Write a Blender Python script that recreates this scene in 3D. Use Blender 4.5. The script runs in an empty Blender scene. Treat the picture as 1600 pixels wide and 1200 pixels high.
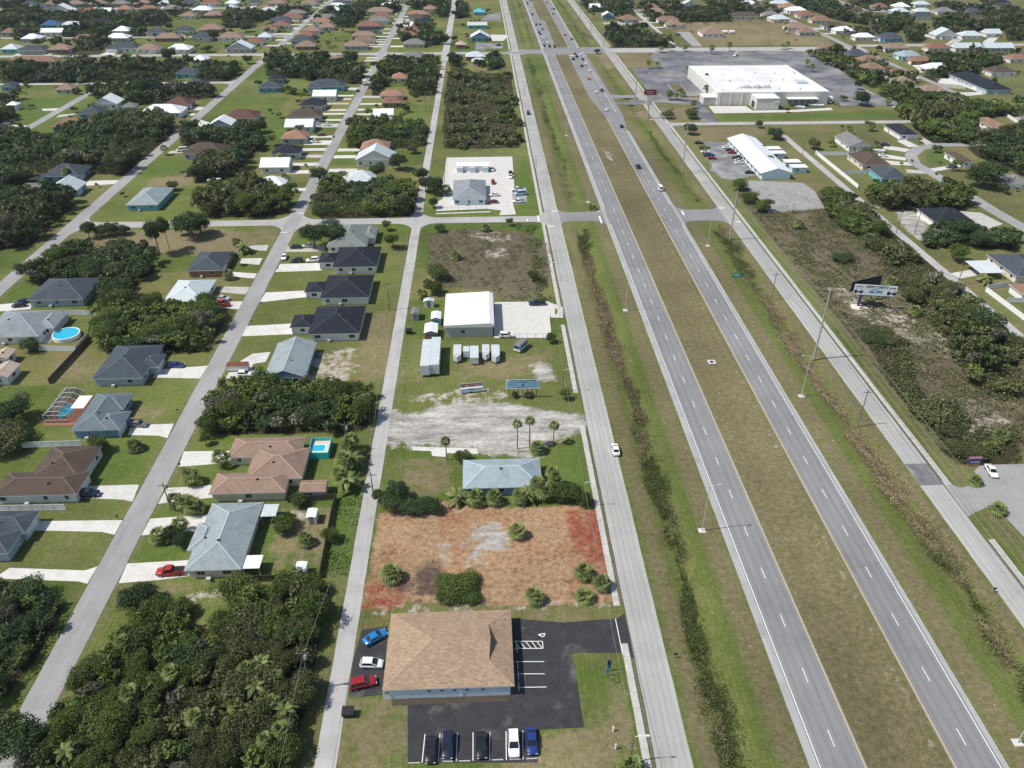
import bpy, math, random
import numpy as np
from mathutils import Vector
R = math.radians
SC = bpy.context.scene
COL = SC.collection
random.seed(7)
RNG = np.random.default_rng(11)

# ---------------------------------------------------------------- camera, sky, sun, exposure
cam = bpy.data.cameras.new('camera')
cam.sensor_width = 36.0
cam.lens = 36.0 * 1220.0 / 1600.0
cam.clip_start = 1.0
cam.clip_end = 20000.0
cam_o = bpy.data.objects.new('camera', cam)
COL.objects.link(cam_o)
cam_o.location = (0, 0, 120.0)
cam_o.rotation_euler = (R(90 - 33.123), 0, R(-2.221))
SC.camera = cam_o

SUN_EL, SUN_AZ = 55.0, 188.0        # azimuth of the sun measured from +x, counter-clockwise
wd = bpy.data.worlds.new('World')
SC.world = wd
wd.use_nodes = True
_n = wd.node_tree.nodes
_bg = _n['Background']
_sky = _n.new('ShaderNodeTexSky')
_sky.sky_type = 'NISHITA'
_sky.sun_disc = False
_sky.sun_elevation = R(SUN_EL)
_sky.sun_rotation = R(90 - SUN_AZ)
_sky.altitude = 50
_sky.dust_density = 1.2
wd.node_tree.links.new(_sky.outputs[0], _bg.inputs[0])
_bg.inputs[1].default_value = 0.11
sl = bpy.data.lights.new('sun', 'SUN')
sl.energy = 4.4
sl.angle = R(0.53)
sl.color = (1.0, 0.955, 0.88)
so = bpy.data.objects.new('sun', sl)
COL.objects.link(so)
so.location = (-100, 0, 200)
_d = Vector((math.cos(R(SUN_AZ)) * math.cos(R(SUN_EL)), math.sin(R(SUN_AZ)) * math.cos(R(SUN_EL)), math.sin(R(SUN_EL))))
so.rotation_euler = _d.to_track_quat('Z', 'Y').to_euler()
SC.view_settings.view_transform = 'Standard'
SC.view_settings.look = 'None'
SC.view_settings.exposure = 0.08
SC.view_settings.gamma = 1.0
SC.view_settings.use_curve_mapping = False
SC.cycles.max_bounces = 4
SC.cycles.diffuse_bounces = 2
SC.cycles.glossy_bounces = 2
SC.cycles.transmission_bounces = 2
SC.cycles.transparent_max_bounces = 6
# ---------------------------------------------------------------- helpers
class MB:
    """collects faces; build() links them as one mesh object"""
    def __init__(s): s.v = []; s.f = []; s.m = []
    def add(s, vs, fs, m=0):
        n = len(s.v); s.v += [tuple(p) for p in vs]; s.f += [tuple(n + i for i in f) for f in fs]; s.m += [m] * len(fs); return s
    def quad(s, a, b, c, d, m=0): return s.add([a, b, c, d], [(0, 1, 2, 3)], m)
    def poly(s, pts, z, m=0):
        if sum(pts[i-1][0]*pts[i][1]-pts[i][0]*pts[i-1][1] for i in range(len(pts))) < 0: pts = pts[::-1]
        return s.add([(x, y, z) for x, y in pts], [tuple(range(len(pts)))], m)
    def slab(s, pts, z, t=.06, m=0):
        if sum(pts[i-1][0]*pts[i][1]-pts[i][0]*pts[i-1][1] for i in range(len(pts))) < 0: pts = pts[::-1]
        n = len(pts)
        vs = [(x, y, z) for x, y in pts] + [(x, y, z - t) for x, y in pts]
        return s.add(vs, [tuple(range(n))] + [(i, i + n, (i + 1) % n + n, (i + 1) % n) for i in range(n)], m)
    def box(s, x0, y0, z0, x1, y1, z1, m=0):
        v = [(x0,y0,z0),(x1,y0,z0),(x1,y1,z0),(x0,y1,z0),(x0,y0,z1),(x1,y0,z1),(x1,y1,z1),(x0,y1,z1)]
        return s.add(v, [(0,3,2,1),(4,5,6,7),(0,1,5,4),(1,2,6,5),(2,3,7,6),(3,0,4,7)], m)
    def tube(s, a, b, r0, r1=None, n=6, m=0, cap=True):
        r1 = r0 if r1 is None else r1
        a, b = Vector(a), Vector(b); d = (b - a).normalized()
        u = d.cross(Vector((0, 0, 1) if abs(d.z) < .9 else (1, 0, 0))).normalized(); w = d.cross(u)
        vs = [tuple(a + (u*math.cos(2*math.pi*i/n) + w*math.sin(2*math.pi*i/n))*r0) for i in range(n)]
        vs += [tuple(b + (u*math.cos(2*math.pi*i/n) + w*math.sin(2*math.pi*i/n))*r1) for i in range(n)]
        fs = [(i, i + n, (i + 1) % n + n, (i + 1) % n) for i in range(n)]
        if cap: fs += [tuple(range(n)), tuple(range(2*n - 1, n - 1, -1))]
        return s.add(vs, fs, m)
    def strip(s, pts, r, n=4, m=0):
        for a, b in zip(pts, pts[1:]): s.tube(a, b, r, n=n, m=m, cap=False)
        return s
    def mesh(s, name, mats, smooth=False):
        me = bpy.data.meshes.new(name); me.from_pydata(s.v, [], s.f)
        for m in (mats if isinstance(mats, (list, tuple)) else [mats]): me.materials.append(m)
        if any(s.m): me.polygons.foreach_set('material_index', s.m)
        if smooth: me.polygons.foreach_set('use_smooth', [True] * len(s.f))
        me.update(); return me
    def build(s, name, mats, parent=None, smooth=False, loc=None):
        return link(name, s.mesh(name, mats, smooth), parent, loc)
def link(name, me, parent=None, loc=None, rz=0):
    o = bpy.data.objects.new(name, me); COL.objects.link(o)
    if parent is not None: o.parent = parent
    if loc is not None: o.location = loc
    if rz: o.rotation_euler = (0, 0, rz)
    return o
def tag(o, label=None, cat=None, group=None, kind=None):
    if label: o['label'] = label
    if cat: o['category'] = cat
    if group: o['group'] = group
    if kind: o['kind'] = kind
    return o
def thing(name, label, cat, loc=(0, 0, 0), rz=0, group=None):
    o = bpy.data.objects.new(name, None); COL.objects.link(o); o.empty_display_size = .3
    o.location = loc; o.rotation_euler = (0, 0, rz)
    return tag(o, label, cat, group)
def structure(o, label=None): return tag(o, label, None, None, 'structure')
def copy_tree(o, parent=None):
    c = o.copy(); COL.objects.link(c); c.parent = parent
    for ch in list(o.children): copy_tree(ch, c)
    return c
def inside(poly, xs, ys):
    x = np.asarray(xs); y = np.asarray(ys); r = np.zeros(x.shape, bool); n = len(poly)
    for i in range(n):
        (x0, y0), (x1, y1) = poly[i - 1], poly[i]
        c = (y0 > y) != (y1 > y)
        if y1 != y0: r ^= c & (x < (x1 - x0) * (y - y0) / (y1 - y0) + x0)
    return r
def grown(poly, d):
    cx = sum(p[0] for p in poly)/len(poly); cy = sum(p[1] for p in poly)/len(poly)
    return [(p[0] + d*(p[0]-cx)/max(1e-3, math.hypot(p[0]-cx, p[1]-cy)), p[1] + d*(p[1]-cy)/max(1e-3, math.hypot(p[0]-cx, p[1]-cy))) for p in poly]
ORD = 'first second third fourth fifth sixth seventh eighth ninth tenth eleventh twelfth thirteenth fourteenth fifteenth sixteenth seventeenth eighteenth nineteenth twentieth'.split()
ORD += ['twenty-' + w for w in ORD[:9]] + ['thirtieth'] + ['thirty-' + w for w in ORD[:9]] + ['fortieth'] + ['forty-' + w for w in ORD[:9]]
def ordinal(i): return ORD[i] if i < len(ORD) else 'further'

# ---------------------------------------------------------------- materials
def _new(name):
    m = bpy.data.materials.new(name); m.use_nodes = True
    return m, m.node_tree.nodes, m.node_tree.links, m.node_tree.nodes['Principled BSDF']
def lerp(a, b, t): return tuple(a[i]*(1-t) + b[i]*t for i in range(3))
def mat(name, col, rough=.75, var=.18, scale=1.2, stretch=(1, 1, 1), fine=0., spec=.3, metal=0., bump=0., coat=0., dirt=None, dscale=.15, dcut=(.5, .7)):
    """base colour broken up by world-fixed noise (two scales), optional stains and bump"""
    m, N, L, B = _new(name)
    B.inputs['Roughness'].default_value = rough
    B.inputs['Specular IOR Level'].default_value = spec
    B.inputs['Metallic'].default_value = metal
    if coat: B.inputs['Coat Weight'].default_value = coat
    geo = N.new('ShaderNodeNewGeometry'); mp = N.new('ShaderNodeMapping'); mp.inputs['Scale'].default_value = stretch
    L.new(geo.outputs['Position'], mp.inputs['Vector'])
    ns = N.new('ShaderNodeTexNoise'); ns.inputs['Scale'].default_value = scale; ns.inputs['Detail'].default_value = 5; ns.inputs['Roughness'].default_value = .65
    L.new(mp.outputs[0], ns.inputs['Vector'])
    cr = N.new('ShaderNodeValToRGB')
    cr.color_ramp.elements[0].position = .3; cr.color_ramp.elements[1].position = .7
    cr.color_ramp.elements[0].color = tuple(c*(1-var) for c in col) + (1,)
    cr.color_ramp.elements[1].color = tuple(min(1, c*(1+var)) for c in col) + (1,)
    L.new(ns.outputs['Fac'], cr.inputs[0]); out = cr.outputs[0]
    if dirt:
        n2 = N.new('ShaderNodeTexNoise'); n2.inputs['Scale'].default_value = dscale; n2.inputs['Detail'].default_value = 6; n2.inputs['Roughness'].default_value = .6
        L.new(geo.outputs['Position'], n2.inputs['Vector'])
        mr = N.new('ShaderNodeMapRange'); mr.inputs[1].default_value, mr.inputs[2].default_value = dcut
        L.new(n2.outputs['Fac'], mr.inputs[0])
        mx = N.new('ShaderNodeMixRGB'); mx.inputs[2].default_value = tuple(dirt) + (1,)
        L.new(mr.outputs[0], mx.inputs[0]); L.new(out, mx.inputs[1]); out = mx.outputs[0]
    L.new(out, B.inputs['Base Color'])
    if bump:
        bp = N.new('ShaderNodeBump'); bp.inputs['Strength'].default_value = bump; bp.inputs['Distance'].default_value = .05
        L.new(ns.outputs['Fac'], bp.inputs['Height']); L.new(bp.outputs[0], B.inputs['Normal'])
    return m
def leafmat(name, dark, light, trans=.25):
    """leaf colour varies leaf by leaf (attribute tint) and plant by plant"""
    m, N, L, B = _new(name)
    at = N.new('ShaderNodeAttribute'); at.attribute_name = 'tint'
    oi = N.new('ShaderNodeObjectInfo')
    ad = N.new('ShaderNodeMath'); ad.operation = 'MULTIPLY_ADD'; ad.inputs[1].default_value = .35; L.new(oi.outputs['Random'], ad.inputs[0]); L.new(at.outputs['Fac'], ad.inputs[2])
    cr = N.new('ShaderNodeValToRGB'); cr.color_ramp.elements[0].color = tuple(dark) + (1,); cr.color_ramp.elements[1].color = tuple(light) + (1,)
    cr.color_ramp.elements[0].position = .05; cr.color_ramp.elements[1].position = 1.2 if False else 1.0
    L.new(ad.outputs[0], cr.inputs[0]); L.new(cr.outputs[0], B.inputs['Base Color'])
    B.inputs['Roughness'].default_value = .6; B.inputs['Specular IOR Level'].default_value = .2
    tr = N.new('ShaderNodeBsdfTranslucent'); L.new(cr.outputs[0], tr.inputs['Color'])
    ms = N.new('ShaderNodeMixShader'); ms.inputs[0].default_value = trans
    L.new(B.outputs[0], ms.inputs[1]); L.new(tr.outputs[0], ms.inputs[2]); L.new(ms.outputs[0], N['Material Output'].inputs['Surface'])
    return m
C_ROOF = dict(slate=(.062,.078,.095), slatelight=(.13,.165,.19), navy=(.022,.027,.037), greyslate=(.24,.265,.285), grey=(.2,.195,.19), pale=(.5,.56,.57), metal=(.72,.76,.77), seafoam=(.27,.315,.325), seafoam2=(.3,.37,.4),
 tan=(.27,.19,.145), brown=(.24,.15,.105), umber=(.095,.07,.057), maroon=(.13,.065,.055), brick=(.24,.115,.085), orange=(.32,.185,.125), blue=(.04,.12,.24), teal=(.1,.42,.55), beige=(.45,.36,.29), sage=(.19,.21,.2), shingle=(.43,.265,.175))
C_WALL = dict(white=(.78,.78,.75), cream=(.68,.61,.5), beige=(.55,.5,.38), grey=(.4,.42,.43), greyblue=(.4,.48,.53), blue=(.16,.33,.47), skyblue=(.62,.73,.78), teal=(.16,.46,.5), brown=(.27,.18,.13), brick=(.33,.17,.11), lilac=(.5,.48,.55), maroon=(.3,.16,.15))
C_CAR = dict(white=(.83,.83,.82), silver=(.5,.51,.52), grey=(.16,.165,.17), black=(.012,.012,.014), midnight=(.012,.018,.045), royal=(.015,.04,.2), azure=(.01,.19,.5), crimson=(.28,.014,.017), red=(.4,.018,.018), maroon=(.16,.02,.02), paleblue=(.35,.52,.66), orange=(.6,.14,.03))
M = {}
for k, c in C_ROOF.items():
    if k in ('metal', 'pale'): M['roof_'+k] = mat('roof_'+k, c, .5, .07, .5, spec=.4, dirt=tuple(x*.72 for x in c), dscale=.35, dcut=(.55, .85))
    else: M['roof_'+k] = mat('roof_'+k, c, .9, .2, 2.2, (1, 1, 2.5), spec=.15, dirt=tuple(x*.68 for x in c), dscale=.35, dcut=(.46, .8))
    M['cap_'+k] = mat('cap_'+k, tuple(min(.85, x*1.35+.02) for x in c), .85, .1, 3)
for k, c in C_WALL.items(): M['wall_'+k] = mat('wall_'+k, c, .85, .06, .8, dirt=tuple(x*.75 for x in c), dscale=.5, dcut=(.58, .9))
for k, c in C_CAR.items():
    m_ = mat('paint_'+k, c, .28, .02, 1, spec=.5, coat=.6); M['paint_'+k] = m_
M['shingle_bottom'] = mat('roof_shingle_mottled', (.33,.24,.165), .92, .36, 1.8, (.6, 1.7, 1), spec=.12, dirt=(.28,.175,.125), dscale=.3, dcut=(.5, .8))
M['trim'] = mat('white_trim', (.75,.75,.73), .6, .05)
M['glass'] = mat('window_glass', (.02,.028,.035), .08, .1, spec=.6)
M['carglass'] = mat('car_glass', (.012,.018,.02), .06, .1, spec=.8)
M['garage'] = mat('garage_door', (.74,.74,.71), .6, .05)
M['door'] = mat('door_paint', (.25,.22,.2), .6, .1)
M['tyre'] = mat('tyre_rubber', (.015,.015,.015), .9, .1)
M['rim'] = mat('alloy_rim', (.45,.45,.46), .35, .05, metal=.6)
M['lampglass'] = mat('headlamp_glass', (.7,.72,.74), .15, .03, spec=.6)
M['taillamp'] = mat('tail_lamp', (.35,.01,.01), .25, .03, spec=.6)
M['black'] = mat('black_plastic', (.015,.015,.016), .6, .1)
def wear(m, tracks, seed, crack=.5):
    """darker wheel tracks along the lanes (x positions) and sealed cracks"""
    N, L = m.node_tree.nodes, m.node_tree.links; B = N['Principled BSDF']; src = B.inputs['Base Color'].links[0].from_socket
    geo = N.new('ShaderNodeNewGeometry'); vo = N.new('ShaderNodeTexVoronoi'); vo.feature = 'DISTANCE_TO_EDGE'; vo.inputs['Scale'].default_value = .09
    ns = N.new('ShaderNodeTexNoise'); ns.inputs['Scale'].default_value = .5; ns.inputs['Detail'].default_value = 4; L.new(geo.outputs['Position'], ns.inputs['Vector'])
    ad = N.new('ShaderNodeVectorMath'); ad.operation = 'MULTIPLY_ADD'; ad.inputs[1].default_value = (4, 4, 0); L.new(ns.outputs['Color'], ad.inputs[0]); L.new(geo.outputs['Position'], ad.inputs[2]); L.new(ad.outputs[0], vo.inputs['Vector'])
    mr = N.new('ShaderNodeMapRange'); mr.inputs[1].default_value = .004; mr.inputs[2].default_value = .014; mr.inputs[3].default_value = 1 - .3*crack; mr.inputs[4].default_value = 1; L.new(vo.outputs['Distance'], mr.inputs[0])
    n3 = N.new('ShaderNodeTexNoise'); n3.inputs['Scale'].default_value = .035; n3.inputs['Detail'].default_value = 3; L.new(geo.outputs['Position'], n3.inputs['Vector'])
    m3 = N.new('ShaderNodeMapRange'); m3.inputs[1].default_value = .35; m3.inputs[2].default_value = .65; m3.inputs[3].default_value = .9; m3.inputs[4].default_value = 1.08; L.new(n3.outputs['Fac'], m3.inputs[0])
    fac = N.new('ShaderNodeMath'); fac.operation = 'MULTIPLY'; L.new(mr.outputs[0], fac.inputs[0]); L.new(m3.outputs[0], fac.inputs[1]); out = fac.outputs[0]
    if tracks:
        sx = N.new('ShaderNodeSeparateXYZ'); L.new(geo.outputs['Position'], sx.inputs[0])
        for t in tracks:
            d = N.new('ShaderNodeMath'); d.operation = 'SUBTRACT'; d.inputs[1].default_value = t; L.new(sx.outputs['X'], d.inputs[0]); a = N.new('ShaderNodeMath'); a.operation = 'ABSOLUTE'; L.new(d.outputs[0], a.inputs[0])
            r = N.new('ShaderNodeMapRange'); r.interpolation_type = 'SMOOTHSTEP'; r.inputs[1].default_value = 0; r.inputs[2].default_value = .55; r.inputs[3].default_value = .87; r.inputs[4].default_value = 1; L.new(a.outputs[0], r.inputs[0])
            q = N.new('ShaderNodeMath'); q.operation = 'MULTIPLY'; L.new(out, q.inputs[0]); L.new(r.outputs[0], q.inputs[1]); out = q.outputs[0]
    mx = N.new('ShaderNodeMixRGB'); mx.blend_type = 'MULTIPLY'; mx.inputs[0].default_value = 1; L.new(src, mx.inputs[1]); L.new(out, mx.inputs[2]); L.new(mx.outputs[0], B.inputs['Base Color']); return m
M['hwy'] = mat('highway_asphalt', (.235,.237,.237), .9, .13, .55, (3.0, .06, 1), dirt=(.2,.2,.205), dscale=.12, dcut=(.5, .75), spec=.2)
M['shoulder'] = mat('shoulder_asphalt', (.36,.36,.355), .9, .12, .6, (2, .1, 1), dirt=(.28,.28,.27), dscale=.2)
M['frontage'] = mat('frontage_road_surface', (.385,.377,.36), .9, .09, .35, (2.5, .12, 1), dirt=(.32,.31,.295), dscale=.1, dcut=(.5, .8), spec=.2)
M['lane'] = mat('lane_surface', (.41,.405,.395), .9, .1, .35, (2, .15, 1), dirt=(.31,.305,.29), dscale=.16, dcut=(.48, .78), spec=.2)
M['street'] = mat('street_surface', (.31,.308,.303), .9, .09, .35, (2, .15, 1), dirt=(.255,.25,.245), dscale=.13, dcut=(.5, .8), spec=.2)
M['crossroad'] = mat('cross_street_surface', (.39,.382,.368), .9, .1, .35, (.15, 2, 1), dirt=(.34,.33,.32), dscale=.13, dcut=(.5, .8), spec=.2)
wear(M['hwy'], [53.2, 54.8, 56.8, 58.4, 74.9, 76.5, 78.5, 80.1], 1, .2); wear(M['frontage'], [27.3, 28.6, 29.6, 30.8, 102.2, 103.4, 104.4, 105.6], 2, .22); wear(M['street'], [], 3, .3); wear(M['crossroad'], [], 4, .3); wear(M['lane'], [], 5, .3)
M['asphalt'] = mat('dark_asphalt', (.04,.04,.045), .9, .25, .5, dirt=(.2,.185,.165), dscale=.16, dcut=(.56, .8), spec=.25)
M['storelot'] = mat('store_lot_asphalt', (.12,.125,.14), .9, .3, .2, (1, .4, 1), dirt=(.27,.265,.265), dscale=.035, dcut=(.44, .64), spec=.25)
M['worn'] = mat('worn_asphalt', (.17,.17,.18), .9, .3, .25, dirt=(.33,.33,.32), dscale=.1, dcut=(.45, .65))
M['greylot'] = mat('old_paving', (.3,.3,.29), .9, .1, .3, dirt=(.22,.22,.21), dscale=.2, dcut=(.55, .8))
M['concrete'] = mat('concrete', (.56,.545,.51), .9, .09, .7, dirt=(.43,.42,.39), dscale=.4, dcut=(.52, .85))
M['drive'] = mat('driveway_concrete', (.6,.585,.545), .9, .1, .7, dirt=(.47,.455,.42), dscale=.3, dcut=(.5, .8))
M['drive_old'] = mat('old_driveway_concrete', (.46,.445,.41), .9, .12, .7, dirt=(.33,.32,.29), dscale=.3, dcut=(.48, .75)); M['drive_mid'] = mat('aged_driveway_concrete', (.56,.545,.51), .9, .12, .7, dirt=(.42,.41,.37), dscale=.3, dcut=(.48, .78))
M['walk'] = mat('sidewalk_concrete', (.47,.455,.43), .9, .16, .8, dirt=(.36,.35,.33), dscale=.5, dcut=(.48, .75))
M['white_paint'] = mat('road_paint_white', (.75,.75,.73), .8, .12, 2.5)
M['yellow_paint'] = mat('road_paint_yellow', (.62,.45,.2), .8, .15, 2.5)
M['bark'] = mat('bark', (.11,.085,.065), .95, .3, 3, (1, 1, .3))
M['palmbark'] = mat('palm_bark', (.2,.165,.13), .95, .25, 4, (1, 1, 3))
M['poleWood'] = mat('weathered_pole_wood', (.17,.14,.115), .9, .2, 3, (1, 1, .2))
M['polecon'] = mat('grey_pole', (.37,.35,.31), .85, .12, 1)
M['alu'] = mat('aluminium', (.6,.61,.61), .45, .06, metal=.4)
M['darkmetal'] = mat('dark_metal', (.05,.05,.055), .5, .1)
M['vinyl'] = mat('white_vinyl', (.8,.81,.8), .55, .04)
M['fencewood'] = mat('fence_wood', (.12,.1,.075), .9, .25, 2, (4, 4, .5))
M['wire'] = mat('cable', (.3,.32,.25), .6, .05)
L_TONE = [('leaf_mid', (.034,.062,.014), (.175,.235,.06)), ('leaf_dark', (.024,.045,.018), (.115,.165,.066)), ('leaf_olive', (.042,.058,.02), (.19,.21,.085)), ('leaf_grey', (.07,.07,.045), (.26,.25,.18))]
for nme, a, b in L_TONE: M[nme] = leafmat(nme, a, b)
M['leaf_palm'] = leafmat('leaf_palm', (.04,.064,.018), (.25,.3,.1))
M['leaf_dead'] = leafmat('leaf_dead', (.09,.07,.04), (.28,.22,.13))
M['reed'] = leafmat('reed', (.13,.1,.055), (.46,.37,.23), .35)
M['reedgreen'] = leafmat('reed_green', (.035,.055,.014), (.17,.205,.065), .35)
# ---- plan of the place, in metres: x to the right of the camera, y away from it
P_HF = [
 (-470.6,919.8,-451.3,932.8,'slate','white'),
 (-439.8,893.4,-415.3,906.4,'metal','white'),
 (-412.4,885.6,-386.5,898.6,'brick','cream'),
 (-386.2,888.2,-374.8,900.2,'metal','white'),
 (-407.3,805.2,-391.0,818.2,'blue','blue'),
 (-388.8,763.3,-369.0,774.3,'metal','white'),
 (-387.4,798.0,-366.0,811.0,'pale','white'),
 (-369.2,806.3,-343.1,820.3,'navy','white'),
 (-423.5,764.8,-411.4,777.8,'brown','grey'),
 (-295.5,759.7,-277.8,771.7,'slate','grey'),
 (-272.8,767.3,-256.4,779.3,'slate','grey'),
 (-253.9,775.0,-232.3,789.0,'tan','brown'),
 (-295.6,855.7,-279.8,868.7,'tan','white'),
 (-296.0,895.7,-275.4,908.7,'metal','white'),
 (-273.9,858.9,-253.3,871.9,'tan','brown'),
 (-265.3,906.1,-252.0,918.1,'pale','white'),
 (-278.0,730.7,-256.1,743.7,'tan','brown'),
 (-383.1,684.0,-369.7,697.0,'pale','teal'),
 (-367.0,677.8,-346.1,689.8,'slate','grey'),
 (-344.8,681.1,-327.5,694.1,'tan','brown'),
 (-345.6,725.7,-325.4,738.7,'brown','white'),
 (-300.7,684.0,-275.7,698.0,'slate','white'),
 (-275.1,679.7,-256.6,692.7,'tan','white'),
 (-250.4,677.4,-231.2,690.4,'metal','white'),
 (-203.2,678.2,-182.8,691.2,'metal','grey'),
 (-194.1,708.6,-180.8,720.6,'brick','white'),
 (-353.6,632.8,-317.2,644.8,'brown','cream'),
 (-287.4,627.5,-267.2,640.5,'tan','cream'),
 (-217.3,632.7,-205.3,644.7,'metal','white'),
 (-214.4,586.4,-197.6,599.4,'slate','teal'),
 (-196.7,547.1,-181.9,559.1,'slate','grey'),
 (-276.6,540.2,-265.2,552.2,'tan','beige'),
 (-315.9,549.6,-308.5,561.6,'slate','blue'),
 (-287.6,499.6,-280.8,505.6,'metal','white'),
 (-236.6,499.4,-221.0,512.4,'metal','white'),
 (-235.2,476.7,-222.6,490.7,'slate','blue'),
 (-238.0,449.1,-218.5,462.1,'brown','blue'),
 (-216.1,492.2,-207.9,500.2,'grey','white'),
 (-192.2,495.7,-176.7,509.7,'maroon','brown'),
 (-199.9,477.0,-175.6,491.0,'metal','white'),
 (-147.7,463.6,-128.9,477.6,'maroon','beige'),
 (-151.9,448.2,-139.0,460.2,'metal','grey'),
 (-149.6,395.5,-129.6,410.5,'umber','lilac'),
 (-203.5,363.0,-186.8,378.0,'slate','blue'),
 (-193.0,343.0,-179.2,354.0,'pale','teal'),
 (-224.7,887.4,-206.7,899.4,'pale','white'),
 (-196.4,909.3,-184.7,921.3,'tan','cream'),
 (-200.2,823.7,-181.0,836.7,'slate','blue'),
 (-196.9,773.0,-182.5,786.0,'brown','cream'),
 (-191.5,731.5,-178.5,744.5,'pale','white'),
 (-186.2,703.3,-178.3,715.3,'brick','cream'),
 (-147.6,782.5,-132.3,795.5,'tan','cream'),
 (-149.7,687.4,-133.4,700.4,'tan','brown'),
 (-114.3,877.4,-88.3,891.4,'tan','cream'),
 (-112.6,787.3,-90.5,801.3,'brick','brick'),
 (-108.1,763.4,-89.5,772.4,'navy','grey'),
 (-110.9,736.1,-90.1,747.1,'tan','cream'),
 (-105.6,711.1,-88.1,722.1,'brown','cream'),
 (-110.9,687.2,-90.7,700.2,'tan','grey'),
 (-57.6,894.6,-43.5,906.6,'orange','cream'),
 (-59.6,808.6,-42.9,822.6,'navy','grey'),
 (-62.7,693.9,-45.0,706.9,'grey','beige'),
 (-60.9,638.8,-42.0,650.8,'grey','beige'),
 (-60.9,565.1,-50.0,577.1,'orange','cream'),
 (-107.8,593.1,-97.5,605.1,'tan','cream'),
 (-113.1,634.8,-104.0,645.8,'tan','cream'),
 (-145.0,564.4,-134.1,576.4,'navy','blue'),
 (-145.7,539.6,-130.6,551.6,'slate','blue'),
 (-113.9,541.4,-90.2,555.4,'slate','teal'),
 (-106.0,514.8,-91.0,525.8,'metal','white'),
 (-109.7,491.8,-94.2,503.8,'navy','grey'),
 (-112.0,464.7,-92.6,477.7,'umber','grey'),
 (-108.9,443.2,-93.0,455.2,'metal','white'),
 (-106.0,420.7,-92.5,432.7,'orange','grey'),
 (-105.2,393.8,-91.2,405.8,'navy','grey'),
 (-106.2,372.3,-92.1,384.3,'metal','white'),
 (-101.5,345.8,-88.6,356.8,'metal','white'),
 (-63.5,515.3,-48.8,525.3,'orange','cream'),
 (-60.6,496.6,-48.4,506.6,'brick','brown'),
 (-62.8,467.5,-50.7,477.5,'metal','white'),
 (-63.0,453.5,-51.3,462.5,'metal','white'),
 (-61.9,400.3,-47.2,413.3,'orange','white'),
 (-61.9,381.6,-42.8,394.6,'pale','white'),
 (-62.6,350.2,-48.7,363.2,'pale','teal'),
 (116.5,899.5,128.3,911.5,'metal','white'),
 (122.2,841.6,134.0,852.6,'metal','blue'),
 (195.6,734.0,215.3,754.0,'tan','white'),
 (210.6,899.2,234.2,911.2,'pale','white'),
 (248.1,831.2,277.2,845.2,'umber','cream'),
 (329.2,935.6,342.4,948.6,'blue','white'),
 (372.3,933.9,388.1,945.9,'metal','white'),
 (317.0,839.2,335.2,852.2,'brick','cream'),
 (318.5,803.6,337.6,816.6,'brown','cream'),
 (375.1,853.1,392.9,866.1,'umber','blue'),
 (424.4,821.4,446.3,835.4,'slate','white'),
 (468.8,907.4,485.9,919.4,'pale','white'),
 (496.1,853.9,512.4,865.9,'slate','grey'),
 (474.7,809.4,491.7,820.4,'umber','white'),
 (556.7,913.9,579.3,926.9,'navy','grey'),
 (322.4,711.4,340.2,722.4,'metal','cream'),
 (342.7,706.7,362.5,720.7,'slate','blue'),
 (394.9,716.5,415.7,729.5,'pale','white'),
 (417.8,715.6,437.2,727.6,'pale','white'),
 (445.0,725.2,459.1,737.2,'pale','white'),
 (382.8,659.6,405.3,671.6,'pale','white'),
 (406.6,658.6,431.1,670.6,'pale','grey'),
 (360.6,659.8,379.9,670.8,'brick','cream'),
 (325.8,661.2,346.4,672.2,'tan','cream'),
 (322.7,629.0,340.0,641.0,'seafoam2','teal'),
 (323.4,610.4,340.8,620.4,'brown','brick'),
 (429.2,652.5,440.1,663.5,'brick','cream'),
 (401.2,613.5,416.3,625.5,'brown','cream'),
 (271.3,658.5,290.5,669.5,'brown','cream'),
 (276.0,583.5,292.1,596.5,'brown','white'),
 (279.2,538.2,292.0,551.2,'tan','white'),
 (360.6,567.7,379.2,580.7,'umber','white'),
 (-5.2,870.1,6.4,883.1,'teal','teal'),
 (-11.0,788.0,7.7,797.0,'pale','teal'),
 (-7.6,723.5,8.8,737.5,'metal','blue'),
 (-19.8,689.6,-10.6,699.6,'beige','brown'),
 (-11.0,638.9,4.4,650.9,'pale','maroon'),
 (-6.3,621.0,4.4,629.0,'pale','white')]
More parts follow.
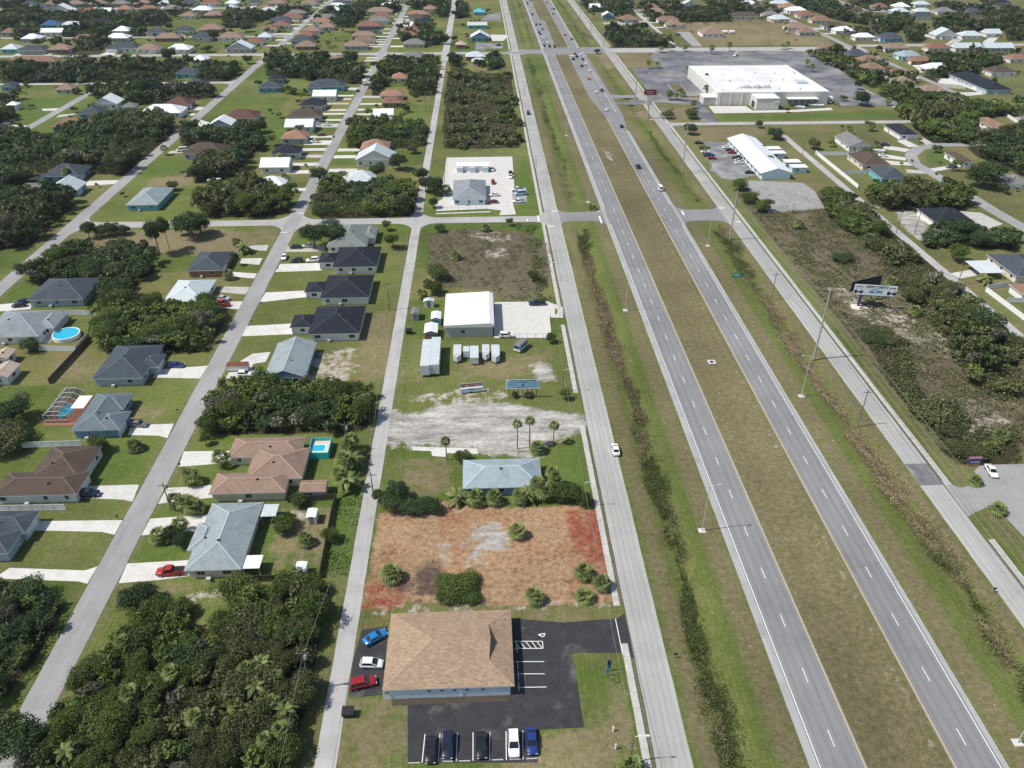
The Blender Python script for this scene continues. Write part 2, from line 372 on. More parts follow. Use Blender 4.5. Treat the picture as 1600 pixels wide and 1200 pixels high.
P_HN = [
 ('seafoam','teal',[(-151.3,324.4,-137.7,346.2,'h')]),
 ('slate','brick',[(-105.2,257.2,-92.8,273.7,'h'),(-99.5,263.9,-93.8,271.9,'h')]),
 ('pale','white',[(-105.6,233.1,-92.5,249.6,'h'),(-99.1,238.2,-92.7,248.2,'h')]),
 ('slate','greyblue',[(-150.8,236.2,-132.4,252.7,'h')]),
 ('greyslate','white',[(-153.7,211.5,-135.5,228.8,'h'),(-139.8,216.7,-133.2,227.3,'h')]),
 ('slate','greyblue',[(-109.7,186.6,-95.7,205.0,'h'),(-99.4,192.2,-93.3,199.5,'h')]),
 ('sage','white',[(-59.2,276.6,-44.1,298.7,'h'),(-47.0,284.8,-41.7,296.4,'h')]),
 ('navy','white',[(-54.2,258.2,-38.3,276.1,'h'),(-60.0,262.3,-53.4,271.0,'h')]),
 ('navy','white',[(-54.5,233.9,-38.4,251.6,'h'),(-60.5,238.5,-53.6,246.6,'h')]),
 ('navy','white',[(-54.3,209.7,-38.5,228.0,'h'),(-60.5,214.1,-53.6,222.7,'h')]),
 ('seafoam','blue',[(-62.1,185.2,-50.5,204.6,'g')]),
 ('slatelight','blue',[(-105.0,162.3,-95.9,179.2,'h'),(-100.2,162.4,-92.8,170.6,'h'),(-102.6,171.3,-95.2,178.6,'h')]),
 ('umber','white',[(-112.3,137.8,-93.2,146.2,'h'),(-106.6,143.0,-94.4,156.0,'h')]),
 ('slate','greyblue',[(-109.4,125.6,-98.8,132.7,'h'),(-106.2,119.7,-99.5,126.8,'h')]),
 ('tan','cream',[(-63.4,136.7,-46.2,144.0,'h'),(-56.5,141.5,-43.3,153.1,'h'),(-62.7,149.9,-45.2,157.7,'h')]),
 ('seafoam','cream',[(-61.6,113.4,-50.3,133.5,'h'),(-62.8,119.1,-57.3,127.4,'h')]),
 ('seafoam2','blue',[(-6.0,136.4,12.3,146.8,'h')]),
 ('greyslate','skyblue',[(-13.1,325.9,1.6,350.9,'h')]),
 ('navy','white',[(181.7,291.5,198.1,307.7,'h')]),
 ('slate','cream',[(185.2,241.3,198.6,260.3,'h')]),
 ('brown','white',[(179.1,227.3,189.7,235.6,'h')]),
 ('navy','greyblue',[(328.6,516.6,346.2,566.7,'h')]),
 ('brown','white',[(282.5,422.7,292.3,448.5,'h')]),
 ('navy','white',[(225.0,416.4,235.8,436.8,'h')]),
 ('grey','white',[(188.9,396.2,201.2,415.9,'g')]),
 ('umber','cream',[(183.3,365.9,197.2,385.3,'h')]),
 ('slate','teal',[(183.8,345.8,196.7,361.0,'h')]),
 ('umber','white',[(233.0,368.7,239.6,385.2,'h')]),
 ('grey','white',[(237.5,336.0,249.1,349.0,'h')]),
 ('beige','white',[(-143.0,198.3,-138.4,204.0,'g')]),
 ('beige','white',[(-138.8,188.3,-133.2,195.8,'g')])]
P_DR = [
 [(-92.6,168.0),(-81.8,168.3),(-81.4,162.0),(-84.1,163.2),(-91.9,163.7)],
 [(-93.5,143.9),(-82.1,144.0),(-81.4,138.0),(-84.0,138.8),(-95.0,139.8)],
 [(-101.3,132.3),(-81.4,131.9),(-81.4,127.3),(-84.4,128.3),(-100.3,129.4)],
 [(-99.3,118.3),(-83.5,117.0),(-81.3,118.0),(-81.5,113.3),(-83.5,114.0),(-101.1,115.5)],
 [(-75.5,156.3),(-63.6,156.1),(-62.4,151.5),(-74.9,150.2)],
 [(-75.1,142.5),(-64.0,143.2),(-63.5,138.7),(-75.4,137.0)],
 [(-75.4,132.1),(-62.2,133.0),(-63.2,127.9),(-75.5,126.9)],
 [(-75.5,118.6),(-62.3,119.1),(-61.6,114.6),(-67.1,113.8),(-75.2,113.2)],
 [(-163.0,238.7),(-157.7,239.6),(-151.1,239.0),(-149.8,235.1),(-160.5,233.7)],
 [(-94.4,195.5),(-81.1,197.0),(-81.4,190.1),(-95.2,191.1)],
 [(-91.7,249.8),(-81.3,248.8),(-81.6,243.2),(-91.1,245.4)],
 [(-91.6,237.7),(-81.1,238.1),(-80.9,232.1),(-91.3,234.8)],
 [(-93.9,262.3),(-81.6,259.8),(-81.5,255.8),(-92.8,258.3)],
 [(-90.4,273.4),(-82.7,273.4),(-82.5,267.4),(-89.9,269.1)],
 [(-91.3,285.5),(-83.1,285.9),(-82.7,280.1),(-90.6,281.6)],
 [(-75.1,244.4),(-60.6,245.5),(-59.7,240.6),(-75.5,237.0)],
 [(-75.0,267.8),(-59.9,268.2),(-58.8,261.6),(-75.3,260.9)],
 [(-75.8,220.7),(-60.9,221.8),(-59.6,214.9),(-75.9,214.1)],
 [(-76.0,284.1),(-61.4,284.8),(-60.4,278.6),(-76.1,278.8)],
 [(-69.7,203.4),(-64.6,204.2),(-64.8,198.6),(-68.3,197.4),(-67.0,190.0),(-74.1,189.8),(-74.0,196.3)],
 [(-183.6,365.3),(-169.5,365.9),(-170.3,360.3),(-186.2,357.6)],
 [(-165.4,474.5),(-156.8,467.1),(-154.8,456.8),(-165.2,455.5)],
 [(-161.5,411.2),(-155.5,412.9),(-154.0,408.1),(-161.0,407.0)],
 [(-179.3,505.2),(-168.9,502.8),(-168.1,495.0),(-177.5,496.1)],
 [(-179.4,489.7),(-170.6,487.5),(-170.7,483.1),(-177.6,484.1)],
 [(-268.5,502.8),(-257.1,504.3),(-256.6,497.7),(-265.2,497.6)],
 [(-251.3,487.7),(-242.4,491.0),(-243.0,485.9),(-250.4,481.4)],
 [(-275.6,467.2),(-258.9,464.2),(-258.2,460.8),(-273.6,463.1)],
 [(-302.8,673.4),(-299.2,690.1),(-292.2,688.4),(-290.1,669.7)],
 [(-369.7,672.8),(-369.5,682.6),(-364.4,682.4),(-362.7,671.2)],
 [(-345.1,671.8),(-346.7,685.1),(-341.6,684.9),(-339.5,669.0)],
 [(-266.8,757.6),(-267.1,776.8),(-262.8,776.6),(-260.6,755.7)],
 [(-252.6,757.1),(-253.9,780.6),(-249.5,780.4),(-247.2,755.2)],
 [(223.1,414.5),(228.6,417.9),(230.5,404.5),(224.3,403.3)],
 [(237.0,420.7),(240.5,421.5),(240.6,408.5),(235.2,407.2)],
 [(213.2,407.2),(223.6,399.9),(218.8,395.0),(209.6,401.0)],
 [(203.8,393.4),(214.4,385.6),(212.2,381.0),(201.4,386.2)],
 [(201.8,381.4),(212.3,377.8),(211.5,372.8),(199.5,374.5)],
 [(205.7,367.3),(212.7,365.3),(212.3,360.4),(204.0,362.0)],
 [(217.0,367.6),(227.4,370.9),(228.7,367.1),(218.0,363.4)],
 [(313.8,550.2),(326.7,544.8),(328.2,521.5),(336.4,530.3),(337.0,564.4),(323.6,564.9)],
 [(310.4,522.2),(329.5,523.7),(327.9,517.0),(306.8,511.3)],
 [(393.9,695.3),(414.5,721.5),(424.3,721.1),(402.0,695.0)],
 [(423.6,694.2),(447.4,724.2),(455.9,723.9),(433.1,693.8)],
 [(323.8,608.8),(335.3,617.3),(326.4,591.6),(321.5,589.0)],
 [(167.4,250.4),(177.2,253.4),(177.8,248.7),(168.2,245.9)],
 [(202.9,310.9),(210.7,308.7),(213.0,296.0),(204.3,291.1),(201.1,299.9)],
 [(-92.7,552.5),(-80.9,552.0),(-80.9,544.2),(-91.9,546.9)],
 [(-93.6,527.6),(-82.0,527.6),(-82.0,531.6),(-93.6,531.6)],
 [(-94.2,518.4),(-82.3,518.4),(-82.3,521.9),(-94.2,521.9)],
 [(-97.4,506.6),(-82.4,506.6),(-82.4,510.6),(-97.4,510.6)],
 [(-99.2,490.8),(-81.7,490.8),(-81.7,494.8),(-99.2,494.8)],
 [(-99.1,481.9),(-81.1,481.9),(-81.1,485.4),(-99.1,485.4)],
 [(-100.5,467.8),(-81.3,467.8),(-81.3,471.8),(-100.5,471.8)],
 [(-98.3,453.6),(-81.4,453.6),(-81.4,461.6),(-98.3,461.6)],
 [(-96.8,432.9),(-80.1,432.9),(-80.1,436.9),(-96.8,436.9)],
 [(-93.9,419.5),(-80.3,419.5),(-80.3,427.5),(-93.9,427.5)],
 [(-95.4,408.9),(-81.0,408.9),(-81.0,413.4),(-95.4,413.4)],
 [(-94.0,397.0),(-81.2,397.0),(-81.2,402.0),(-94.0,402.0)],
 [(-96.2,383.9),(-80.8,383.9),(-80.8,388.9),(-96.2,388.9)],
 [(-93.8,372.0),(-81.1,372.0),(-81.1,377.0),(-93.8,377.0)],
 [(-90.6,347.3),(-80.4,347.3),(-80.4,351.3),(-90.6,351.3)],
 [(-75.9,522.9),(-64.8,522.9),(-64.8,528.9),(-75.9,528.9)],
 [(-75.3,505.0),(-61.8,505.0),(-61.8,509.0),(-75.3,509.0)],
 [(-75.1,491.1),(-65.8,491.1),(-65.8,495.1),(-75.1,495.1)],
 [(-75.0,479.8),(-65.5,479.8),(-65.5,483.8),(-75.0,483.8)],
 [(-75.0,468.1),(-64.9,468.1),(-64.9,472.1),(-75.0,472.1)],
 [(-74.8,407.3),(-63.3,407.3),(-63.3,412.3),(-74.8,412.3)],
 [(-75.0,395.5),(-63.8,395.5),(-63.8,400.5),(-75.0,400.5)],
 [(-74.2,373.6),(-60.6,373.6),(-60.6,378.6),(-74.2,378.6)],
 [(-74.8,363.0),(-63.8,363.0),(-63.8,368.0),(-74.8,368.0)],
 [(-88.5,651.5),(-79.7,651.5),(-79.7,656.5),(-88.5,656.5)],
 [(-88.6,641.5),(-80.5,641.5),(-80.5,646.5),(-88.6,646.5)],
 [(-88.9,605.0),(-79.3,605.0),(-79.3,610.0),(-88.9,610.0)],
 [(-87.2,590.8),(-78.6,590.8),(-78.6,596.8),(-87.2,596.8)],
 [(-97.0,787.5),(-81.9,787.5),(-81.9,792.5),(-97.0,792.5)],
 [(-94.6,765.6),(-80.5,765.6),(-80.5,770.6),(-94.6,770.6)],
 [(-93.4,748.1),(-80.7,748.1),(-80.7,753.1),(-93.4,753.1)],
 [(-92.4,732.1),(-80.6,732.1),(-80.6,737.1),(-92.4,737.1)],
 [(-91.9,721.3),(-80.5,721.3),(-80.5,726.3),(-91.9,726.3)],
 [(-93.2,709.3),(-80.4,709.3),(-80.4,714.3),(-93.2,714.3)],
 [(-92.7,699.0),(-80.7,699.0),(-80.7,704.0),(-92.7,704.0)],
 [(-81.1,843.7),(-63.7,843.7),(-63.7,849.7),(-81.1,849.7)],
 [(-80.5,827.6),(-63.4,827.6),(-63.4,833.6),(-80.5,833.6)],
 [(-74.2,698.8),(-63.6,698.8),(-63.6,705.8),(-74.2,705.8)],
 [(-185.4,839.6),(-166.6,839.6),(-166.6,845.6),(-185.4,845.6)],
 [(-182.0,815.2),(-166.8,815.2),(-166.8,821.2),(-182.0,821.2)],
 [(-182.2,794.0),(-167.3,794.0),(-167.3,800.0),(-182.2,800.0)],
 [(-186.7,763.6),(-168.0,763.6),(-168.0,769.6),(-186.7,769.6)],
 [(-180.1,733.4),(-167.0,733.4),(-167.0,739.4),(-180.1,739.4)],
 [(-180.4,706.9),(-165.6,706.9),(-165.6,712.9),(-180.4,712.9)],
 [(-100.4,912.2),(-83.4,912.2),(-83.4,918.2),(-100.4,918.2)],
 [(-97.1,877.6),(-84.0,877.6),(-84.0,884.6),(-97.1,884.6)]]
P_GC = {
 'mulch': [[(-25.2,133.0),(-18.1,135.1),(-6.5,135.0),(5.2,133.3),(23.3,132.6),(24.1,120.4),(24.0,104.9),(16.6,104.2),(11.6,103.8),(-1.0,104.9),(-16.1,106.5),(-25.9,104.1),(-25.1,116.7)]],
 'redmulch': [[(-25.9,104.1),(-23.7,112.8),(-18.3,109.9),(-15.5,106.9),(-19.7,104.7)],[(17.4,131.1),(25.0,131.2),(24.1,110.4),(20.6,110.6),(19.8,118.7),(17.3,123.6)],[(-25.5,133.0),(-18.1,135.1),(-20.8,132.2),(-24.2,130.6)]],
 'sand': [[(-26.9,175.6),(-20.5,168.8),(-10.6,175.6),(5.0,175.0),(15.2,170.3),(23.6,168.8),(26.1,168.1),(25.7,160.7),(19.6,159.9),(12.7,153.8),(4.3,151.5),(-10.0,156.5),(-19.6,156.3),(-26.2,158.4),(-27.6,165.3)],[(-5.2,126.6),(-0.7,128.9),(2.9,125.5),(6.3,121.1),(3.3,119.0),(-0.8,119.1)],[(-6.8,120.1),(-2.4,122.2),(-1.1,113.7),(-4.2,115.0)],[(-12.0,122.8),(-8.2,121.7),(-8.0,114.6),(-11.1,114.4)],[(-16.4,110.3),(-13.9,112.8),(-13.6,111.4),(-15.2,108.6)],[(13.2,194.4),(19.2,196.1),(19.6,184.5),(15.4,184.1),(13.7,187.7)],[(6.3,163.2),(12.9,162.4),(12.1,154.3),(6.0,154.0)],[(176.5,313.8),(185.6,309.7),(182.2,297.1),(170.6,276.1),(170.6,284.1),(171.1,297.6)],[(167.0,321.0),(172.7,317.8),(171.6,312.1),(169.0,314.1)],[(320.2,565.0),(335.7,561.9),(324.6,530.7),(312.2,538.2)],[(-3.6,154.9),(14.1,155.5),(13.8,151.2),(-3.6,151.8)],[(118.8,821.3),(148.3,830.0),(148.1,810.5),(121.6,797.4)],[(317.9,472.3),(326.4,470.1),(312.6,447.2),(313.2,457.7)]],
 'pale': [[(-50.3,113.7),(-43.4,114.0),(-36.6,114.4),(-36.4,113.1),(-50.0,112.6)],[(-46.5,134.0),(-41.0,134.1),(-38.5,129.6),(-45.5,129.9)],[(-68.5,107.4),(-58.6,111.1),(-48.9,112.7),(-49.9,109.1),(-58.4,106.2),(-63.9,104.0)],[(-7.8,294.3),(1.9,298.1),(12.6,291.8),(11.0,282.3),(-0.2,285.9)],[(-2.7,275.2),(8.5,282.4),(11.7,271.7),(1.5,267.7)],[(-24.7,178.6),(-15.2,181.4),(2.6,182.3),(6.9,178.9),(5.9,175.1),(-19.2,174.5)],[(-26.3,159.0),(22.8,161.4),(18.8,154.0),(-0.4,151.0),(-25.8,154.5)],[(-26.2,106.5),(24.5,106.2),(24.0,102.7),(-25.8,103.3)],[(116.6,245.6),(134.8,234.8),(138.2,218.6),(144.6,200.8),(139.8,187.2),(132.6,196.5),(120.8,214.9)],[(118.0,171.5),(132.7,174.1),(137.7,163.2),(137.8,156.1),(124.3,154.6),(117.9,158.3)],[(-92.0,126.8),(-88.9,126.7),(-87.8,118.7),(-88.8,118.8)],[(61.6,453.5),(63.8,415.3),(68.1,398.1),(65.8,362.6),(61.5,398.3)],[(-64.3,200.4),(-38.7,207.0),(-36.0,185.5),(-52.2,186.1)]],
 'dryfield': [[(-2.4,73.3),(7.6,77.7),(14.3,77.4),(22.2,91.2),(23.8,89.7),(23.3,67.7),(-2.4,66.2)],[(-26.7,84.5),(-15.1,84.3),(-14.1,70.5),(-25.8,70.9)],[(-21.2,107.2),(24.4,105.4),(23.0,100.5),(6.4,100.5),(-20.8,103.5)],[(-10.4,196.0),(6.0,196.6),(15.2,200.1),(19.3,209.4),(19.9,196.1),(12.8,187.8),(3.2,186.9),(-10.2,188.6)],[(-25.9,192.3),(-19.5,193.8),(-18.7,185.4),(-25.2,184.5)],[(100.8,157.6),(100.4,145.8),(99.1,108.4),(95.8,108.5)],[(-92.8,121.2),(-91.3,126.8),(-88.1,125.7),(-85.6,118.2)],[(-100.1,168.1),(-92.6,177.4),(-85.9,180.2),(-85.8,169.7)],[(-75.6,112.6),(-66.9,113.1),(-54.1,113.0),(-54.0,110.5),(-65.6,109.3),(-73.7,107.6)],[(-22.3,150.6),(-9.9,152.0),(-7.6,138.2),(-20.5,137.6)],[(-129.0,204.8),(-120.4,210.1),(-115.2,188.5),(-121.5,188.8)],[(-40.3,227.7),(-30.2,231.8),(-27.5,185.1),(-36.2,187.1)],[(-156.9,373.6),(-139.9,387.7),(-127.0,358.6),(-154.2,353.0)],[(-118.5,200.7),(-112.2,201.4),(-110.5,190.0),(-118.2,189.5)],[(-48.8,203.5),(-38.7,207.0),(-36.6,189.7),(-47.1,187.5)],[(-48.6,135.4),(-35.7,133.8),(-34.3,125.1),(-35.2,115.8),(-45.7,115.8),(-47.7,128.1)],[(-93.8,305.2),(-84.7,304.9),(-81.7,299.6),(-81.2,285.9),(-88.2,286.9)],[(-163.8,295.4),(-160.3,301.9),(-130.1,302.4),(-105.0,304.0),(-89.4,297.4),(-88.0,275.5),(-121.6,276.8),(-149.9,288.5)],[(85.9,485.2),(134.4,495.0),(131.8,472.1),(109.9,455.0),(89.6,466.4)],[(117.6,447.9),(163.6,447.8),(157.0,426.9),(119.7,419.1),(109.6,428.7)],[(92.4,664.7),(135.9,669.8),(134.2,640.5),(124.9,610.8),(90.4,612.1)],[(171.4,819.2),(284.6,829.8),(241.5,693.9),(181.3,696.2),(176.8,763.9)],[(286.2,834.8),(308.6,844.3),(302.5,696.7),(281.7,692.3),(241.5,693.9)]],
 'dark': [[(-15.4,114.6),(-10.2,118.4),(-8.7,111.7),(-9.8,106.7),(-16.1,107.0)],[(-21.7,112.2),(-15.2,112.0),(-16.2,107.8),(-20.1,108.8)]],
 'brown': [[(112.5,150),(160,150),(161,250),(158,330),(128,345),(114,340)],[(-21.8,294.8),(-7.8,300.2),(16.6,295.0),(25.3,283.3),(24.4,257.1),(21.7,244.2),(14.4,233.6),(3.7,235.1),(2.8,243.6),(-13.8,245.5),(-21.1,258.8),(-20.8,275.9)],[(122.4,317.8),(145.1,315.0),(149.4,294.9),(149.6,276.9),(142.6,255.2),(133.5,244.9),(124.2,250.5),(116.3,257.6),(116.0,270.6),(116.2,286.2),(115.6,296.3)],[(126.3,255.8),(138.1,234.7),(139.2,220.7),(139.7,211.0),(146.6,200.7),(142.1,187.1),(156.0,186.5),(144.1,166.7),(133.6,159.8),(124.0,179.2),(118.2,197.1),(115.6,217.3)],[(-4.7,598.9),(18.4,592.6),(18.8,483.9),(5.2,477.0),(-0.3,525.4)],[(-211.0,441.2),(-188.8,446.6),(-179.0,418.9),(-192.5,402.8),(-203.5,414.2)],[(115.0,179.6),(151.0,178.2),(132.3,147.1),(118.5,147.6),(114.2,155.0)]],
 'lush': [[(-95.8,157.2),(-84.9,158.7),(-83.0,145.7),(-93.1,146.6)],[(-36.5,141.6),(-28.3,141.2),(-26.4,113.2),(-34.2,113.6),(-34.4,132.7)],[(18.2,160.8),(24.2,159.2),(24.0,132.6),(16.3,139.5)],[(17.2,400.1),(24.4,397.0),(23.5,327.5),(16.2,342.2)],[(16.5,92.1),(20.6,91.9),(18.5,73.3),(15.2,74.0)],[(-21.4,81.2),(-15.9,80.4),(-14.7,76.0),(-20.2,75.3)],[(141.8,473.5),(172.6,476.1),(166.8,458.1),(138.9,459.2)],[(171.4,472.4),(253.8,482.5),(245.6,460.4),(166.8,458.1)],[(228.8,400.2),(246.3,401.0),(235.5,375.7),(218.8,371.2)],[(-163.7,371.5),(-166.5,401.8),(-145.4,400.9),(-138.6,372.9),(-151.5,366.3)],[(-292.0,519.7),(-259.4,548.8),(-257.0,465.8),(-270.5,473.3)],[(34.0,650.7),(50.8,656.5),(48.7,541.4),(33.8,524.0)],[(87.3,108.8),(90.6,108.7),(91.6,79.3),(88.1,73.4)]]}
P_TH = [
 ('bottom wood beside the lane',3.1,3.0,4.6,0,[(-68.4,103.0),(-64.7,107.9),(-53.5,98.9),(-47.0,106.4),(-42.7,109.5),(-32.5,110.3),(-31.7,101.9),(-32.3,87.7),(-32.8,80.3),(-33.6,71.4),(-33.0,68.3),(-76.4,70.0),(-75.0,75.1),(-73.4,83.1),(-72.3,93.3)]),
 ('dark clump at the left edge',3.3,3.5,5.5,1,[(-101.4,110.1),(-86.1,110.3),(-83.0,105.4),(-83.4,96.5),(-84.1,89.8),(-86.8,82.4)]),
 ('thicket above the tan house',3.2,4,6.5,0,[(-76.4,177.6),(-72.2,182.2),(-59.8,181.7),(-35.4,181.7),(-31.1,178.4),(-30.4,165.5),(-36.1,161.5),(-47.7,163.4),(-60.6,163.0),(-70.0,162.3),(-74.8,168.6)]),
 ('thicket beside the round pool',3.4,4,6,0,[(-125.2,227.2),(-123.3,233.8),(-111.5,235.7),(-90.1,233.9),(-83.6,221.3),(-83.0,205.2),(-98.3,202.8),(-116.5,206.6)]),
 ('thicket above the slate-roofed house',3.4,4,6,1,[(-160.1,257.3),(-158.9,282.6),(-143.2,279.0),(-126.2,281.4),(-119.0,263.7),(-121.4,245.6),(-123.3,233.8),(-134.4,251.1),(-146.6,254.2),(-156.5,252.0)]),
 ('left-edge wood by the crossing',3.6,5,8,1,[(-225.4,345.8),(-197.0,344.7),(-176.5,335.7),(-175.6,309.4),(-174.9,286.3),(-192.8,284.0)]),
 ('wood behind the bright blue house',3.8,4,8,1,[(-267.8,436.2),(-233.6,441.1),(-222.3,470.7),(-215.8,477.6),(-175.7,461.9),(-167.3,438.5),(-168.1,372.6),(-188.1,375.8),(-194.0,380.9),(-210.5,384.0),(-211.8,362.7),(-208.8,335.0),(-215.8,335.2)]),
 ('thicket around the lilac-walled house',3.8,4,8,1,[(-166.2,441.6),(-149.8,434.7),(-136.9,431.1),(-125.1,446.5),(-115.8,421.2),(-117.1,398.6),(-117.5,365.9),(-134.2,359.7),(-138.3,381.2),(-128.4,399.0),(-132.9,416.0),(-158.1,419.9)]),
 ('thicket right of the left street',3.4,4,6.5,0,[(-75.3,444.6),(-69.3,452.6),(-33.0,449.6),(-29.4,414.9),(-42.5,411.0),(-69.8,410.7)]),
 ('wood below the far crossing',3.8,4,7,0,[(-73.6,560.7),(-74.2,625.7),(-66.2,643.7),(-34.5,648.8),(-29.3,579.3),(-29.2,526.4),(-45.7,527.1),(-50.6,564.8),(-61.5,565.2),(-67.3,536.9),(-70.0,528.0)]),
 ('scrub wood above the concrete yard',4.4,1.6,4.0,2,[(-21.9,617.7),(-6.9,600.0),(22.8,587.9),(19.2,410.1),(-0.8,409.4),(-19.2,410.1),(-22.0,455.9),(-23.2,563.7)]),
 ('wood at the lane crossing',3.3,4,7,0,[(-73.4,327.8),(-74.3,352.9),(-57.8,361.3),(-31.5,346.8),(-28.8,318.3),(-30.3,309.5),(-67.2,310.2)]),
 ('wood at the street crossing',3.6,4,8,0,[(-123.8,329.7),(-125.3,359.3),(-101.5,345.2),(-84.9,340.4),(-81.8,318.1),(-115.3,314.2)]),
 ('scrub wood behind the billboard',4.2,1.8,4.6,2,[(146.4,327.2),(165.6,332.3),(167.9,296.1),(165.3,264.1),(165.0,240.5),(161.5,216.1),(161.2,199.6),(159.8,194.0),(145.7,170.6),(137.9,169.3),(136.1,179.0),(137.9,189.3),(141.9,208.4),(142.1,225.8),(143.5,245.5),(148.8,270.7),(149.6,296.8)]),
 ('dark oak clump right of the billboard',3.8,4,7,1,[(143.8,204.2),(155.0,210.0),(155.4,199.8),(147.1,185.4),(138.8,184.0),(137.0,191.1)]),
 ('low scrub below the billboard',5.5,1.0,2.4,2,[(117.7,213.5),(130.0,204.8),(120.2,176.3),(119.6,161.1),(137.9,157.6),(129.4,143.4),(113.9,144.0),(114.3,164.2),(113.1,176.6)]),
 ('wood above the curved street',3.8,4,7.5,0,[(260.6,524.2),(297.5,532.0),(305.0,509.1),(303.8,480.1),(331.0,479.1),(317.7,456.9),(310.7,464.5),(288.6,450.9),(277.5,444.3),(265.5,415.5),(258.1,406.7),(239.3,410.4),(243.5,435.5),(249.4,459.6),(252.7,490.1)]),
 ('thicket below the curved street',3.4,4,6.5,0,[(170.0,332.6),(186.2,336.2),(212.5,333.0),(212.7,322.6),(207.4,313.9),(185.7,310.9),(172.1,311.5),(169.1,320.3)]),
 ('dark wood at the curved street',3.8,4,8,1,[(257.3,406.7),(280.2,418.0),(295.9,420.5),(286.9,405.6),(272.5,403.2),(280.1,394.2),(255.8,353.8),(255.6,373.6),(251.0,384.3),(253.5,398.1)]),
 ('wood behind the large white store',3.8,4,7,0,[(261.9,650.3),(297.4,652.3),(303.2,635.7),(302.1,605.2),(285.2,577.7),(306.3,563.6),(291.3,541.7),(260.2,535.8),(264.4,589.5),(256.4,625.0)]),
 ('thicket by the sandy building plot',3.4,3,6,1,[(171.2,282.4),(184.4,292.0),(192.6,286.6),(201.2,284.6),(209.8,279.3),(202.1,268.6),(196.3,270.4),(182.7,274.0),(169.0,271.4)]),
 ('overgrown strip by the right lane',3.6,3,5,0,[(150.0,331.2),(162.1,330.8),(159.7,301.8),(157.5,284.6),(149.8,281.6),(144.3,290.1),(143.9,306.0)]),
 ('far woods',4.6,4,8,1,[(-544.0,1005.5),(-362.0,998.5),(-342.3,939.4),(-402.8,929.6),(-465.5,950.3),(-511.1,939.9)]),
 ('far woods',4.6,4,8,1,[(-484.8,887.2),(-451.1,896.9),(-378.9,740.0),(-399.5,740.8),(-441.9,801.3)]),
 ('far woods',4.6,4,8,1,[(-464.3,881.0),(-322.8,880.9),(-301.3,853.6),(-300.5,814.3),(-341.2,815.8),(-397.6,847.2),(-439.4,829.2)]),
 ('far woods',4.6,4,8,1,[(-382.3,794.5),(-312.3,805.4),(-292.4,748.6),(-362.1,751.3)]),
 ('far woods',4.6,4,8,1,[(-356.2,716.3),(-335.2,700.9),(-317.7,722.2),(-300.6,678.8),(-302.7,659.2),(-325.0,660.1)]),
 ('far woods',4.6,4,8,1,[(-355.1,627.7),(-290.0,628.1),(-232.5,631.8),(-216.3,625.3),(-212.0,568.6),(-262.3,570.5),(-327.8,573.1)]),
 ('far woods',4.6,4,8,1,[(-253.8,544.1),(-238.4,552.7),(-200.1,551.2),(-176.5,545.7),(-169.4,527.5),(-200.2,513.8),(-213.0,508.2),(-242.8,521.8)]),
 ('far woods',4.6,4,8,1,[(-208.0,624.9),(-175.9,623.7),(-174.7,574.6),(-192.8,572.8)]),
 ('far woods',4.6,4,8,1,[(-353.0,971.4),(-325.2,983.5),(-302.2,908.1),(-311.3,875.1)]),
 ('far woods',4.6,4,8,1,[(-259.5,883.9),(-232.2,905.4),(-207.9,801.4),(-234.8,802.4)]),
 ('far woods',4.6,4,8,1,[(-307.7,532.8),(-292.3,527.9),(-291.1,511.2),(-297.0,511.4)]),
 ('far woods',4.6,4,8,1,[(-294.8,495.6),(-279.4,491.2),(-269.5,469.0),(-279.6,465.9)]),
 ('far woods',4.6,4,8,1,[(-167.6,660.4),(-118.9,652.1),(-82.3,602.9),(-82.8,561.1),(-106.5,567.0),(-128.1,583.1),(-151.7,589.3)]),
 ('far woods',4.6,4,8,1,[(-170.8,914.7),(-123.0,937.0),(-118.6,846.6),(-118.4,797.9),(-133.3,798.5),(-145.4,858.0),(-156.1,827.9)]),
 ('far woods',4.6,4,8,1,[(-229.5,893.9),(-172.1,903.1),(-167.4,848.4),(-186.3,849.2),(-205.9,860.3),(-214.6,830.2)]),
 ('far woods',4.6,4,8,1,[(-76.6,778.2),(-46.8,795.1),(-30.8,718.7),(-41.9,696.8),(-68.2,727.9)]),
 ('far woods',4.6,4,8,1,[(-72.0,947.6),(-28.5,958.8),(-27.8,864.1),(-38.7,853.9),(-45.4,898.2),(-68.7,899.1)]),
 ('far woods',4.6,4,8,1,[(-26.2,933.3),(-10.7,945.2),(-13.2,852.9),(-22.7,853.2)]),
 ('far woods',4.6,4,8,1,[(-131.5,949.9),(-87.0,961.1),(-87.4,923.4),(-86.7,877.2),(-126.9,913.0)]),
 ('far woods',4.6,4,8,1,[(-25.0,661.4),(-13.4,648.0),(-15.4,617.5),(-22.5,617.7)]),
 ('far woods',4.6,4,8,1,[(2.7,647.4),(16.6,653.3),(19.1,616.1),(5.8,599.5)]),
 ('far woods',4.6,4,8,1,[(113.5,762.1),(141.0,769.8),(160.1,719.1),(158.5,685.4),(110.5,683.6)]),
 ('far woods',4.6,4,8,1,[(113.3,953.3),(163.3,964.6),(159.1,856.8),(136.5,857.7),(128.1,891.4),(113.4,880.6)]),
 ('far woods',4.6,4,8,1,[(171.4,938.2),(234.4,899.0),(263.2,886.2),(247.1,822.2),(167.4,815.4)]),
 ('far woods',4.6,4,8,1,[(249.5,961.2),(316.8,932.6),(284.7,852.0),(264.9,886.1)]),
 ('far woods',4.6,4,8,1,[(346.5,957.5),(393.8,929.6),(389.8,837.2),(424.7,825.5),(403.6,777.6),(364.2,743.8),(368.7,788.3),(350.7,828.4),(351.7,882.8),(330.6,895.2)]),
 ('far woods',4.6,4,8,1,[(330.0,771.4),(358.4,744.0),(342.9,712.0),(331.6,728.4)]),
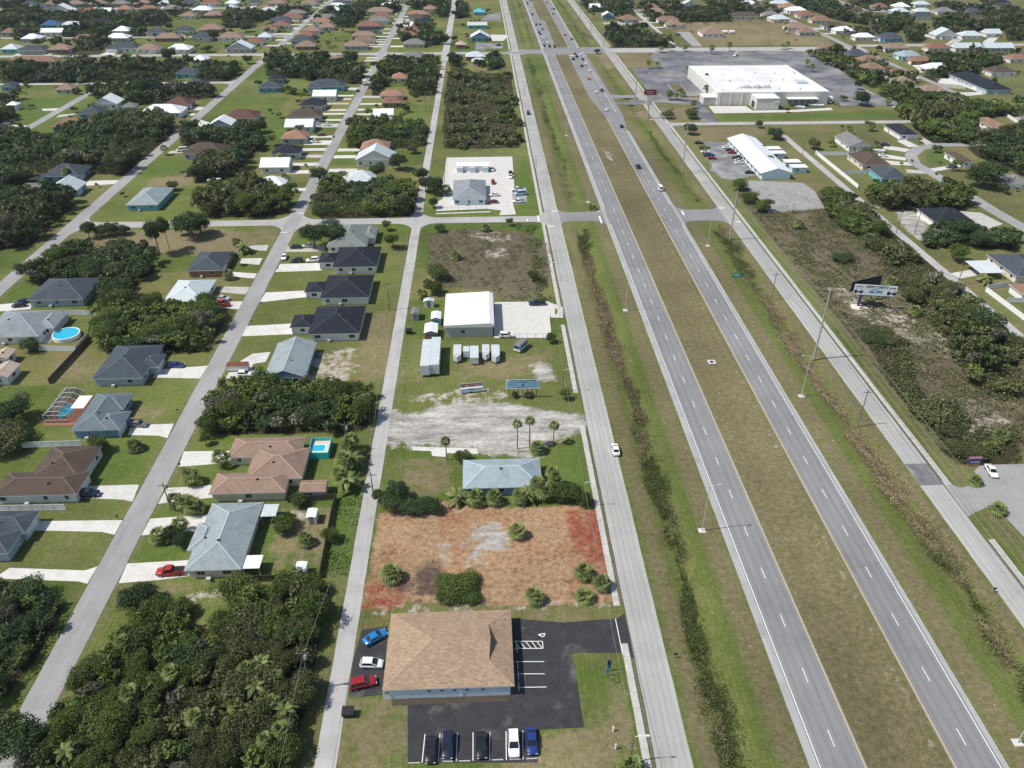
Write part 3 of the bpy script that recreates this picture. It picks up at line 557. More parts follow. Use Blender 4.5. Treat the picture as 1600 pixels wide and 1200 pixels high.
 ('far woods',4.6,4,8,1,[(436.9,804.9),(490.9,844.0),(524.8,801.5),(500.0,760.3),(471.1,757.0),(409.9,742.0)]),
 ('far woods',4.6,4,8,1,[(411.1,955.0),(480.4,939.1),(448.4,879.0),(408.4,880.6)]),
 ('far woods',4.6,4,8,1,[(512.3,937.8),(555.0,910.8),(522.7,853.6),(485.1,877.6)]),
 ('far woods',4.6,4,8,1,[(389.3,760.1),(414.1,768.1),(376.4,702.9),(364.1,703.4)]),
 ('far woods',4.6,4,8,1,[(354.8,640.2),(398.4,645.0),(421.1,637.6),(361.2,580.2),(328.9,565.4),(318.3,576.4)]),
 ('far woods',4.6,4,8,1,[(525.1,876.0),(575.4,885.8),(530.6,811.2),(496.3,812.5)]),
 ('far woods',4.6,4,8,1,[(311.2,571.3),(333.6,581.2),(331.8,560.1),(314.8,555.6)]),
 ('far woods',4.6,4,8,1,[(479.8,756.6),(497.4,755.9),(468.1,707.1),(454.3,707.7)]),
 ('far woods',4.6,4,8,1,[(309.0,908.0),(326.1,907.4),(294.0,830.6),(284.6,830.9)])]
P_CARS = [
 ('sedan','azure',(-19.8,98.7),(-23.8,95.9)),
 ('hatch','white',(-19.8,91.3),(-24.0,91.6)),
 ('suv','crimson',(-20.4,88.0),(-25.4,86.9)),
 ('sedan','black',(-10.3,72.1),(-10.4,76.7)),
 ('suv','midnight',(-7.6,72.6),(-7.6,77.5)),
 ('sedan','black',(-2.0,72.4),(-2.2,77.4)),
 ('suv','white',(3.2,72.6),(3.2,77.3)),
 ('sedan','royal',(6.2,72.7),(6.1,77.9)),
 ('sedan','white',(31.6,154.7),(31.5,149.6)),
 ('sedan','white',(119.8,138.1),(120.5,142.7)),
 ('pickup','red',(-68.2,115.3),(-62.7,115.5)),
 ('suv','midnight',(-88.7,140.5),(-95.4,140.4)),
 ('sedan','grey',(-88.0,167.3),(-93.0,167.9)),
 ('sedan','royal',(-87.8,196.5),(-92.6,196.9)),
 ('sedan','black',(-156.2,236.6),(-152.0,237.3)),
 ('sedan','midnight',(-156.3,239.2),(-152.4,240.0)),
 ('pickup','red',(-89.6,236.6),(-84.9,234.5)),
 ('sedan','silver',(-85.4,239.0),(-90.7,239.7)),
 ('suv','black',(-71.9,269.2),(-66.6,269.2)),
 ('suv','white',(-65.4,269.2),(-61.3,269.9)),
 ('sedan','white',(-74.2,270.7),(-74.6,275.0)),
 ('sedan','black',(-74.3,282.1),(-69.8,282.2)),
 ('sedan','silver',(-69.1,283.0),(-65.8,283.2)),
 ('suv','white',(9.1,210.3),(3.9,210.5)),
 ('pickup','midnight',(14.2,231.6),(20.4,231.8)),
 ('hatch','white',(-67.0,190.9),(-71.2,191.2)),
 ('hatch','silver',(-63.9,190.8),(-66.2,190.9)),
 ('pickup','white',(13.5,343.5),(17.9,343.8)),
 ('van','paleblue',(14.2,337.6),(19.6,338.5)),
 ('pickup','white',(12.9,328.0),(18.0,328.3)),
 ('sedan','black',(13.6,370.2),(13.4,366.0)),
 ('sedan','white',(13.2,360.2),(13.6,364.3)),
 ('hatch','crimson',(5.0,352.6),(4.9,355.9)),
 ('sedan','silver',(5.2,371.8),(5.0,375.2)),
 ('sedan','white',(2.9,337.0),(7.7,337.4)),
 ('sedan','maroon',(2.3,328.4),(6.6,328.3)),
 ('van','white',(-14.8,347.5),(-14.5,337.9)),
 ('truck','white',(-79.4,570.6),(-77.9,551.1)),
 ('sedan','black',(-80.9,537.4),(-80.9,544.2)),
 ('suv','black',(-70.3,529.4),(-65.8,529.2)),
 ('sedan','maroon',(-89.3,436.2),(-85.6,437.0)),
 ('pickup','white',(-91.7,423.5),(-86.2,423.8)),
 ('sedan','white',(-91.0,458.2),(-85.2,457.3)),
 ('sedan','silver',(-96.2,459.4),(-91.9,459.2)),
 ('sedan','red',(-96.6,495.2),(-93.5,495.9)),
 ('pickup','white',(-167.2,938.2),(-159.4,937.9)),
 ('sedan','white',(54.5,912.2),(54.5,916.8)),
 ('suv','black',(54.5,867.7),(54.5,872.3)),
 ('suv','black',(54.4,804.6),(54.4,809.2)),
 ('sedan','midnight',(58.1,806.1),(58.1,810.7)),
 ('sedan','grey',(58.5,779.4),(58.5,784.0)),
 ('suv','black',(54.0,759.1),(54.0,763.7)),
 ('sedan','midnight',(54.7,747.3),(54.7,751.9)),
 ('sedan','white',(54.9,740.1),(54.9,744.7)),
 ('sedan','white',(56.8,735.0),(56.8,739.6)),
 ('sedan','silver',(54.2,726.2),(54.2,730.8)),
 ('sedan','paleblue',(54.9,709.5),(54.9,714.1)),
 ('sedan','midnight',(54.1,695.0),(54.1,699.6)),
 ('sedan','white',(57.7,708.6),(57.7,713.2)),
 ('suv','black',(58.1,691.8),(58.1,696.4)),
 ('sedan','maroon',(62.1,692.9),(62.1,697.5)),
 ('suv','black',(54.0,951.2),(54.0,955.8)),
 ('sedan','grey',(58.3,971.6),(58.3,976.2)),
 ('sedan','white',(57.7,931.2),(57.7,935.8)),
 ('sedan','grey',(76.0,964.0),(76.0,959.4)),
 ('sedan','silver',(76.1,913.9),(76.1,909.3)),
 ('suv','black',(79.6,911.7),(79.6,907.1)),
 ('sedan','maroon',(76.0,876.1),(76.0,871.5)),
 ('sedan','grey',(76.2,751.1),(76.2,746.5)),
 ('sedan','crimson',(80.2,731.2),(80.2,726.6)),
 ('sedan','maroon',(75.8,664.2),(75.8,659.6)),
 ('suv','black',(76.0,653.3),(76.0,648.7)),
 ('suv','black',(72.2,643.0),(72.2,638.4)),
 ('sedan','white',(79.6,660.6),(79.6,656.0)),
 ('sedan','white',(82.2,665.2),(82.2,660.6)),
 ('sedan','midnight',(79.5,641.6),(79.5,637.0)),
 ('sedan','white',(79.6,624.5),(79.6,619.9)),
 ('sedan','midnight',(75.9,617.5),(75.9,612.9)),
 ('sedan','white',(79.3,599.6),(79.3,595.0)),
 ('sedan','orange',(76.0,573.1),(76.0,568.5)),
 ('suv','maroon',(80.0,538.0),(80.0,533.4)),
 ('sedan','white',(75.8,533.6),(75.8,529.0)),
 ('sedan','white',(76.2,487.7),(76.2,483.1)),
 ('sedan','midnight',(79.5,449.8),(79.5,445.2)),
 ('suv','black',(76.1,377.0),(76.1,372.4)),
 ('van','white',(80.5,344.8),(80.5,340.2)),
 ('suv','black',(28.3,476.2),(28.3,480.8)),
 ('sedan','midnight',(117.7,413.6),(113.1,413.6)),
 ('pickup','black',(118.3,404.7),(113.7,404.7)),
 ('sedan','white',(117.2,397.4),(112.6,397.4)),
 ('pickup','royal',(117.6,391.8),(113.0,391.8)),
 ('sedan','crimson',(117.9,386.6),(113.3,386.6)),
 ('sedan','white',(130.4,404.6),(125.8,404.6)),
 ('sedan','midnight',(130.7,399.9),(126.1,399.9)),
 ('sedan','crimson',(130.7,396.2),(126.1,396.2)),
 ('pickup','black',(131.0,386.4),(126.4,386.4)),
 ('sedan','silver',(130.5,382.9),(125.9,382.9)),
 ('sedan','white',(129.7,378.7),(125.1,378.7)),
 ('sedan','midnight',(130.2,363.7),(125.6,363.7)),
 ('suv','midnight',(215.3,405.4),(210.2,406.4)),
 ('sedan','white',(205.8,387.0),(201.3,388.0)),
 ('pickup','grey',(226.2,368.1),(231.6,369.2)),
 ('truck','white',(216.5,490.5),(221.7,508.1)),
 ('sedan','black',(174.7,746.4),(179.0,746.2)),
 ('van','white',(197.2,644.3),(206.5,657.0)),
 ('sedan','white',(339.1,713.5),(339.9,707.3)),
 ('sedan','white',(-274.2,467.3),(-270.5,467.2)),
 ('van','white',(-156.4,410.3),(-153.8,411.1)),
 ('sedan','black',(13.6,702.0),(18.4,701.8)),
 ('sedan','royal',(243.6,327.7),(247.8,327.6))]
P_power = [
 (96.6,193.5),
 (96.4,283.7),
 (96.0,366.2),
 (93.3,485.6),
 (89.4,600.8),
 (92.3,697.5),
 (99.9,842.0)]
P_light = [
 (46.3,123.6),
 (46.1,226.6),
 (46.0,327.8),
 (46.6,431.8),
 (86.3,174.6),
 (86.4,278.4),
 (86.3,72.3),
 (99.6,463.2)]
P_wood = [
 (96.0,160.2),
 (96.5,232.5),
 (-32.1,87.0),
 (-31.4,230.0),
 (-26.4,136.7),
 (-71.7,134.8),
 (164.8,288.2),
 (171.9,287.3),
 (165.0,241.1),
 (-33.4,487.5),
 (-34.5,404.3),
 (-34.6,154.8),
 (162.8,390.1)]
P_flamp = [
 (22.0,71.3),
 (21.2,132.2),
 (21.2,179.3),
 (22.1,249.2),
 (25.9,367.9),
 (28.6,524.2)]
P_palm = [
 ((7.3,154.2),8.8),
 ((10.4,155.0),9),
 ((16.5,155.8),7),
 ((-10.2,150.4),7),
 ((14.8,139.6),5.5),
 ((15.2,138.4),4.5)]
P_sabal = [
 ((-20.1,112.2),1.6),
 ((5.9,123.4),1.6),
 ((8.4,105.2),1.6),
 ((18.9,111.2),1.6),
 ((22.2,108.3),1.4),
 ((21.6,69.9),1.2),
 ((18.3,105.5),0.5),
 ((-7.0,135.3),2.2),
 ((-3.0,134.2),2.0),
 ((1.1,134.3),1.8),
 ((6.8,134.1),2.2),
 ((8.8,135.0),2.6),
 ((11.1,136.6),3.2),
 ((12.6,135.2),2.6),
 ((17.0,135.0),1.5),
 ((12.2,152.6),1.5),
 ((-21.0,237.3),2.0),
 ((-10.4,269.6),1.2),
 ((0.9,296.4),1.6),
 ((127.3,294.1),2.2),
 ((139.0,219.6),1.6),
 ((153.4,200.5),2.0),
 ((151.5,228.2),1.5),
 ((140.8,240.8),1.6),
 ((123.5,160.9),1.2),
 ((128.9,152.4),1.8),
 ((124.3,148.6),1.2),
 ((114.2,136.9),0.6),
 ((114.0,126.9),0.8),
 ((175.0,242.0),2.2),
 ((46.6,318.8),0.6),
 ((-37.4,86.8),4.2),
 ((-34.5,80.5),4.2),
 ((-40.5,89.5),4.4),
 ((-37.1,81.8),4.0),
 ((-36.7,74.9),4.4),
 ((-40.6,85.0),4.6),
 ((-34.5,76.7),4.0),
 ((-66.8,95.3),4.0),
 ((-43.0,88.3),4.4),
 ((-61.4,84.3),4.2),
 ((-67.7,74.4),4.2),
 ((-43.0,81.4),4.2),
 ((-49.0,79.3),4.5),
 ((-55.8,88.2),4.4),
 ((-33.8,151.6),4.0),
 ((-34.2,146.1),4.2),
 ((-33.8,154.8),3.5),
 ((-34.6,141.5),3.8),
 ((-32.6,140.3),3.4),
 ((-32.6,148.5),3.2),
 ((-39.4,122.9),1.4),
 ((-87.6,157.4),1.2),
 ((-70.8,124.8),2.0),
 ((-66.9,127.3),2.6),
 ((-64.4,150.3),2.8),
 ((-69.8,144.0),2.2),
 ((-70.7,136.2),1.6),
 ((-66.1,133.9),1.8),
 ((-68.2,135.1),2.0),
 ((-149.7,266.5),2.5),
 ((-90.4,255.5),2.0),
 ((-93.7,281.7),3.0),
 ((-90.5,278.6),3.0),
 ((-122.2,230.9),1.8),
 ((-87.8,208.9),1.6),
 ((154.0,672.5),4),
 ((184.3,657.8),5),
 ((202.0,670.6),5),
 ((145.5,666.0),4),
 ((166.3,672.0),3),
 ((123.9,605.1),4),
 ((130.9,607.6),4),
 ((149.6,587.5),4),
 ((119.5,510.0),4),
 ((123.6,509.8),4),
 ((127.2,507.6),4),
 ((145.5,519.7),5),
 ((129.6,487.3),3.5),
 ((242.6,606.2),4),
 ((240.2,589.4),4),
 ((247.7,675.8),4),
 ((252.8,679.1),4),
 ((300.1,738.1),2.5),
 ((202.0,428.3),3),
 ((217.1,434.1),3),
 ((251.9,490.5),3),
 ((248.4,460.2),3),
 ((333.9,632.7),3),
 ((337.5,665.4),3),
 ((-161.3,404.2),3.5),
 ((-252.8,739.5),4),
 ((-271.0,568.0),4),
 ((-193.3,365.7),4.5),
 ((-99.9,391.2),3.5),
 ((-90.2,354.9),3.5),
 ((-125.1,697.3),4),
 ((-187.0,778.0),4),
 ((0.2,806.7),4),
 ((-10.5,730.1),4),
 ((-16.2,339.2),3)]
P_tree = [
 ((-122.1,278.3),13,4.6,1),
 ((-120.0,282.8),12,2.4,0),
 ((-155.0,295.1),6,3.4,1),
 ((-147.5,298.0),5,4,1),
 ((-150.6,296.5),4,3,0),
 ((-142.7,298.7),3.5,3,1),
 ((-114.1,293.5),9,6.5,1),
 ((-112.4,298.3),7,5,1),
 ((-119.5,297.0),5,3,1),
 ((-64.6,282.1),9,5.5,1),
 ((-57.1,284.9),8,5,1),
 ((-65.9,308.5),7,4,1),
 ((-34.6,281.0),6,3.6,0),
 ((-39.0,298.8),4,2.2,0),
 ((-16.3,252.6),5,4.2,0),
 ((-17.4,240.7),4.5,3.6,0),
 ((17.0,249.4),4,2.4,0),
 ((19.8,206.6),3,1.8,0),
 ((21.2,175.6),3,1.6,0),
 ((-17.4,296.3),3,2.4,0),
 ((174.7,261.0),6,4,0),
 ((132.6,262.6),2.6,4.2,1),
 ((186.2,281.8),7,5.5,1),
 ((153.2,205.4),8.5,7.5,1),
 ((201.9,273.3),4,3.5,2),
 ((229.0,340.4),11,9.5,1),
 ((235.5,491.1),8,5.5,1),
 ((322.7,767.0),5,2.6,1),
 ((251.2,533.6),5,3,1),
 ((172.9,402.4),5,4,2),
 ((158.5,420.6),6,5,1),
 ((265.7,547.2),5,3,0),
 ((323.3,665.9),4,3,1),
 ((94.3,664.6),3.5,3,0),
 ((114.8,431.7),6,4.5,1),
 ((123.4,465.1),5,4.5,0),
 ((109.3,465.6),4,4,0),
 ((156.6,443.0),4,2.5,2),
 ((116.4,340.4),5,4,0),
 ((118.5,314.2),5,4.5,0),
 ((115.9,323.9),4.5,4,0),
 ((-16.6,867.4),9,6,1),
 ((-62.6,724.4),8,6,1),
 ((-96.6,631.1),9,7,1),
 ((-39.8,376.3),7,5,1),
 ((-35.4,402.1),4,3.4,2),
 ((-44.9,486.4),4,3,1),
 ((-49.2,362.4),7,4.5,1),
 ((-28.0,359.3),6,4,1),
 ((-124.4,775.6),11,5,1),
 ((-149.4,872.6),10,6,1),
 ((-21.4,722.8),5,3.5,1),
 ((-20.8,640.2),6,4.5,1),
 ((10.8,615.2),6,4.5,1),
 ((-1.1,618.5),5,3.5,1),
 ((-122.2,534.5),4,3.5,0),
 ((-75.5,358.8),7,5,1),
 ((-123.2,444.1),6,5,1),
 ((-229.3,738.6),8,6,1),
 ((-219.2,683.5),5,5,0),
 ((-203.3,686.3),5,3,1),
 ((-245.9,592.2),10,7,1),
 ((-217.6,533.8),10,7,1),
 ((-175.2,634.1),6,4,1),
 ((-232.5,552.3),10,7,1),
 ((-238.5,648.7),9,7,1),
 ((-194.8,496.0),6,4,1),
 ((-274.4,583.0),6,3,1),
 ((-317.9,584.7),10,8,1),
 ((-278.7,480.7),6,5,1),
 ((-211.7,779.0),8,6,1),
 ((-284.4,790.5),6,4,0),
 ((-367.5,713.8),6,5,0),
 ((-132.8,363.3),7,5,1),
 ((-140.4,350.4),4,3,0),
 ((-96.2,157.2),4,2.4,0),
 ((-94.7,156.5),3,1.5,0),
 ((-70.8,163.5),5,3.2,0),
 ((-70.7,158.8),3,1.5,0),
 ((-123.6,171.2),6,5,1),
 ((-121.1,162.8),5,5,2),
 ((-120.0,158.1),5,5,2),
 ((-118.6,160.0),5,4.5,2),
 ((-68.0,125.4),3.5,2.4,1),
 ((-66.0,123.4),3,2,1),
 ((-45.0,127.0),3.5,2.6,0),
 ((-43.1,135.2),3,2,0),
 ((-44.0,128.9),3,1.8,0),
 ((-22.0,133.8),3.6,3.2,1),
 ((-18.7,132.6),3,2.8,1),
 ((-16.1,132.0),2.6,2.4,1),
 ((-24.8,136.1),3,2,0),
 ((-20.8,136.5),4.5,3,1),
 ((-12.9,131.9),3,2.6,1),
 ((18.9,134.3),4,3.2,0),
 ((15.8,134.4),4,2.6,0),
 ((21.6,132.9),3,2,0),
 ((-6.1,149.4),3,2.2,0),
 ((-6.5,108.1),1.8,3.8,0),
 ((-8.6,110.2),1.8,2.8,0),
 ((-4.5,110.3),1.8,2.8,0),
 ((-8.6,106.8),1.7,2.6,0),
 ((-4.2,106.7),1.7,2.6,0),
 ((-69.1,106.6),5,3.4,1),
 ((-67.8,108.2),4,2.6,1),
 ((-59.3,105.0),3,2.4,0),
 ((-50.3,108.3),4.5,4,0),
 ((-48.0,106.6),4,3.5,0),
 ((-34.1,123.6),3,2,0),
 ((-79.6,79.1),7,3.4,2),
 ((-76.2,77.0),7,4.5,1),
 ((-21.5,323.4),4,2.4,1),
 ((-21.5,339.4),7,4.5,1),
 ((-25.7,343.8),7,4,1),
 ((10.7,302.0),3,1.6,1),
 ((-136.6,207.9),3.5,3.4,1),
 ((-90.6,267.0),5,1.6,1)]
P_fence = [
 ('vinyl',[(-137.0,230.6),(-126.5,229.7)]),
 ('vinyl',[(-134.3,207.6),(-122.9,206.6),(-122.6,215.6)]),
 ('vinyl',[(-116.2,159.3),(-101.7,159.5)]),
 ('vinyl',[(-112.9,135.9),(-95.3,135.6)]),
 ('vinyl',[(171.9,235.6),(173.0,211.3)]),
 ('vinyl',[(172.9,237.0),(183.2,239.4)]),
 ('vinyl',[(174.4,227.1),(182.6,227.0)]),
 ('vinyl',[(171.0,393.6),(171.1,340.9)]),
 ('vinyl',[(170.5,391.4),(189.1,390.1)]),
 ('vinyl',[(171.0,360.4),(185.9,361.5)]),
 ('vinyl',[(-209.1,357.8),(-188.9,357.0)]),
 ('vinyl',[(393.7,734.4),(400.8,715.7)]),
 ('vinyl',[(-204.5,682.3),(-189.3,681.7)]),
 ('vinyl',[(311.3,465.1),(306.6,437.2)]),
 ('wood',[(-122.8,188.8),(-121.6,213.1)]),
 ('wood',[(-45.8,136.2),(-35.1,136.9)]),
 ('wood',[(-35.0,137.1),(-35.2,132.7),(-34.7,112.9)]),
 ('wood',[(-52.0,112.5),(-44.2,112.5),(-35.0,112.8)]),
 ('wood',[(92.9,758.6),(98.0,729.8)]),
 ('chain',[(-17.5,347.7),(-18.3,394.7),(15.6,395.0),(14.7,349.8)]),
 ('chain',[(-20.0,319.5),(1.5,319.2)]),
 ('chain',[(2.6,209.6),(20.4,208.9),(21.0,222.5)])]
P_misc = {
 'bill': (123.6,226.4),
 'blue0': (6.1,176.8),
 'blue1': (13.5,176.8),
 'lettersign': (-4.2,180.0),
 'pylon': (98.0,466.1),
 'green': (88.6,246.6),
 'shopsign': (117.4,143.3),
 'pool': (-129.6,215.9),
 'bluepool0': (-44.0,151.9),
 'bluepool1': (-39.0,151.9),
 'bluepool2': (-46.5,158.0),
 'cage0': (-115.3,169.8),
 'cage1': (-109.5,169.7),
 'cage2': (-117.2,181.0),
 'sign0': (18.4,88.8),
 'drain': (66.3,193.4),
 'shedA': (-38.5,114.1),
 'shedB': (-39.1,130.2),
 'bin': (-24.7,81.7),
 'bin2': (-23.8,213.9)}
P_trail = [
 [(-9.6,195.3),(-7.3,195.2),(-7.5,204.3)],
 [(-6.7,197.9),(-4.9,197.8),(-4.9,203.2)],
 [(-4.7,194.2),(-2.2,194.1),(-2.2,203.4)],
 [(-1.1,196.1),(1.0,196.0),(1.1,204.0)],
 [(1.6,194.6),(4.0,194.5),(4.2,203.8)],
 [(-18.7,188.1),(-16.1,188.0),(-17.0,205.3)],
 [(-16.1,188.6),(-13.4,188.5),(-14.2,206.6)]]
P_lot = {
 'bottom': [(-14.9,84.6),(4.0,84.4),(4.1,93.7),(4.6,100.4)],
 'x': []}
P_darklot = [
 [(-14.9,84.6),(3.6,84.7),(4.0,101.2),(13.7,99.8),(20.5,100.2),(24.1,100.3),(24.3,92.5),(16.1,92.8),(14.4,92.6),(15.0,90.1),(14.9,84.8),(15.1,77.8),(7.6,77.7),(6.9,71.9),(-14.0,72.7)],
 [(-24.6,99.6),(-19.9,100.3),(-19.1,85.4),(-25.1,85.0),(-25.3,90.3),(-25.3,92.3)],
 [(23.6,100.0),(25.7,101.5),(25.8,90.9),(24.3,92.9)]]
P_marks = [
 ((-11.5,77.6),(-11.7,72.6)),
 ((-9.0,77.6),(-9.1,72.6)),
 ((-6.1,77.6),(-6.2,72.6)),
 ((-3.5,77.6),(-3.5,72.6)),
 ((-0.7,77.5),(-0.8,72.6)),
 ((2.0,77.6),(1.9,72.5)),
 ((4.8,77.6),(4.6,72.5)),
 ((4.4,88.7),(9.3,88.5)),
 ((4.3,85.9),(9.4,85.8)),
 ((4.1,91.3),(9.4,91.1)),
 ((23.8,100.3),(23.9,92.3)),
 ((4.2,95.8),(9.4,95.6)),
 ((4.1,94.2),(9.4,94.0)),
 ((9.4,95.6),(9.4,94.0)),
 ((4.3,95.7),(5.1,94.2)),
 ((5.3,95.6),(6.1,94.2)),
 ((6.3,95.6),(7.2,94.1)),
 ((7.4,95.6),(8.2,94.1)),
 ((8.4,95.5),(9.2,94.1))]
P_wstop = [
 ((-13.9,72.6),(-12.0,72.6)),
 ((-8.4,72.7),(-6.7,72.6)),
 ((-5.8,72.6),(-3.9,72.6)),
 ((-0.4,72.6),(1.4,72.6)),
 ((2.4,72.6),(4.2,72.6)),
 ((5.1,72.6),(7.0,72.6))]
P_lots = [
 ('grey',[(13.3,348.2),(20.1,347.9),(19.3,327.2),(13.2,326.1)]),
 ('concrete',[(3.2,234.2),(21.0,233.9),(25.7,229.7),(25.2,222.4),(20.8,222.5),(20.5,209.4),(2.6,210.0)]),
 ('concrete',[(-17.9,394.6),(15.5,395.4),(14.7,350.9),(13.3,342.3),(13.2,325.9),(13.9,314.5),(6.8,313.8),(7.8,319.4),(1.5,321.6),(-20.0,319.5),(-20.6,329.2),(-17.5,335.1),(-18.4,355.5),(-18.2,373.0)]),
 ('concrete',[(-19.9,317.2),(3.2,318.6),(3.1,317.5),(-19.8,316.0)]),
 ('grey',[(124.2,354.0),(148.8,349.3),(150.2,338.4),(146.7,316.3),(120.9,312.0),(122.2,323.6),(119.9,331.5),(121.5,340.7),(120.2,351.7),(117.6,354.3)]),
 ('worn',[(119.5,417.6),(131.8,415.5),(129.8,361.5),(117.4,353.6),(112.9,357.0),(112.3,366.1),(109.3,367.6),(113.0,375.6),(113.6,395.8)]),
 ('grey',[(116.6,141.2),(119.4,143.5),(134.0,143.2),(116.2,114.5),(115.4,119.5),(115.0,124.3),(114.9,128.5),(112.7,128.6),(109.3,127.1),(106.7,125.7),(106.9,138.3),(110.0,135.3),(115.4,136.8)]),
 ('asphalt',[(134.1,653.2),(143.0,672.9),(234.2,670.8),(272.7,667.9),(254.8,524.3),(263.0,498.2),(257.3,490.3),(223.6,491.6),(226.2,516.6),(135.2,511.5),(131.4,495.2),(113.2,504.0),(95.1,498.6),(81.4,501.1),(97.2,510.9),(110.0,508.3),(112.6,608.4),(122.5,610.8),(133.3,604.7)]),
 ('asphalt',[(145.9,566.7),(150.4,566.5),(138.4,494.9),(137.5,457.4),(127.4,454.4),(129.6,487.3)]),
 ('concrete',[(140.9,493.6),(163.8,492.7),(164.7,481.7),(188.3,482.1),(214.8,486.6),(214.1,481.1),(186.4,476.9),(139.9,476.0)]),
 ('grey',[(179.7,763.8),(191.4,763.3),(185.7,692.4),(177.7,692.7)]),
 ('worn',[(-2.8,716.0),(20.0,712.1),(19.4,690.2),(5.6,689.4),(4.5,681.0),(-3.8,681.4)]),
 ('concrete',[(9.8,756.8),(25.8,754.5),(25.5,746.3),(20.4,724.2),(10.5,724.6)]),
 ('worn',[(6.4,875.2),(22.5,887.8),(21.1,837.0),(3.6,837.6)])]
P_slab = [
 [(-19.0,156.0),(-2.6,154.6),(-2.5,152.4),(-10.3,153.1),(-10.3,151.5),(-13.8,152.1),(-14.1,154.0),(-18.7,154.5)]]
P_store = [
 (146.6,493.8),
 (215.2,496.0)]
# ---------------------------------------------------------------- ground sheet
xs = np.concatenate([[-7000, -2500, -1000, -760], np.arange(-620, -240, 4.), np.arange(-240, 260, 1.5), np.arange(260, 690, 4.), [760, 1000, 2500, 7000]])
ys = np.concatenate([[-4000, -800, -100, 0, 25], np.arange(45, 420, 1.5), np.arange(420, 1060, 4.), [1200, 2000, 5000, 12000]])
GX, GY = np.meshgrid(xs, ys); NX, NY = len(xs), len(ys)
def bump1(x, c, w): return np.exp(-((x - c) / w) ** 2)
gate = np.clip(np.minimum(np.abs(GY - 311) - 14, np.abs(GY - 674) - 22) / 6, 0, 1)
GZ = -.9*bump1(GX, 39.3, 2.2)*gate - .9*bump1(GX, 94.2, 2.4)*gate*(GX < 100) - .35*bump1(GX, 66.5, 3.5)*(GY < 630)
GZ += .05*np.sin(GX*.31 + GY*.13)*np.sin(GY*.23 - GX*.07) * 0
cover = {}
def soft(polys, d):
    a = np.zeros(GX.shape)
    for p in polys:
        x0, x1 = min(q[0] for q in p) - 6, max(q[0] for q in p) + 6; y0, y1 = min(q[1] for q in p) - 6, max(q[1] for q in p) + 6
        i0, i1 = np.searchsorted(xs, [x0, x1]); j0, j1 = np.searchsorted(ys, [y0, y1])
        if i1 <= i0 or j1 <= j0: continue
        sx, sy = GX[j0:j1, i0:i1], GY[j0:j1, i0:i1]
        v = (inside(p, sx, sy).astype(float) + inside(p, sx + d, sy) + inside(p, sx - d, sy) + inside(p, sx, sy + d) + inside(p, sx, sy - d)) / 5
        a[j0:j1, i0:i1] = np.maximum(a[j0:j1, i0:i1], v)
    return a
for k in P_GC: cover[k] = soft(P_GC[k], 4.5 if k in ('redmulch', 'dryfield') else 2.8 if k in ('sand', 'lush', 'brown', 'mulch') else 1.6)
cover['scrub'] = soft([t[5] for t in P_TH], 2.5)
road_side = lambda x, c, w: bump1(GX, c, w)
cover['dry'] = np.clip(1.05*bump1(GX, 66.5, 7.5) + .8*bump1(GX, 85.5, 2.6)*(GY < 660) + .75*bump1(GX, 47.8, 2.2) + .7*bump1(GX, 98.8, 1.8) + .7*bump1(GX, 34.6, 1.8) + .3*(GX > 110) + .27, 0, 1)
for e_, y0_, y1_ in ((-29.6, 0, 640), (-24.9, 0, 640), (-81.9, 0, 1000), (-75.0, 0, 1000), (-171, 60, 1000), (-163.7, 60, 1000), (163.2, 0, 430), (168, 0, 430)):
    cover['dry'] = np.maximum(cover['dry'], .62*bump1(GX, e_, 1.3)*(GY > y0_)*(GY < y1_))
lush2 = .8*bump1(GX, 44.6, 2.0) + .85*bump1(GX, 89.0, 1.5)*(GY < 300)
cover['lush'] = np.clip(np.maximum(cover['lush'], lush2), 0, 1)
cover['verge'] = np.clip(bump1(GX, 71.8, 1.0)*(GY < 640) + .8*bump1(GX, 83.6, .9)*(GY < 320), 0, 1)
# every parcel has its own tone: plots about 24 m deep between the streets
pc = np.searchsorted(np.array([-345, -300, -256, -212, -167, -123, -78, -27, 29, 104, 135, 165, 210, 255, 310, 360, 410]), GX)*131 + np.floor((GY + 7)/24.4).astype(int)*17
pv = (np.sin(pc*12.9898)*43758.5453) % 1.0
cover['plot'] = np.where((GX > 33) & (GX < 108), .5, pv)
me = bpy.data.meshes.new('ground')
nv = NX*NY; me.vertices.add(nv); me.vertices.foreach_set('co', np.stack([GX, GY, GZ], -1).astype(np.float32).ravel())
ii = np.arange(nv).reshape(NY, NX); q = np.stack([ii[:-1, :-1], ii[:-1, 1:], ii[1:, 1:], ii[1:, :-1]], -1).reshape(-1, 4)
me.loops.add(q.size); me.loops.foreach_set('vertex_index', q.ravel().astype(np.int32))
me.polygons.add(len(q)); me.polygons.foreach_set('loop_start', (np.arange(len(q))*4).astype(np.int32))
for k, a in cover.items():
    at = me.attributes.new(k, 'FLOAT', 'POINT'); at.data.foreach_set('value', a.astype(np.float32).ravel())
me.update()
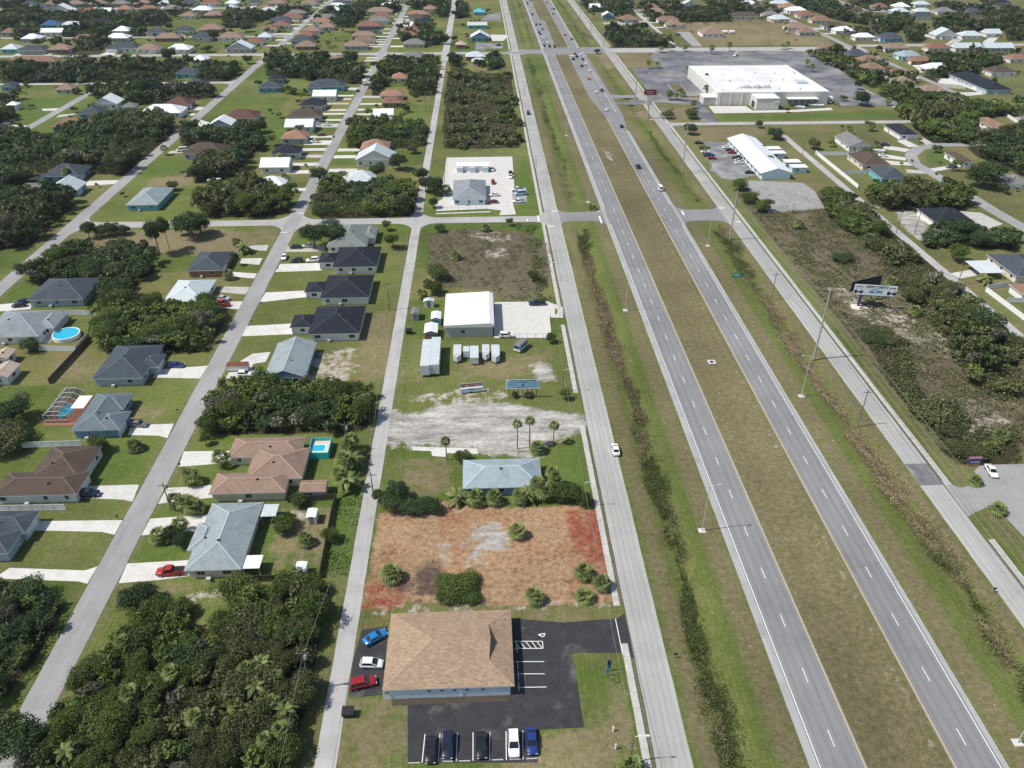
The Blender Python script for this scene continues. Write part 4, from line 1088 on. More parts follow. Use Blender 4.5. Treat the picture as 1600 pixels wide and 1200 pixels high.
def ground_material():
    m, N, L, B = _new('ground_cover'); B.inputs['Roughness'].default_value = .95; B.inputs['Specular IOR Level'].default_value = .1
    geo = N.new('ShaderNodeNewGeometry')
    def noise(s, d=6, r=.62, stretch=None):
        t = N.new('ShaderNodeTexNoise'); t.inputs['Scale'].default_value = s; t.inputs['Detail'].default_value = d; t.inputs['Roughness'].default_value = r
        if stretch:
            mp = N.new('ShaderNodeMapping'); mp.inputs['Scale'].default_value = stretch; L.new(geo.outputs['Position'], mp.inputs[0]); L.new(mp.outputs[0], t.inputs['Vector'])
        else: L.new(geo.outputs['Position'], t.inputs['Vector'])
        return t.outputs['Fac']
    def ramp(f, stops):
        r = N.new('ShaderNodeValToRGB'); e = r.color_ramp.elements
        while len(e) < len(stops): e.new(.5)
        for el, (p, c) in zip(e, stops): el.position = p; el.color = tuple(c) + (1,)
        L.new(f, r.inputs[0]); return r.outputs[0]
    def mix(f, a, b):
        x = N.new('ShaderNodeMixRGB'); L.new(f, x.inputs[0]); L.new(a, x.inputs[1]); L.new(b, x.inputs[2]); return x.outputs[0]
    def factor(name, n, amt=.8, lo=.38, hi=.62):
        at = N.new('ShaderNodeAttribute'); at.attribute_name = name
        s = N.new('ShaderNodeMath'); s.operation = 'SUBTRACT'; s.inputs[1].default_value = .5; L.new(n, s.inputs[0])
        a = N.new('ShaderNodeMath'); a.operation = 'MULTIPLY_ADD'; a.inputs[1].default_value = amt; L.new(s.outputs[0], a.inputs[0]); L.new(at.outputs['Fac'], a.inputs[2])
        r = N.new('ShaderNodeMapRange'); r.interpolation_type = 'SMOOTHSTEP'; r.inputs[1].default_value = lo; r.inputs[2].default_value = hi; L.new(a.outputs[0], r.inputs[0])
        gt = N.new('ShaderNodeMath'); gt.operation = 'MULTIPLY'; g2 = N.new('ShaderNodeMath'); g2.operation = 'GREATER_THAN'; g2.inputs[1].default_value = .02
        L.new(at.outputs['Fac'], g2.inputs[0]); L.new(r.outputs[0], gt.inputs[0]); L.new(g2.outputs[0], gt.inputs[1]); return gt.outputs[0]
    big, mid, fin = noise(.02, 5), noise(.12, 6), noise(.9, 6, .72)
    grain = noise(3.2, 3, .7); mid2 = noise(.35, 5, .7)
    lawn = ramp(mid, [(.3, (.08,.112,.026)), (.5, (.12,.142,.042)), (.72, (.19,.18,.085))])
    lawn2 = ramp(fin, [(.28, (.066,.092,.02)), (.5, (.118,.136,.042)), (.75, (.22,.21,.105))])
    half = N.new('ShaderNodeMixRGB'); half.inputs[0].default_value = .5; L.new(lawn, half.inputs[1]); L.new(lawn2, half.inputs[2]); c = half.outputs[0]
    pl = N.new('ShaderNodeAttribute'); pl.attribute_name = 'plot'
    pt = ramp(pl.outputs['Fac'], [(.0, (.62,.84,.5)), (.35, (.9,1.04,.75)), (.6, (1.05,1.02,1.0)), (.85, (1.22,1.1,1.15)), (1.0, (1.45,1.2,1.4))])
    pmx = N.new('ShaderNodeMixRGB'); pmx.blend_type = 'MULTIPLY'; pmx.inputs[0].default_value = .85; L.new(c, pmx.inputs[1]); L.new(pt, pmx.inputs[2]); c = pmx.outputs[0]
    wv = N.new('ShaderNodeTexWave'); wv.bands_direction = 'X'; wv.inputs['Scale'].default_value = .32; wv.inputs['Distortion'].default_value = 1.5; L.new(geo.outputs['Position'], wv.inputs['Vector'])
    wm = ramp(wv.outputs['Fac'], [(.2, (.93,.94,.92)), (.8, (1.06,1.05,1.06))]); wx_ = N.new('ShaderNodeMixRGB'); wx_.blend_type = 'MULTIPLY'; wx_.inputs[0].default_value = 1; L.new(c, wx_.inputs[1]); L.new(wm, wx_.inputs[2]); c = wx_.outputs[0]
    drytone = ramp(fin, [(.25, (.085,.08,.038)), (.48, (.15,.132,.068)), (.62, (.195,.168,.095)), (.8, (.32,.28,.2))])
    c = mix(factor('dry', mid2, 1.7, .25, .9), c, drytone)
    c = mix(factor('verge', mid2, 2.6, .85, 1.35), c, ramp(fin, [(.3, (.15,.125,.075)), (.7, (.36,.33,.27))]))
    c = mix(factor('dryfield', mid2, 2.0, .2, 1.0), c, ramp(fin, [(.25, (.12,.095,.05)), (.48, (.2,.165,.092)), (.65, (.24,.2,.12)), (.82, (.36,.31,.22))]))
    c = mix(factor('lush', mid2, 1.2, .25, 1.25), c, ramp(fin, [(.28, (.05,.085,.016)), (.55, (.092,.135,.03)), (.78, (.155,.185,.06))]))
    c = mix(factor('brown', mid2, 1.9, .3, .75), c, ramp(fin, [(.25, (.06,.05,.034)), (.43, (.11,.09,.062)), (.56, (.16,.135,.088)), (.68, (.16,.15,.08)), (.84, (.46,.4,.33))]))
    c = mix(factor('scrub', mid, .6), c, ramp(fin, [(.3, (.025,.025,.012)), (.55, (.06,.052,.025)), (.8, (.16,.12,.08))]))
    mulA = ramp(fin, [(.25, (.11,.055,.03)), (.42, (.25,.13,.07)), (.6, (.4,.225,.125)), (.78, (.5,.35,.23))])
    mulB = ramp(fin, [(.25, (.15,.09,.048)), (.45, (.3,.195,.11)), (.65, (.43,.305,.19)), (.8, (.56,.44,.32))])
    mulC = ramp(fin, [(.3, (.07,.04,.026)), (.55, (.19,.11,.07)), (.75, (.36,.24,.16))])
    def sel(f, lo, hi):
        r = N.new('ShaderNodeMapRange'); r.interpolation_type = 'SMOOTHSTEP'; r.inputs[1].default_value = lo; r.inputs[2].default_value = hi; L.new(f, r.inputs[0]); return r.outputs[0]
    mul = mix(sel(noise(.09, 4, .6), .34, .52), mulA, mulB)
    mul = mix(sel(noise(.16, 6, .75, (1, 1.8, 1)), .55, .68), mul, mulC)
    c = mix(factor('mulch', mid2, 1.5, .3, .7), c, mul)
    c = mix(factor('redmulch', mid2, 1.2, .15, .7), c, ramp(fin, [(.25, (.12,.036,.022)), (.5, (.27,.085,.052)), (.75, (.42,.19,.12))]))
    c = mix(factor('dark', mid2, 1.6, .3, .9), c, ramp(fin, [(.3, (.055,.036,.028)), (.55, (.13,.09,.07)), (.78, (.3,.24,.19))]))
    c = mix(factor('pale', mid2, 3.0, .75, 1.25), c, ramp(fin, [(.25, (.2,.17,.13)), (.5, (.38,.34,.29)), (.75, (.56,.52,.47))]))
    sa = ramp(fin, [(.2, (.24,.225,.205)), (.42, (.4,.385,.36)), (.6, (.53,.51,.485)), (.8, (.62,.6,.58))]); sb = ramp(noise(.3, 7, .7, (.35, 1.6, 1)), [(.35, (.5,.485,.47)), (.5, (.8,.79,.77)), (.66, (1.15,1.14,1.12))])
    sm = N.new('ShaderNodeMixRGB'); sm.blend_type = 'MULTIPLY'; sm.inputs[0].default_value = 1; L.new(sa, sm.inputs[1]); L.new(sb, sm.inputs[2])
    c = mix(factor('sand', mid2, 1.3, .3, .75), c, sm.outputs[0])
    g = N.new('ShaderNodeMapRange'); g.inputs[1].default_value = .25; g.inputs[2].default_value = .75; g.inputs[3].default_value = .62; g.inputs[4].default_value = 1.35; L.new(grain, g.inputs[0])
    mm = N.new('ShaderNodeMixRGB'); mm.blend_type = 'MULTIPLY'; mm.inputs[0].default_value = 1; L.new(c, mm.inputs[1]); L.new(g.outputs[0], mm.inputs[2])
    gb = N.new('ShaderNodeMapRange'); gb.inputs[1].default_value = .35; gb.inputs[2].default_value = .65; gb.inputs[3].default_value = .8; gb.inputs[4].default_value = 1.2; L.new(big, gb.inputs[0])
    m2 = N.new('ShaderNodeMixRGB'); m2.blend_type = 'MULTIPLY'; m2.inputs[0].default_value = 1; L.new(mm.outputs[0], m2.inputs[1]); L.new(gb.outputs[0], m2.inputs[2])
    L.new(m2.outputs[0], B.inputs['Base Color'])
    bp = N.new('ShaderNodeBump'); bp.inputs['Strength'].default_value = .5; bp.inputs['Distance'].default_value = .25; L.new(fin, bp.inputs['Height']); L.new(bp.outputs[0], B.inputs['Normal'])
    return m
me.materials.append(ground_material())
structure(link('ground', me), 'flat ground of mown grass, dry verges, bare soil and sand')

# ---------------------------------------------------------------- roads
def rect(x0, y0, x1, y1): return [(x0, y0), (x1, y0), (x1, y1), (x0, y1)]
def arc_corner(cx, cy, sx, sy, r, n=6):
    """fillet between two road edges meeting at (cx, cy); the grass lies towards (sx, sy)"""
    return [(cx, cy)] + [(cx + sx*r - sx*r*math.sin(a), cy + sy*r - sy*r*math.cos(a)) for a in [math.pi/2*i/n for i in range(n + 1)]]
def road(name, label, mt, polys, z):
    b = MB(); rg = random.Random(len(label))
    for p in polys:
        x0, x1 = min(q[0] for q in p), max(q[0] for q in p); y0, y1 = min(q[1] for q in p), max(q[1] for q in p)
        if len(p) == 4 and max(x1-x0, y1-y0) > 90 and 'highway' not in name:      # ragged edges where the grass creeps in
            ax = 1 if y1 - y0 > x1 - x0 else 0; a0, a1 = (y0, y1) if ax else (x0, x1); b0, b1 = (x0, x1) if ax else (y0, y1); n = int((a1-a0)/2.2); L0 = L1 = 0; vs = []
            for i in range(n + 1):
                L0 = .5*L0 + rg.uniform(-.05, .05); L1 = .5*L1 + rg.uniform(-.05, .05); t = a0 + (a1-a0)*i/n
                vs += [(b0+L0, t, z), (b1+L1, t, z)] if ax else [(t, b1+L1, z), (t, b0+L0, z)]
            b.add(vs, [(2*i, 2*i+1, 2*i+3, 2*i+2) for i in range(n)])
        else: b.slab(p, z)
    return structure(b.build(name, mt), label)
def cross_fillets(x0, x1, y0, y1, r=6, which='abcd'):
    o = []
    if 'a' in which: o.append(arc_corner(x0 + .05, y0 + .05, -1, -1, r))
    if 'b' in which: o.append(arc_corner(x1 - .05, y0 + .05, 1, -1, r))
    if 'c' in which: o.append(arc_corner(x1 - .05, y1 - .05, 1, 1, r))
    if 'd' in which: o.append(arc_corner(x0 + .05, y1 - .05, -1, 1, r))
    return o
YT = 1500
C1 = (305.8, 312.2); C2 = (666, 679)
road('street', 'pale residential street running up the left of the picture', M['street'], [rect(-81.2, -60, -75.6, YT)], .036)
road('street', 'pale residential street further left, cut by the picture edge', M['street'], [rect(-170.2, 60, -164.4, YT)], .036)
road('street', 'short residential street at the far left', M['street'], [rect(-258.6, 420, -253.2, 570)], .036)
road('lane', 'narrow paved lane up the middle left', M['lane'], [rect(-29.0, -60, -25.5, 638), rect(-30, 640, -24.5, YT)], .036)
road('cross_street', 'pale cross street joining the lane and the frontage road', M['crossroad'], [rect(-164.5, C1[0], 26.2, C1[1])], .03)
road('cross_street', 'cross street at the far crossing', M['crossroad'], [rect(-700, C2[0], 50.8, C2[1] - 4), rect(82, C2[0]+2, 316, C2[1]+8), rect(316, 686, 720, 695)], .03)
road('cross_street', 'upper left cross street behind the houses', M['crossroad'], [rect(-700, 752, -164.5, 757.5)], .03)
road('cross_street', 'cross street between the left woods', M['crossroad'], [rect(-420, 568.5, -170, 574)], .03)
road('cross_street', 'topmost cross street at the upper left', M['crossroad'], [rect(-600, 930, -164.5, 936)], .03)
road('side_street', 'pale side street below the large white store', M['crossroad'], [rect(106.5, 450, 258, 456)], .03)
road('lane', 'paved lane running up the right of the picture', M['lane'], [rect(163.9, -60, 167.4, 428), rect(161.5, 684, 165.5, YT)], .036)
road('lane', 'paved lane behind the store', M['lane'], [rect(253.2, 456, 257, 668)], .036)
road('street', 'street running up beyond the store', M['street'], [rect(305, 676, 310.5, YT), rect(309, 490, 313.5, 676)], .042)
road('street', 'distant street at the upper right', M['street'], [rect(405, 885, 411, YT), rect(411, 878, 720, 884), rect(310, 778, 420, 783)], .042)
_c = [(720, 407), (280, 408), (256.9, 406.4), (241.6, 407), (228, 400.3), (218.9, 389.5), (214.6, 376.5), (215.2, 366.4), (217, 340), (217.5, 310), (221, 270), (222, 60)]
_p = []
for i, (x, y) in enumerate(_c):
    a, b_ = Vector(_c[max(0, i-1)]), Vector(_c[min(len(_c)-1, i+1)]); d = (b_ - a).normalized(); n = Vector((-d.y, d.x)); _p.append((Vector((x, y)) + n*3, Vector((x, y)) - n*3))
road('curved_street', 'curved pale street on the right edge', M['street'], [[tuple(_p[i][0]), tuple(_p[i][1]), tuple(_p[i+1][1]), tuple(_p[i+1][0])] for i in range(len(_p)-1)], .036)
_cd = [(221 + 14*math.cos(a)+8, 305 + 14*math.sin(a)) for a in [2*math.pi*i/20 for i in range(20)]]
road('frontage_road', 'pale frontage road left of the highway', M['frontage'], [rect(26.0, -60, 31.9, YT)], .042)
road('frontage_road', 'pale frontage road right of the highway', M['frontage'], [rect(101.0, -60, 106.6, YT)], .042)
fil = []
for x0, x1 in ((-81.2, -75.6), (-29, -25.5)): fil += cross_fillets(x0, x1, *C1, 7)
fil += cross_fillets(-170.2, -164.4, *C1, 7, 'bc') + cross_fillets(26, 31.9, *C1, 6, 'ad')
for x0, x1 in ((-81.2, -75.6), (-29, -25.5), (-170.2, -164.4), (26, 31.9)): fil += cross_fillets(x0, x1, C2[0], C2[1]-4, 7)
fil += cross_fillets(-170.2, -164.4, 568.5, 574, 8, 'ad') + cross_fillets(-170.2, -164.4, 752, 757.5, 7, 'ad') + cross_fillets(101, 106.6, 450, 456, 7, 'bc')
road('street_corner', 'rounded paved corners where the streets meet', M['crossroad'], fil, .024)

# highway: two carriageways with paved shoulders, turn lanes at the far crossing
road('highway', 'left carriageway of the divided highway, grey asphalt', M['hwy'], [rect(51.9, -60, 59.8, YT), [(59.8, 690), (63.3, 700), (64.6, 830), (59.8, 845)]], .042)
road('highway', 'right carriageway of the divided highway, grey asphalt', M['hwy'], [rect(73.6, -60, 81.6, YT), [(73.6, 663), (70.0, 655), (69.9, 520), (73.6, 470)], [(81.6, 440), (84.6, 475), (84.6, 668), (81.6, 668)]], .042)
road('highway_shoulder', 'pale outer shoulder of the left carriageway', M['shoulder'], [rect(50.5, -60, 51.92, YT)], .038)
road('highway_shoulder', 'pale outer shoulder of the right carriageway', M['shoulder'], [rect(81.58, -60, 82.5, 440), rect(81.58, 690, 82.6, YT)], .038)
road('highway_crossing', 'grey paved crossing between the carriageways', M['hwy'], [rect(59.78, 664, 73.62, 690), rect(82.4, 664, 101.1, 692), rect(31.8, 666, 51.9, 684)], .034)
road('highway_link', 'grey paved link from the highway to the left frontage road', M['hwy'], [rect(31.8, 306, 50.6, 316)] + [arc_corner(50.6, 316, -1, 1, 6), arc_corner(50.6, 306, -1, -1, 6), arc_corner(31.8, 316, 1, 1, 5), arc_corner(31.8, 306, 1, -1, 5)], .03)
road('highway_link', 'grey paved link from the highway to the right frontage road', M['hwy'], [rect(82.4, 304.5, 101.1, 317)] + [arc_corner(82.45, 317, 1, 1, 6), arc_corner(82.45, 304.5, 1, -1, 5), arc_corner(101.1, 317, -1, 1, 5), arc_corner(101.1, 304.5, -1, -1, 6)], .03)
road('highway_link', 'grey paved link from the highway to the store', M['hwy'], [rect(82.4, 516, 112, 524)] + [arc_corner(82.45, 524, 1, 1, 8), arc_corner(82.45, 516, 1, -1, 8)], .03)
road('road_patch', 'darker repair patch across the right frontage road', M['worn'], [rect(101.0, 136.5, 106.6, 144.5)], .046)
road('road_patch', 'darker repair patch at the far crossing', M['worn'], [rect(14, 668, 31.8, 674)], .046)
paint = {}
def dashes(road_o, x, y0, y1, off):
    me_ = MB().box(-.07, -1.52, 0, .07, 1.52, .004).mesh('lane_dash', M['white_paint'])
    y = y0 + off
    while y < y1:
        o = link('lane_dash', me_, road_o, (x, y, .043)); y += 12.19
hl, hr = [o for o in SC.objects if o.name.startswith('highway') and 'carriageway of the divided' in o.get('label', '')]
dashes(hl, 55.85, 40, 660, 9.9); dashes(hl, 55.85, 700, 1000, 5); dashes(hr, 77.55, 40, 660, 9.3); dashes(hr, 77.55, 700, 1000, 5)
def line(parent, name, m, x, y0, y1, w=.16, z=.0455):
    MB().box(x - w/2, y0, z - .004, x + w/2, y1, z).build(name, M[m], parent)
for s0, s1 in ((-60, 302), (320, 664), (690, 1100)): line(hl, 'edge_line', 'white_paint', 52.2, s0, s1)
line(hl, 'edge_line', 'yellow_paint', 59.45, -60, 664); line(hl, 'edge_line', 'yellow_paint', 59.45, 845, 1100)
for s0, s1 in ((-60, 300), (323, 440), (690, 1100)): line(hr, 'edge_line', 'white_paint', 81.15, s0, s1)
line(hr, 'edge_line', 'yellow_paint', 73.9, -60, 470); line(hr, 'edge_line', 'yellow_paint', 73.9, 690, 1100)
line(hr, 'lane_line', 'white_paint', 81.4, 480, 662)
def bar(name, m, x0, y0, x1, y1, parent=None, z=.05): return MB().box(x0, y0, z - .004, x1, y1, z).build(name, M[m], parent)
fr = [o for o in SC.objects if o.name.startswith('frontage_road')]
for x0, y0, x1, y1 in ((48.3, 303, 49.0, 311), (44, 316.6, 50, 317)): bar('stop_line', 'white_paint', x0, y0, x1, y1, fr[0])
for x0, y0, x1, y1 in ((26.2, 300.4, 28.9, 301.2), (29.0, 317.2, 31.7, 318), (22.6, 306, 23.3, 312), (18, 306.5, 18.6, 309)): bar('stop_line', 'white_paint', x0, y0, x1, y1, fr[0])
for x0, y0, x1, y1 in ((101.2, 318, 103.8, 318.8), (103.9, 302, 106.4, 302.8), (84.2, 311, 84.9, 316)): bar('stop_line', 'white_paint', x0, y0, x1, y1, fr[1])
for x0, y0, x1, y1 in ((-81, 298, -78.4, 298.6), (-78.4, 319, -75.8, 319.6)): bar('stop_line', 'white_paint', x0, y0, x1, y1, SC.objects['street'])
for k in range(12): bar('crosswalk_bar', 'white_paint', 52.2 + k*2.5, 693, 53.6 + k*2.5, 693.8, hl); bar('crosswalk_bar', 'white_paint', 52.2 + k*2.5, 661.5, 53.6 + k*2.5, 662.3, hl)
bar('stop_line', 'white_paint', 52.2, 696, 63, 697, hl); bar('stop_line', 'white_paint', 70.2, 657, 84.3, 658, hr)

# sidewalks: separate concrete slabs near the camera, a continuous strip beyond
def sidewalk(label, x0, x1, y0, y1, yn, gaps):
    far_ = MB()
    segs, a = [], yn
    for g0, g1 in sorted(gaps) + [(y1, y1)]:
        if g0 > a: segs.append((a, g0))
        a = max(a, g1)
    for a, b_ in segs: far_.slab(rect(x0, a, x1, b_), .07, .1)
    o = structure(far_.build('sidewalk', M['walk']), label)
    ms = [MB().slab(rect(0, .012, x1 - x0, 1.488), 0, .1).mesh('slab', M['walk'])]
    y = y0
    while y < yn:
        if not any(g0 < y + .75 < g1 for g0, g1 in gaps):
            s = link('slab', ms[0], o, (x0 + random.uniform(-.015, .015), y, .07 + random.uniform(-.008, .008))); s.rotation_euler = (0, 0, random.uniform(-.006, .006))
        y += 1.5
    return o
sidewalk('narrow concrete sidewalk beside the left frontage road', 23.95, 25.2, 60, 1000, 240, [(95, 103.5), (163, 178), (217, 224), (305, 313), (664, 682)])
sidewalk('narrow concrete sidewalk beside the right frontage road', 107.3, 108.6, 90, 1000, 260, [(118, 136), (449, 457), (514, 526), (664, 692)])
def gutter(label, x0, x1, segs):
    b = MB()
    for a, c in segs: b.slab(rect(x0, a, x1, c), .02, .05)
    structure(b.build('gutter_strip', mat('gutter_soil', (.13,.115,.09), .95, .3, 1.5)), label)
gutter('thin dark strip of soil between sidewalk and left frontage road', 25.45, 25.85, [(60, 95), (104, 163), (178, 217), (224, 300), (320, 660)])
gutter('thin dark strip of soil between sidewalk and right frontage road', 106.75, 107.15, [(60, 118), (138, 300), (320, 440)])

# driveways and lots
for i, p in enumerate(P_DR):
    b = MB().slab(p, .014 + .0004*i, .08); o = structure(b.build('driveway', M[('drive', 'drive_mid', 'drive_old', 'drive_mid')[(i*7) % 4] if i not in (2, 3, 6, 7, 15, 16, 17, 9) else 'drive']))
for i, (m_, p) in enumerate(P_lots):
    structure(MB().slab(p, .03 + .002*i, .1).build('paved_lot', M[{'concrete': 'concrete', 'grey': 'greylot', 'worn': 'worn', 'asphalt': 'storelot'}[m_]]))
for i, p in enumerate(P_darklot): structure(MB().slab(p, .05 + .004*i, .1).build('parking_lot', M['asphalt']))
lot = SC.objects['parking_lot']
for a, b_ in P_marks:
    d = (Vector(b_) - Vector(a)); n = Vector((-d.y, d.x)).normalized()*.07
    MB().poly([tuple(Vector(a)+n), tuple(Vector(a)-n), tuple(Vector(b_)-n), tuple(Vector(b_)+n)], .062).build('stall_line', M['white_paint'], lot)
for i, (a, b_) in enumerate(P_wstop):
    L_ = math.hypot(b_[0]-a[0], b_[1]-a[1])
    b = MB().add([(-L_/2, -.09, 0), (L_/2, -.09, 0), (L_/2, .09, 0), (-L_/2, .09, 0), (-L_/2, -.05, .12), (L_/2, -.05, .12), (L_/2, .05, .12), (-L_/2, .05, .12)], [(0,3,2,1),(4,5,6,7),(0,1,5,4),(1,2,6,5),(2,3,7,6),(3,0,4,7)])
    o = b.build('wheel_stop', M['concrete'], None, loc=((a[0]+b_[0])/2, (a[1]+b_[1])/2, .05)); o.rotation_euler.z = math.atan2(b_[1]-a[1], b_[0]-a[0])
    tag(o, 'concrete wheel stop, %s from the left in the bottom parking row' % ordinal(i), 'wheel stop', 'wheel stops along the bottom parking row')
for k, (yy, y2) in enumerate(((93.2, 95.0), (89.6, 91.3), (87.5, 89.2), (85.2, 87.0))):
    o = MB().add([(-.09, -.9, 0), (.09, -.9, 0), (.09, .9, 0), (-.09, .9, 0), (-.05, -.9, .12), (.05, -.9, .12), (.05, .9, .12), (-.05, .9, .12)], [(0,1,2,3)[::-1],(4,5,6,7),(0,1,5,4),(1,2,6,5),(2,3,7,6),(3,0,4,7)]).build('wheel_stop', M['concrete'], None, loc=(4.55, (yy+y2)/2, .05))
    tag(o, 'concrete wheel stop beside the tan-roofed office wall, %s from the top' % ordinal(k), 'wheel stop', 'wheel stops beside the office wall')
for p in P_slab: structure(MB().slab(p, .06, .1).build('concrete_slab', M['drive']), 'bare concrete slab at the edge of the sandy lot')
# planted islands and stall lines in the store car park
for i, (x, y, w, d) in enumerate(((132, 545, 9, 16), (121, 522, 10, 5), (137, 517, 12, 6), (128, 590, 12, 3), (150, 648, 16, 2.5), (185, 650, 16, 2.5), (215, 648, 14, 2.5), (232, 560, 2.5, 22), (236, 510, 2.5, 16))):
    o = structure(MB().slab(rect(x-w/2, y-d/2, x+w/2, y+d/2), .2, .25).build('kerbed_island', M['concrete']), 'kerbed planted island in the store car park'); MB().slab(rect(x-w/2+.3, y-d/2+.3, x+w/2-.3, y+d/2-.3), .23, .1).build('soil', mat('island_soil', (.14,.115,.055), .95, .3, .8), o)
sl_ = MB()
for k in range(30): sl_.box(148 + k*2.8, 600, .08, 148.14 + k*2.8, 611, .084); sl_.box(148 + k*2.8, 626, .08, 148.14 + k*2.8, 637, .084)
tag(sl_.build('stall_lines', M['white_paint']), 'faded stall lines of the store car park', None, None, 'stuff')
# storm drain in the median
dx, dy = P_misc['drain']
o = thing('storm_drain', 'square concrete storm drain in the grassy median', 'drain', (dx, dy, -.25))
MB().box(-1.1, -1.1, 0, 1.1, -.6, .3).box(-1.1, .6, 0, 1.1, 1.1, .3).box(-1.1, -.6, 0, -.6, .6, .3).box(.6, -.6, 0, 1.1, .6, .3).build('collar', M['concrete'], o)
MB().box(-.6, -.6, .0, .6, .6, .1).build('grate', M['darkmetal'], o)
# thin wheelchair mark
hx, hy = 9.5, 97.0
_r = [(hx + .45*math.cos(a), hy + .45*math.sin(a)) for a in [2*math.pi*i/14 for i in range(14)]]; _q = [(hx + .28*math.cos(a), hy + .28*math.sin(a)) for a in [2*math.pi*i/14 for i in range(14)]]
b = MB()
for i in range(14): b.poly([_r[i], _r[(i+1) % 14], _q[(i+1) % 14], _q[i]], .062)
b.poly([(hx-.75, hy-.08), (hx-.4, hy-.08), (hx-.4, hy+.3), (hx-.75, hy+.3)], .063); b.poly([(hx+.3, hy+.2), (hx+.6, hy+.2), (hx+.6, hy+.4), (hx+.3, hy+.4)], .063)
b.build('wheelchair_mark', M['white_paint'], lot)
# ---------------------------------------------------------------- buildings
WIN = {}
def win_mesh(w, h):
    k = (w, h)
    if k not in WIN:
        f = MB().box(-w/2-.07, -.05, 0, -w/2, .03, h).box(w/2, -.05, 0, w/2+.07, .03, h).box(-w/2-.07, -.05, -.09, w/2+.07, .03, 0).box(-w/2-.07, -.05, h, w/2+.07, .03, h+.08).box(-.02, -.045, 0, .02, .02, h)
        WIN[k] = (f.mesh('window', M['trim']), MB().box(-w/2, -.03, 0, w/2, .02, h).mesh('pane', M['glass']), MB().box(-w/2, -.03, 0, w/2, .02, h).mesh('window', M['glass']))
    return WIN[k]
def window(parent, x, y, z, rz, w=1.3, h=1.1, full=True):
    f, p, s = win_mesh(w, h)
    if full:
        o = link('window', f, parent, (x, y, z), rz); link('pane', p, o)
    else: o = link('window', s, parent, (x, y, z), rz)
    return o
GAR = {}
def garage_door(parent, x, y, rz, w=4.8, h=2.15):
    if w not in GAR:
        b = MB()
        for k in range(4): b.box(-w/2, -.05, .03 + k*h/4, w/2, .03, .03 + (k+1)*h/4 - .03)
        GAR[w] = b.mesh('garage_door', M['garage'])
    return link('garage_door', GAR[w], parent, (x, y, 0), rz)
DOOR = MB().box(-.48, -.05, 0, .48, .03, 2.05).mesh('door', M['door'])
CAPW = .16
def cap_line(b, p, q, w=CAPW):
    p, q = Vector(p), Vector(q); d = (q - p).normalized(); s = d.cross(Vector((0, 0, 1))).normalized()*w; u = Vector((0, 0, .045))
    b.add([p + s, p + u, p - s, q + s, q + u, q - s], [(0, 3, 4, 1), (1, 4, 5, 2)])
def roof_volume(x0, y0, x1, y1, z, kind, pitch, roof, wallmat, house, cap=True, drop=.2):
    """one hip ('h') or north-south gable ('g', 'x' for east-west) roof over the rectangle, with fascia and ridge caps"""
    w, d = x1 - x0, y1 - y0; e = [(x0, y0, z), (x1, y0, z), (x1, y1, z), (x0, y1, z)]; lo = [(a, b, z - drop) for a, b, _ in e]
    b = MB(); c = MB(); caps = []
    if kind == 'h':
        h = min(w, d)/2*pitch
        if w >= d: r0, r1 = (x0 + d/2, (y0+y1)/2, z + h), (x1 - d/2 + .001, (y0+y1)/2, z + h); fs = [(0, 1, 5, 4), (1, 2, 5), (2, 3, 4, 5), (3, 0, 4)]; caps = [(e[0], r0), (e[3], r0), (e[1], r1), (e[2], r1), (r0, r1)]
        else: r0, r1 = ((x0+x1)/2, y0 + w/2, z + h), ((x0+x1)/2, y1 - w/2 + .001, z + h); fs = [(0, 1, 4), (1, 2, 5, 4), (2, 3, 5), (3, 0, 4, 5)]; caps = [(e[0], r0), (e[1], r0), (e[2], r1), (e[3], r1), (r0, r1)]
        b.add(e + [r0, r1], fs)
    else:
        if kind == 'g': h = w/2*pitch; r0, r1 = ((x0+x1)/2, y0, z + h), ((x0+x1)/2, y1, z + h); b.add(e + [r0, r1], [(1, 2, 5, 4), (3, 0, 4, 5)]); ends = [(e[0], e[1], r0, .45), (e[2], e[3], r1, -.45)]; ax = 1
        else: h = d/2*pitch; r0, r1 = (x0, (y0+y1)/2, z + h), (x1, (y0+y1)/2, z + h); b.add(e + [r0, r1], [(0, 1, 5, 4), (2, 3, 4, 5)]); ends = [(e[3], e[0], r0, .45), (e[1], e[2], r1, -.45)]; ax = 0
        caps = [(r0, r1)]
        for p, q, r, s in ends:
            t = [list(v) for v in (p, q, r)]
            for v in t: v[ax] += s; v[2] -= .03
            MB().add(t, [(0, 1, 2)]).build('gable_wall', wallmat, house)
    o = b.build('roof', M['roof_'+roof] if roof in C_ROOF else M[roof], house)
    f = MB()
    for i in range(4): f.quad(lo[i], lo[(i+1) % 4], e[(i+1) % 4], e[i])
    f.add(lo, [(3, 2, 1, 0)]); f.build('fascia', M['trim'], o)
    if cap:
        for p, q in caps:
            if (Vector(p) - Vector(q)).length > .3: cap_line(c, p, q)
        c.build('ridge_cap', M['cap_'+roof] if roof in C_ROOF else M['cap_shingle'], o)
    return o, h
VENT = MB().box(-.25, -.2, -.1, .25, .2, .22).mesh('roof_vent', M['black'])
PIPE = MB().tube((0, 0, -.2), (0, 0, .45), .06, n=6).mesh('vent_pipe', M['trim'])
AC = MB().box(-.45, -.4, 0, .45, .4, .85)
AC = AC.mesh('air_conditioner', M['alu'])
STREETS = [-256, -167.3, -78.4, 310, 221]
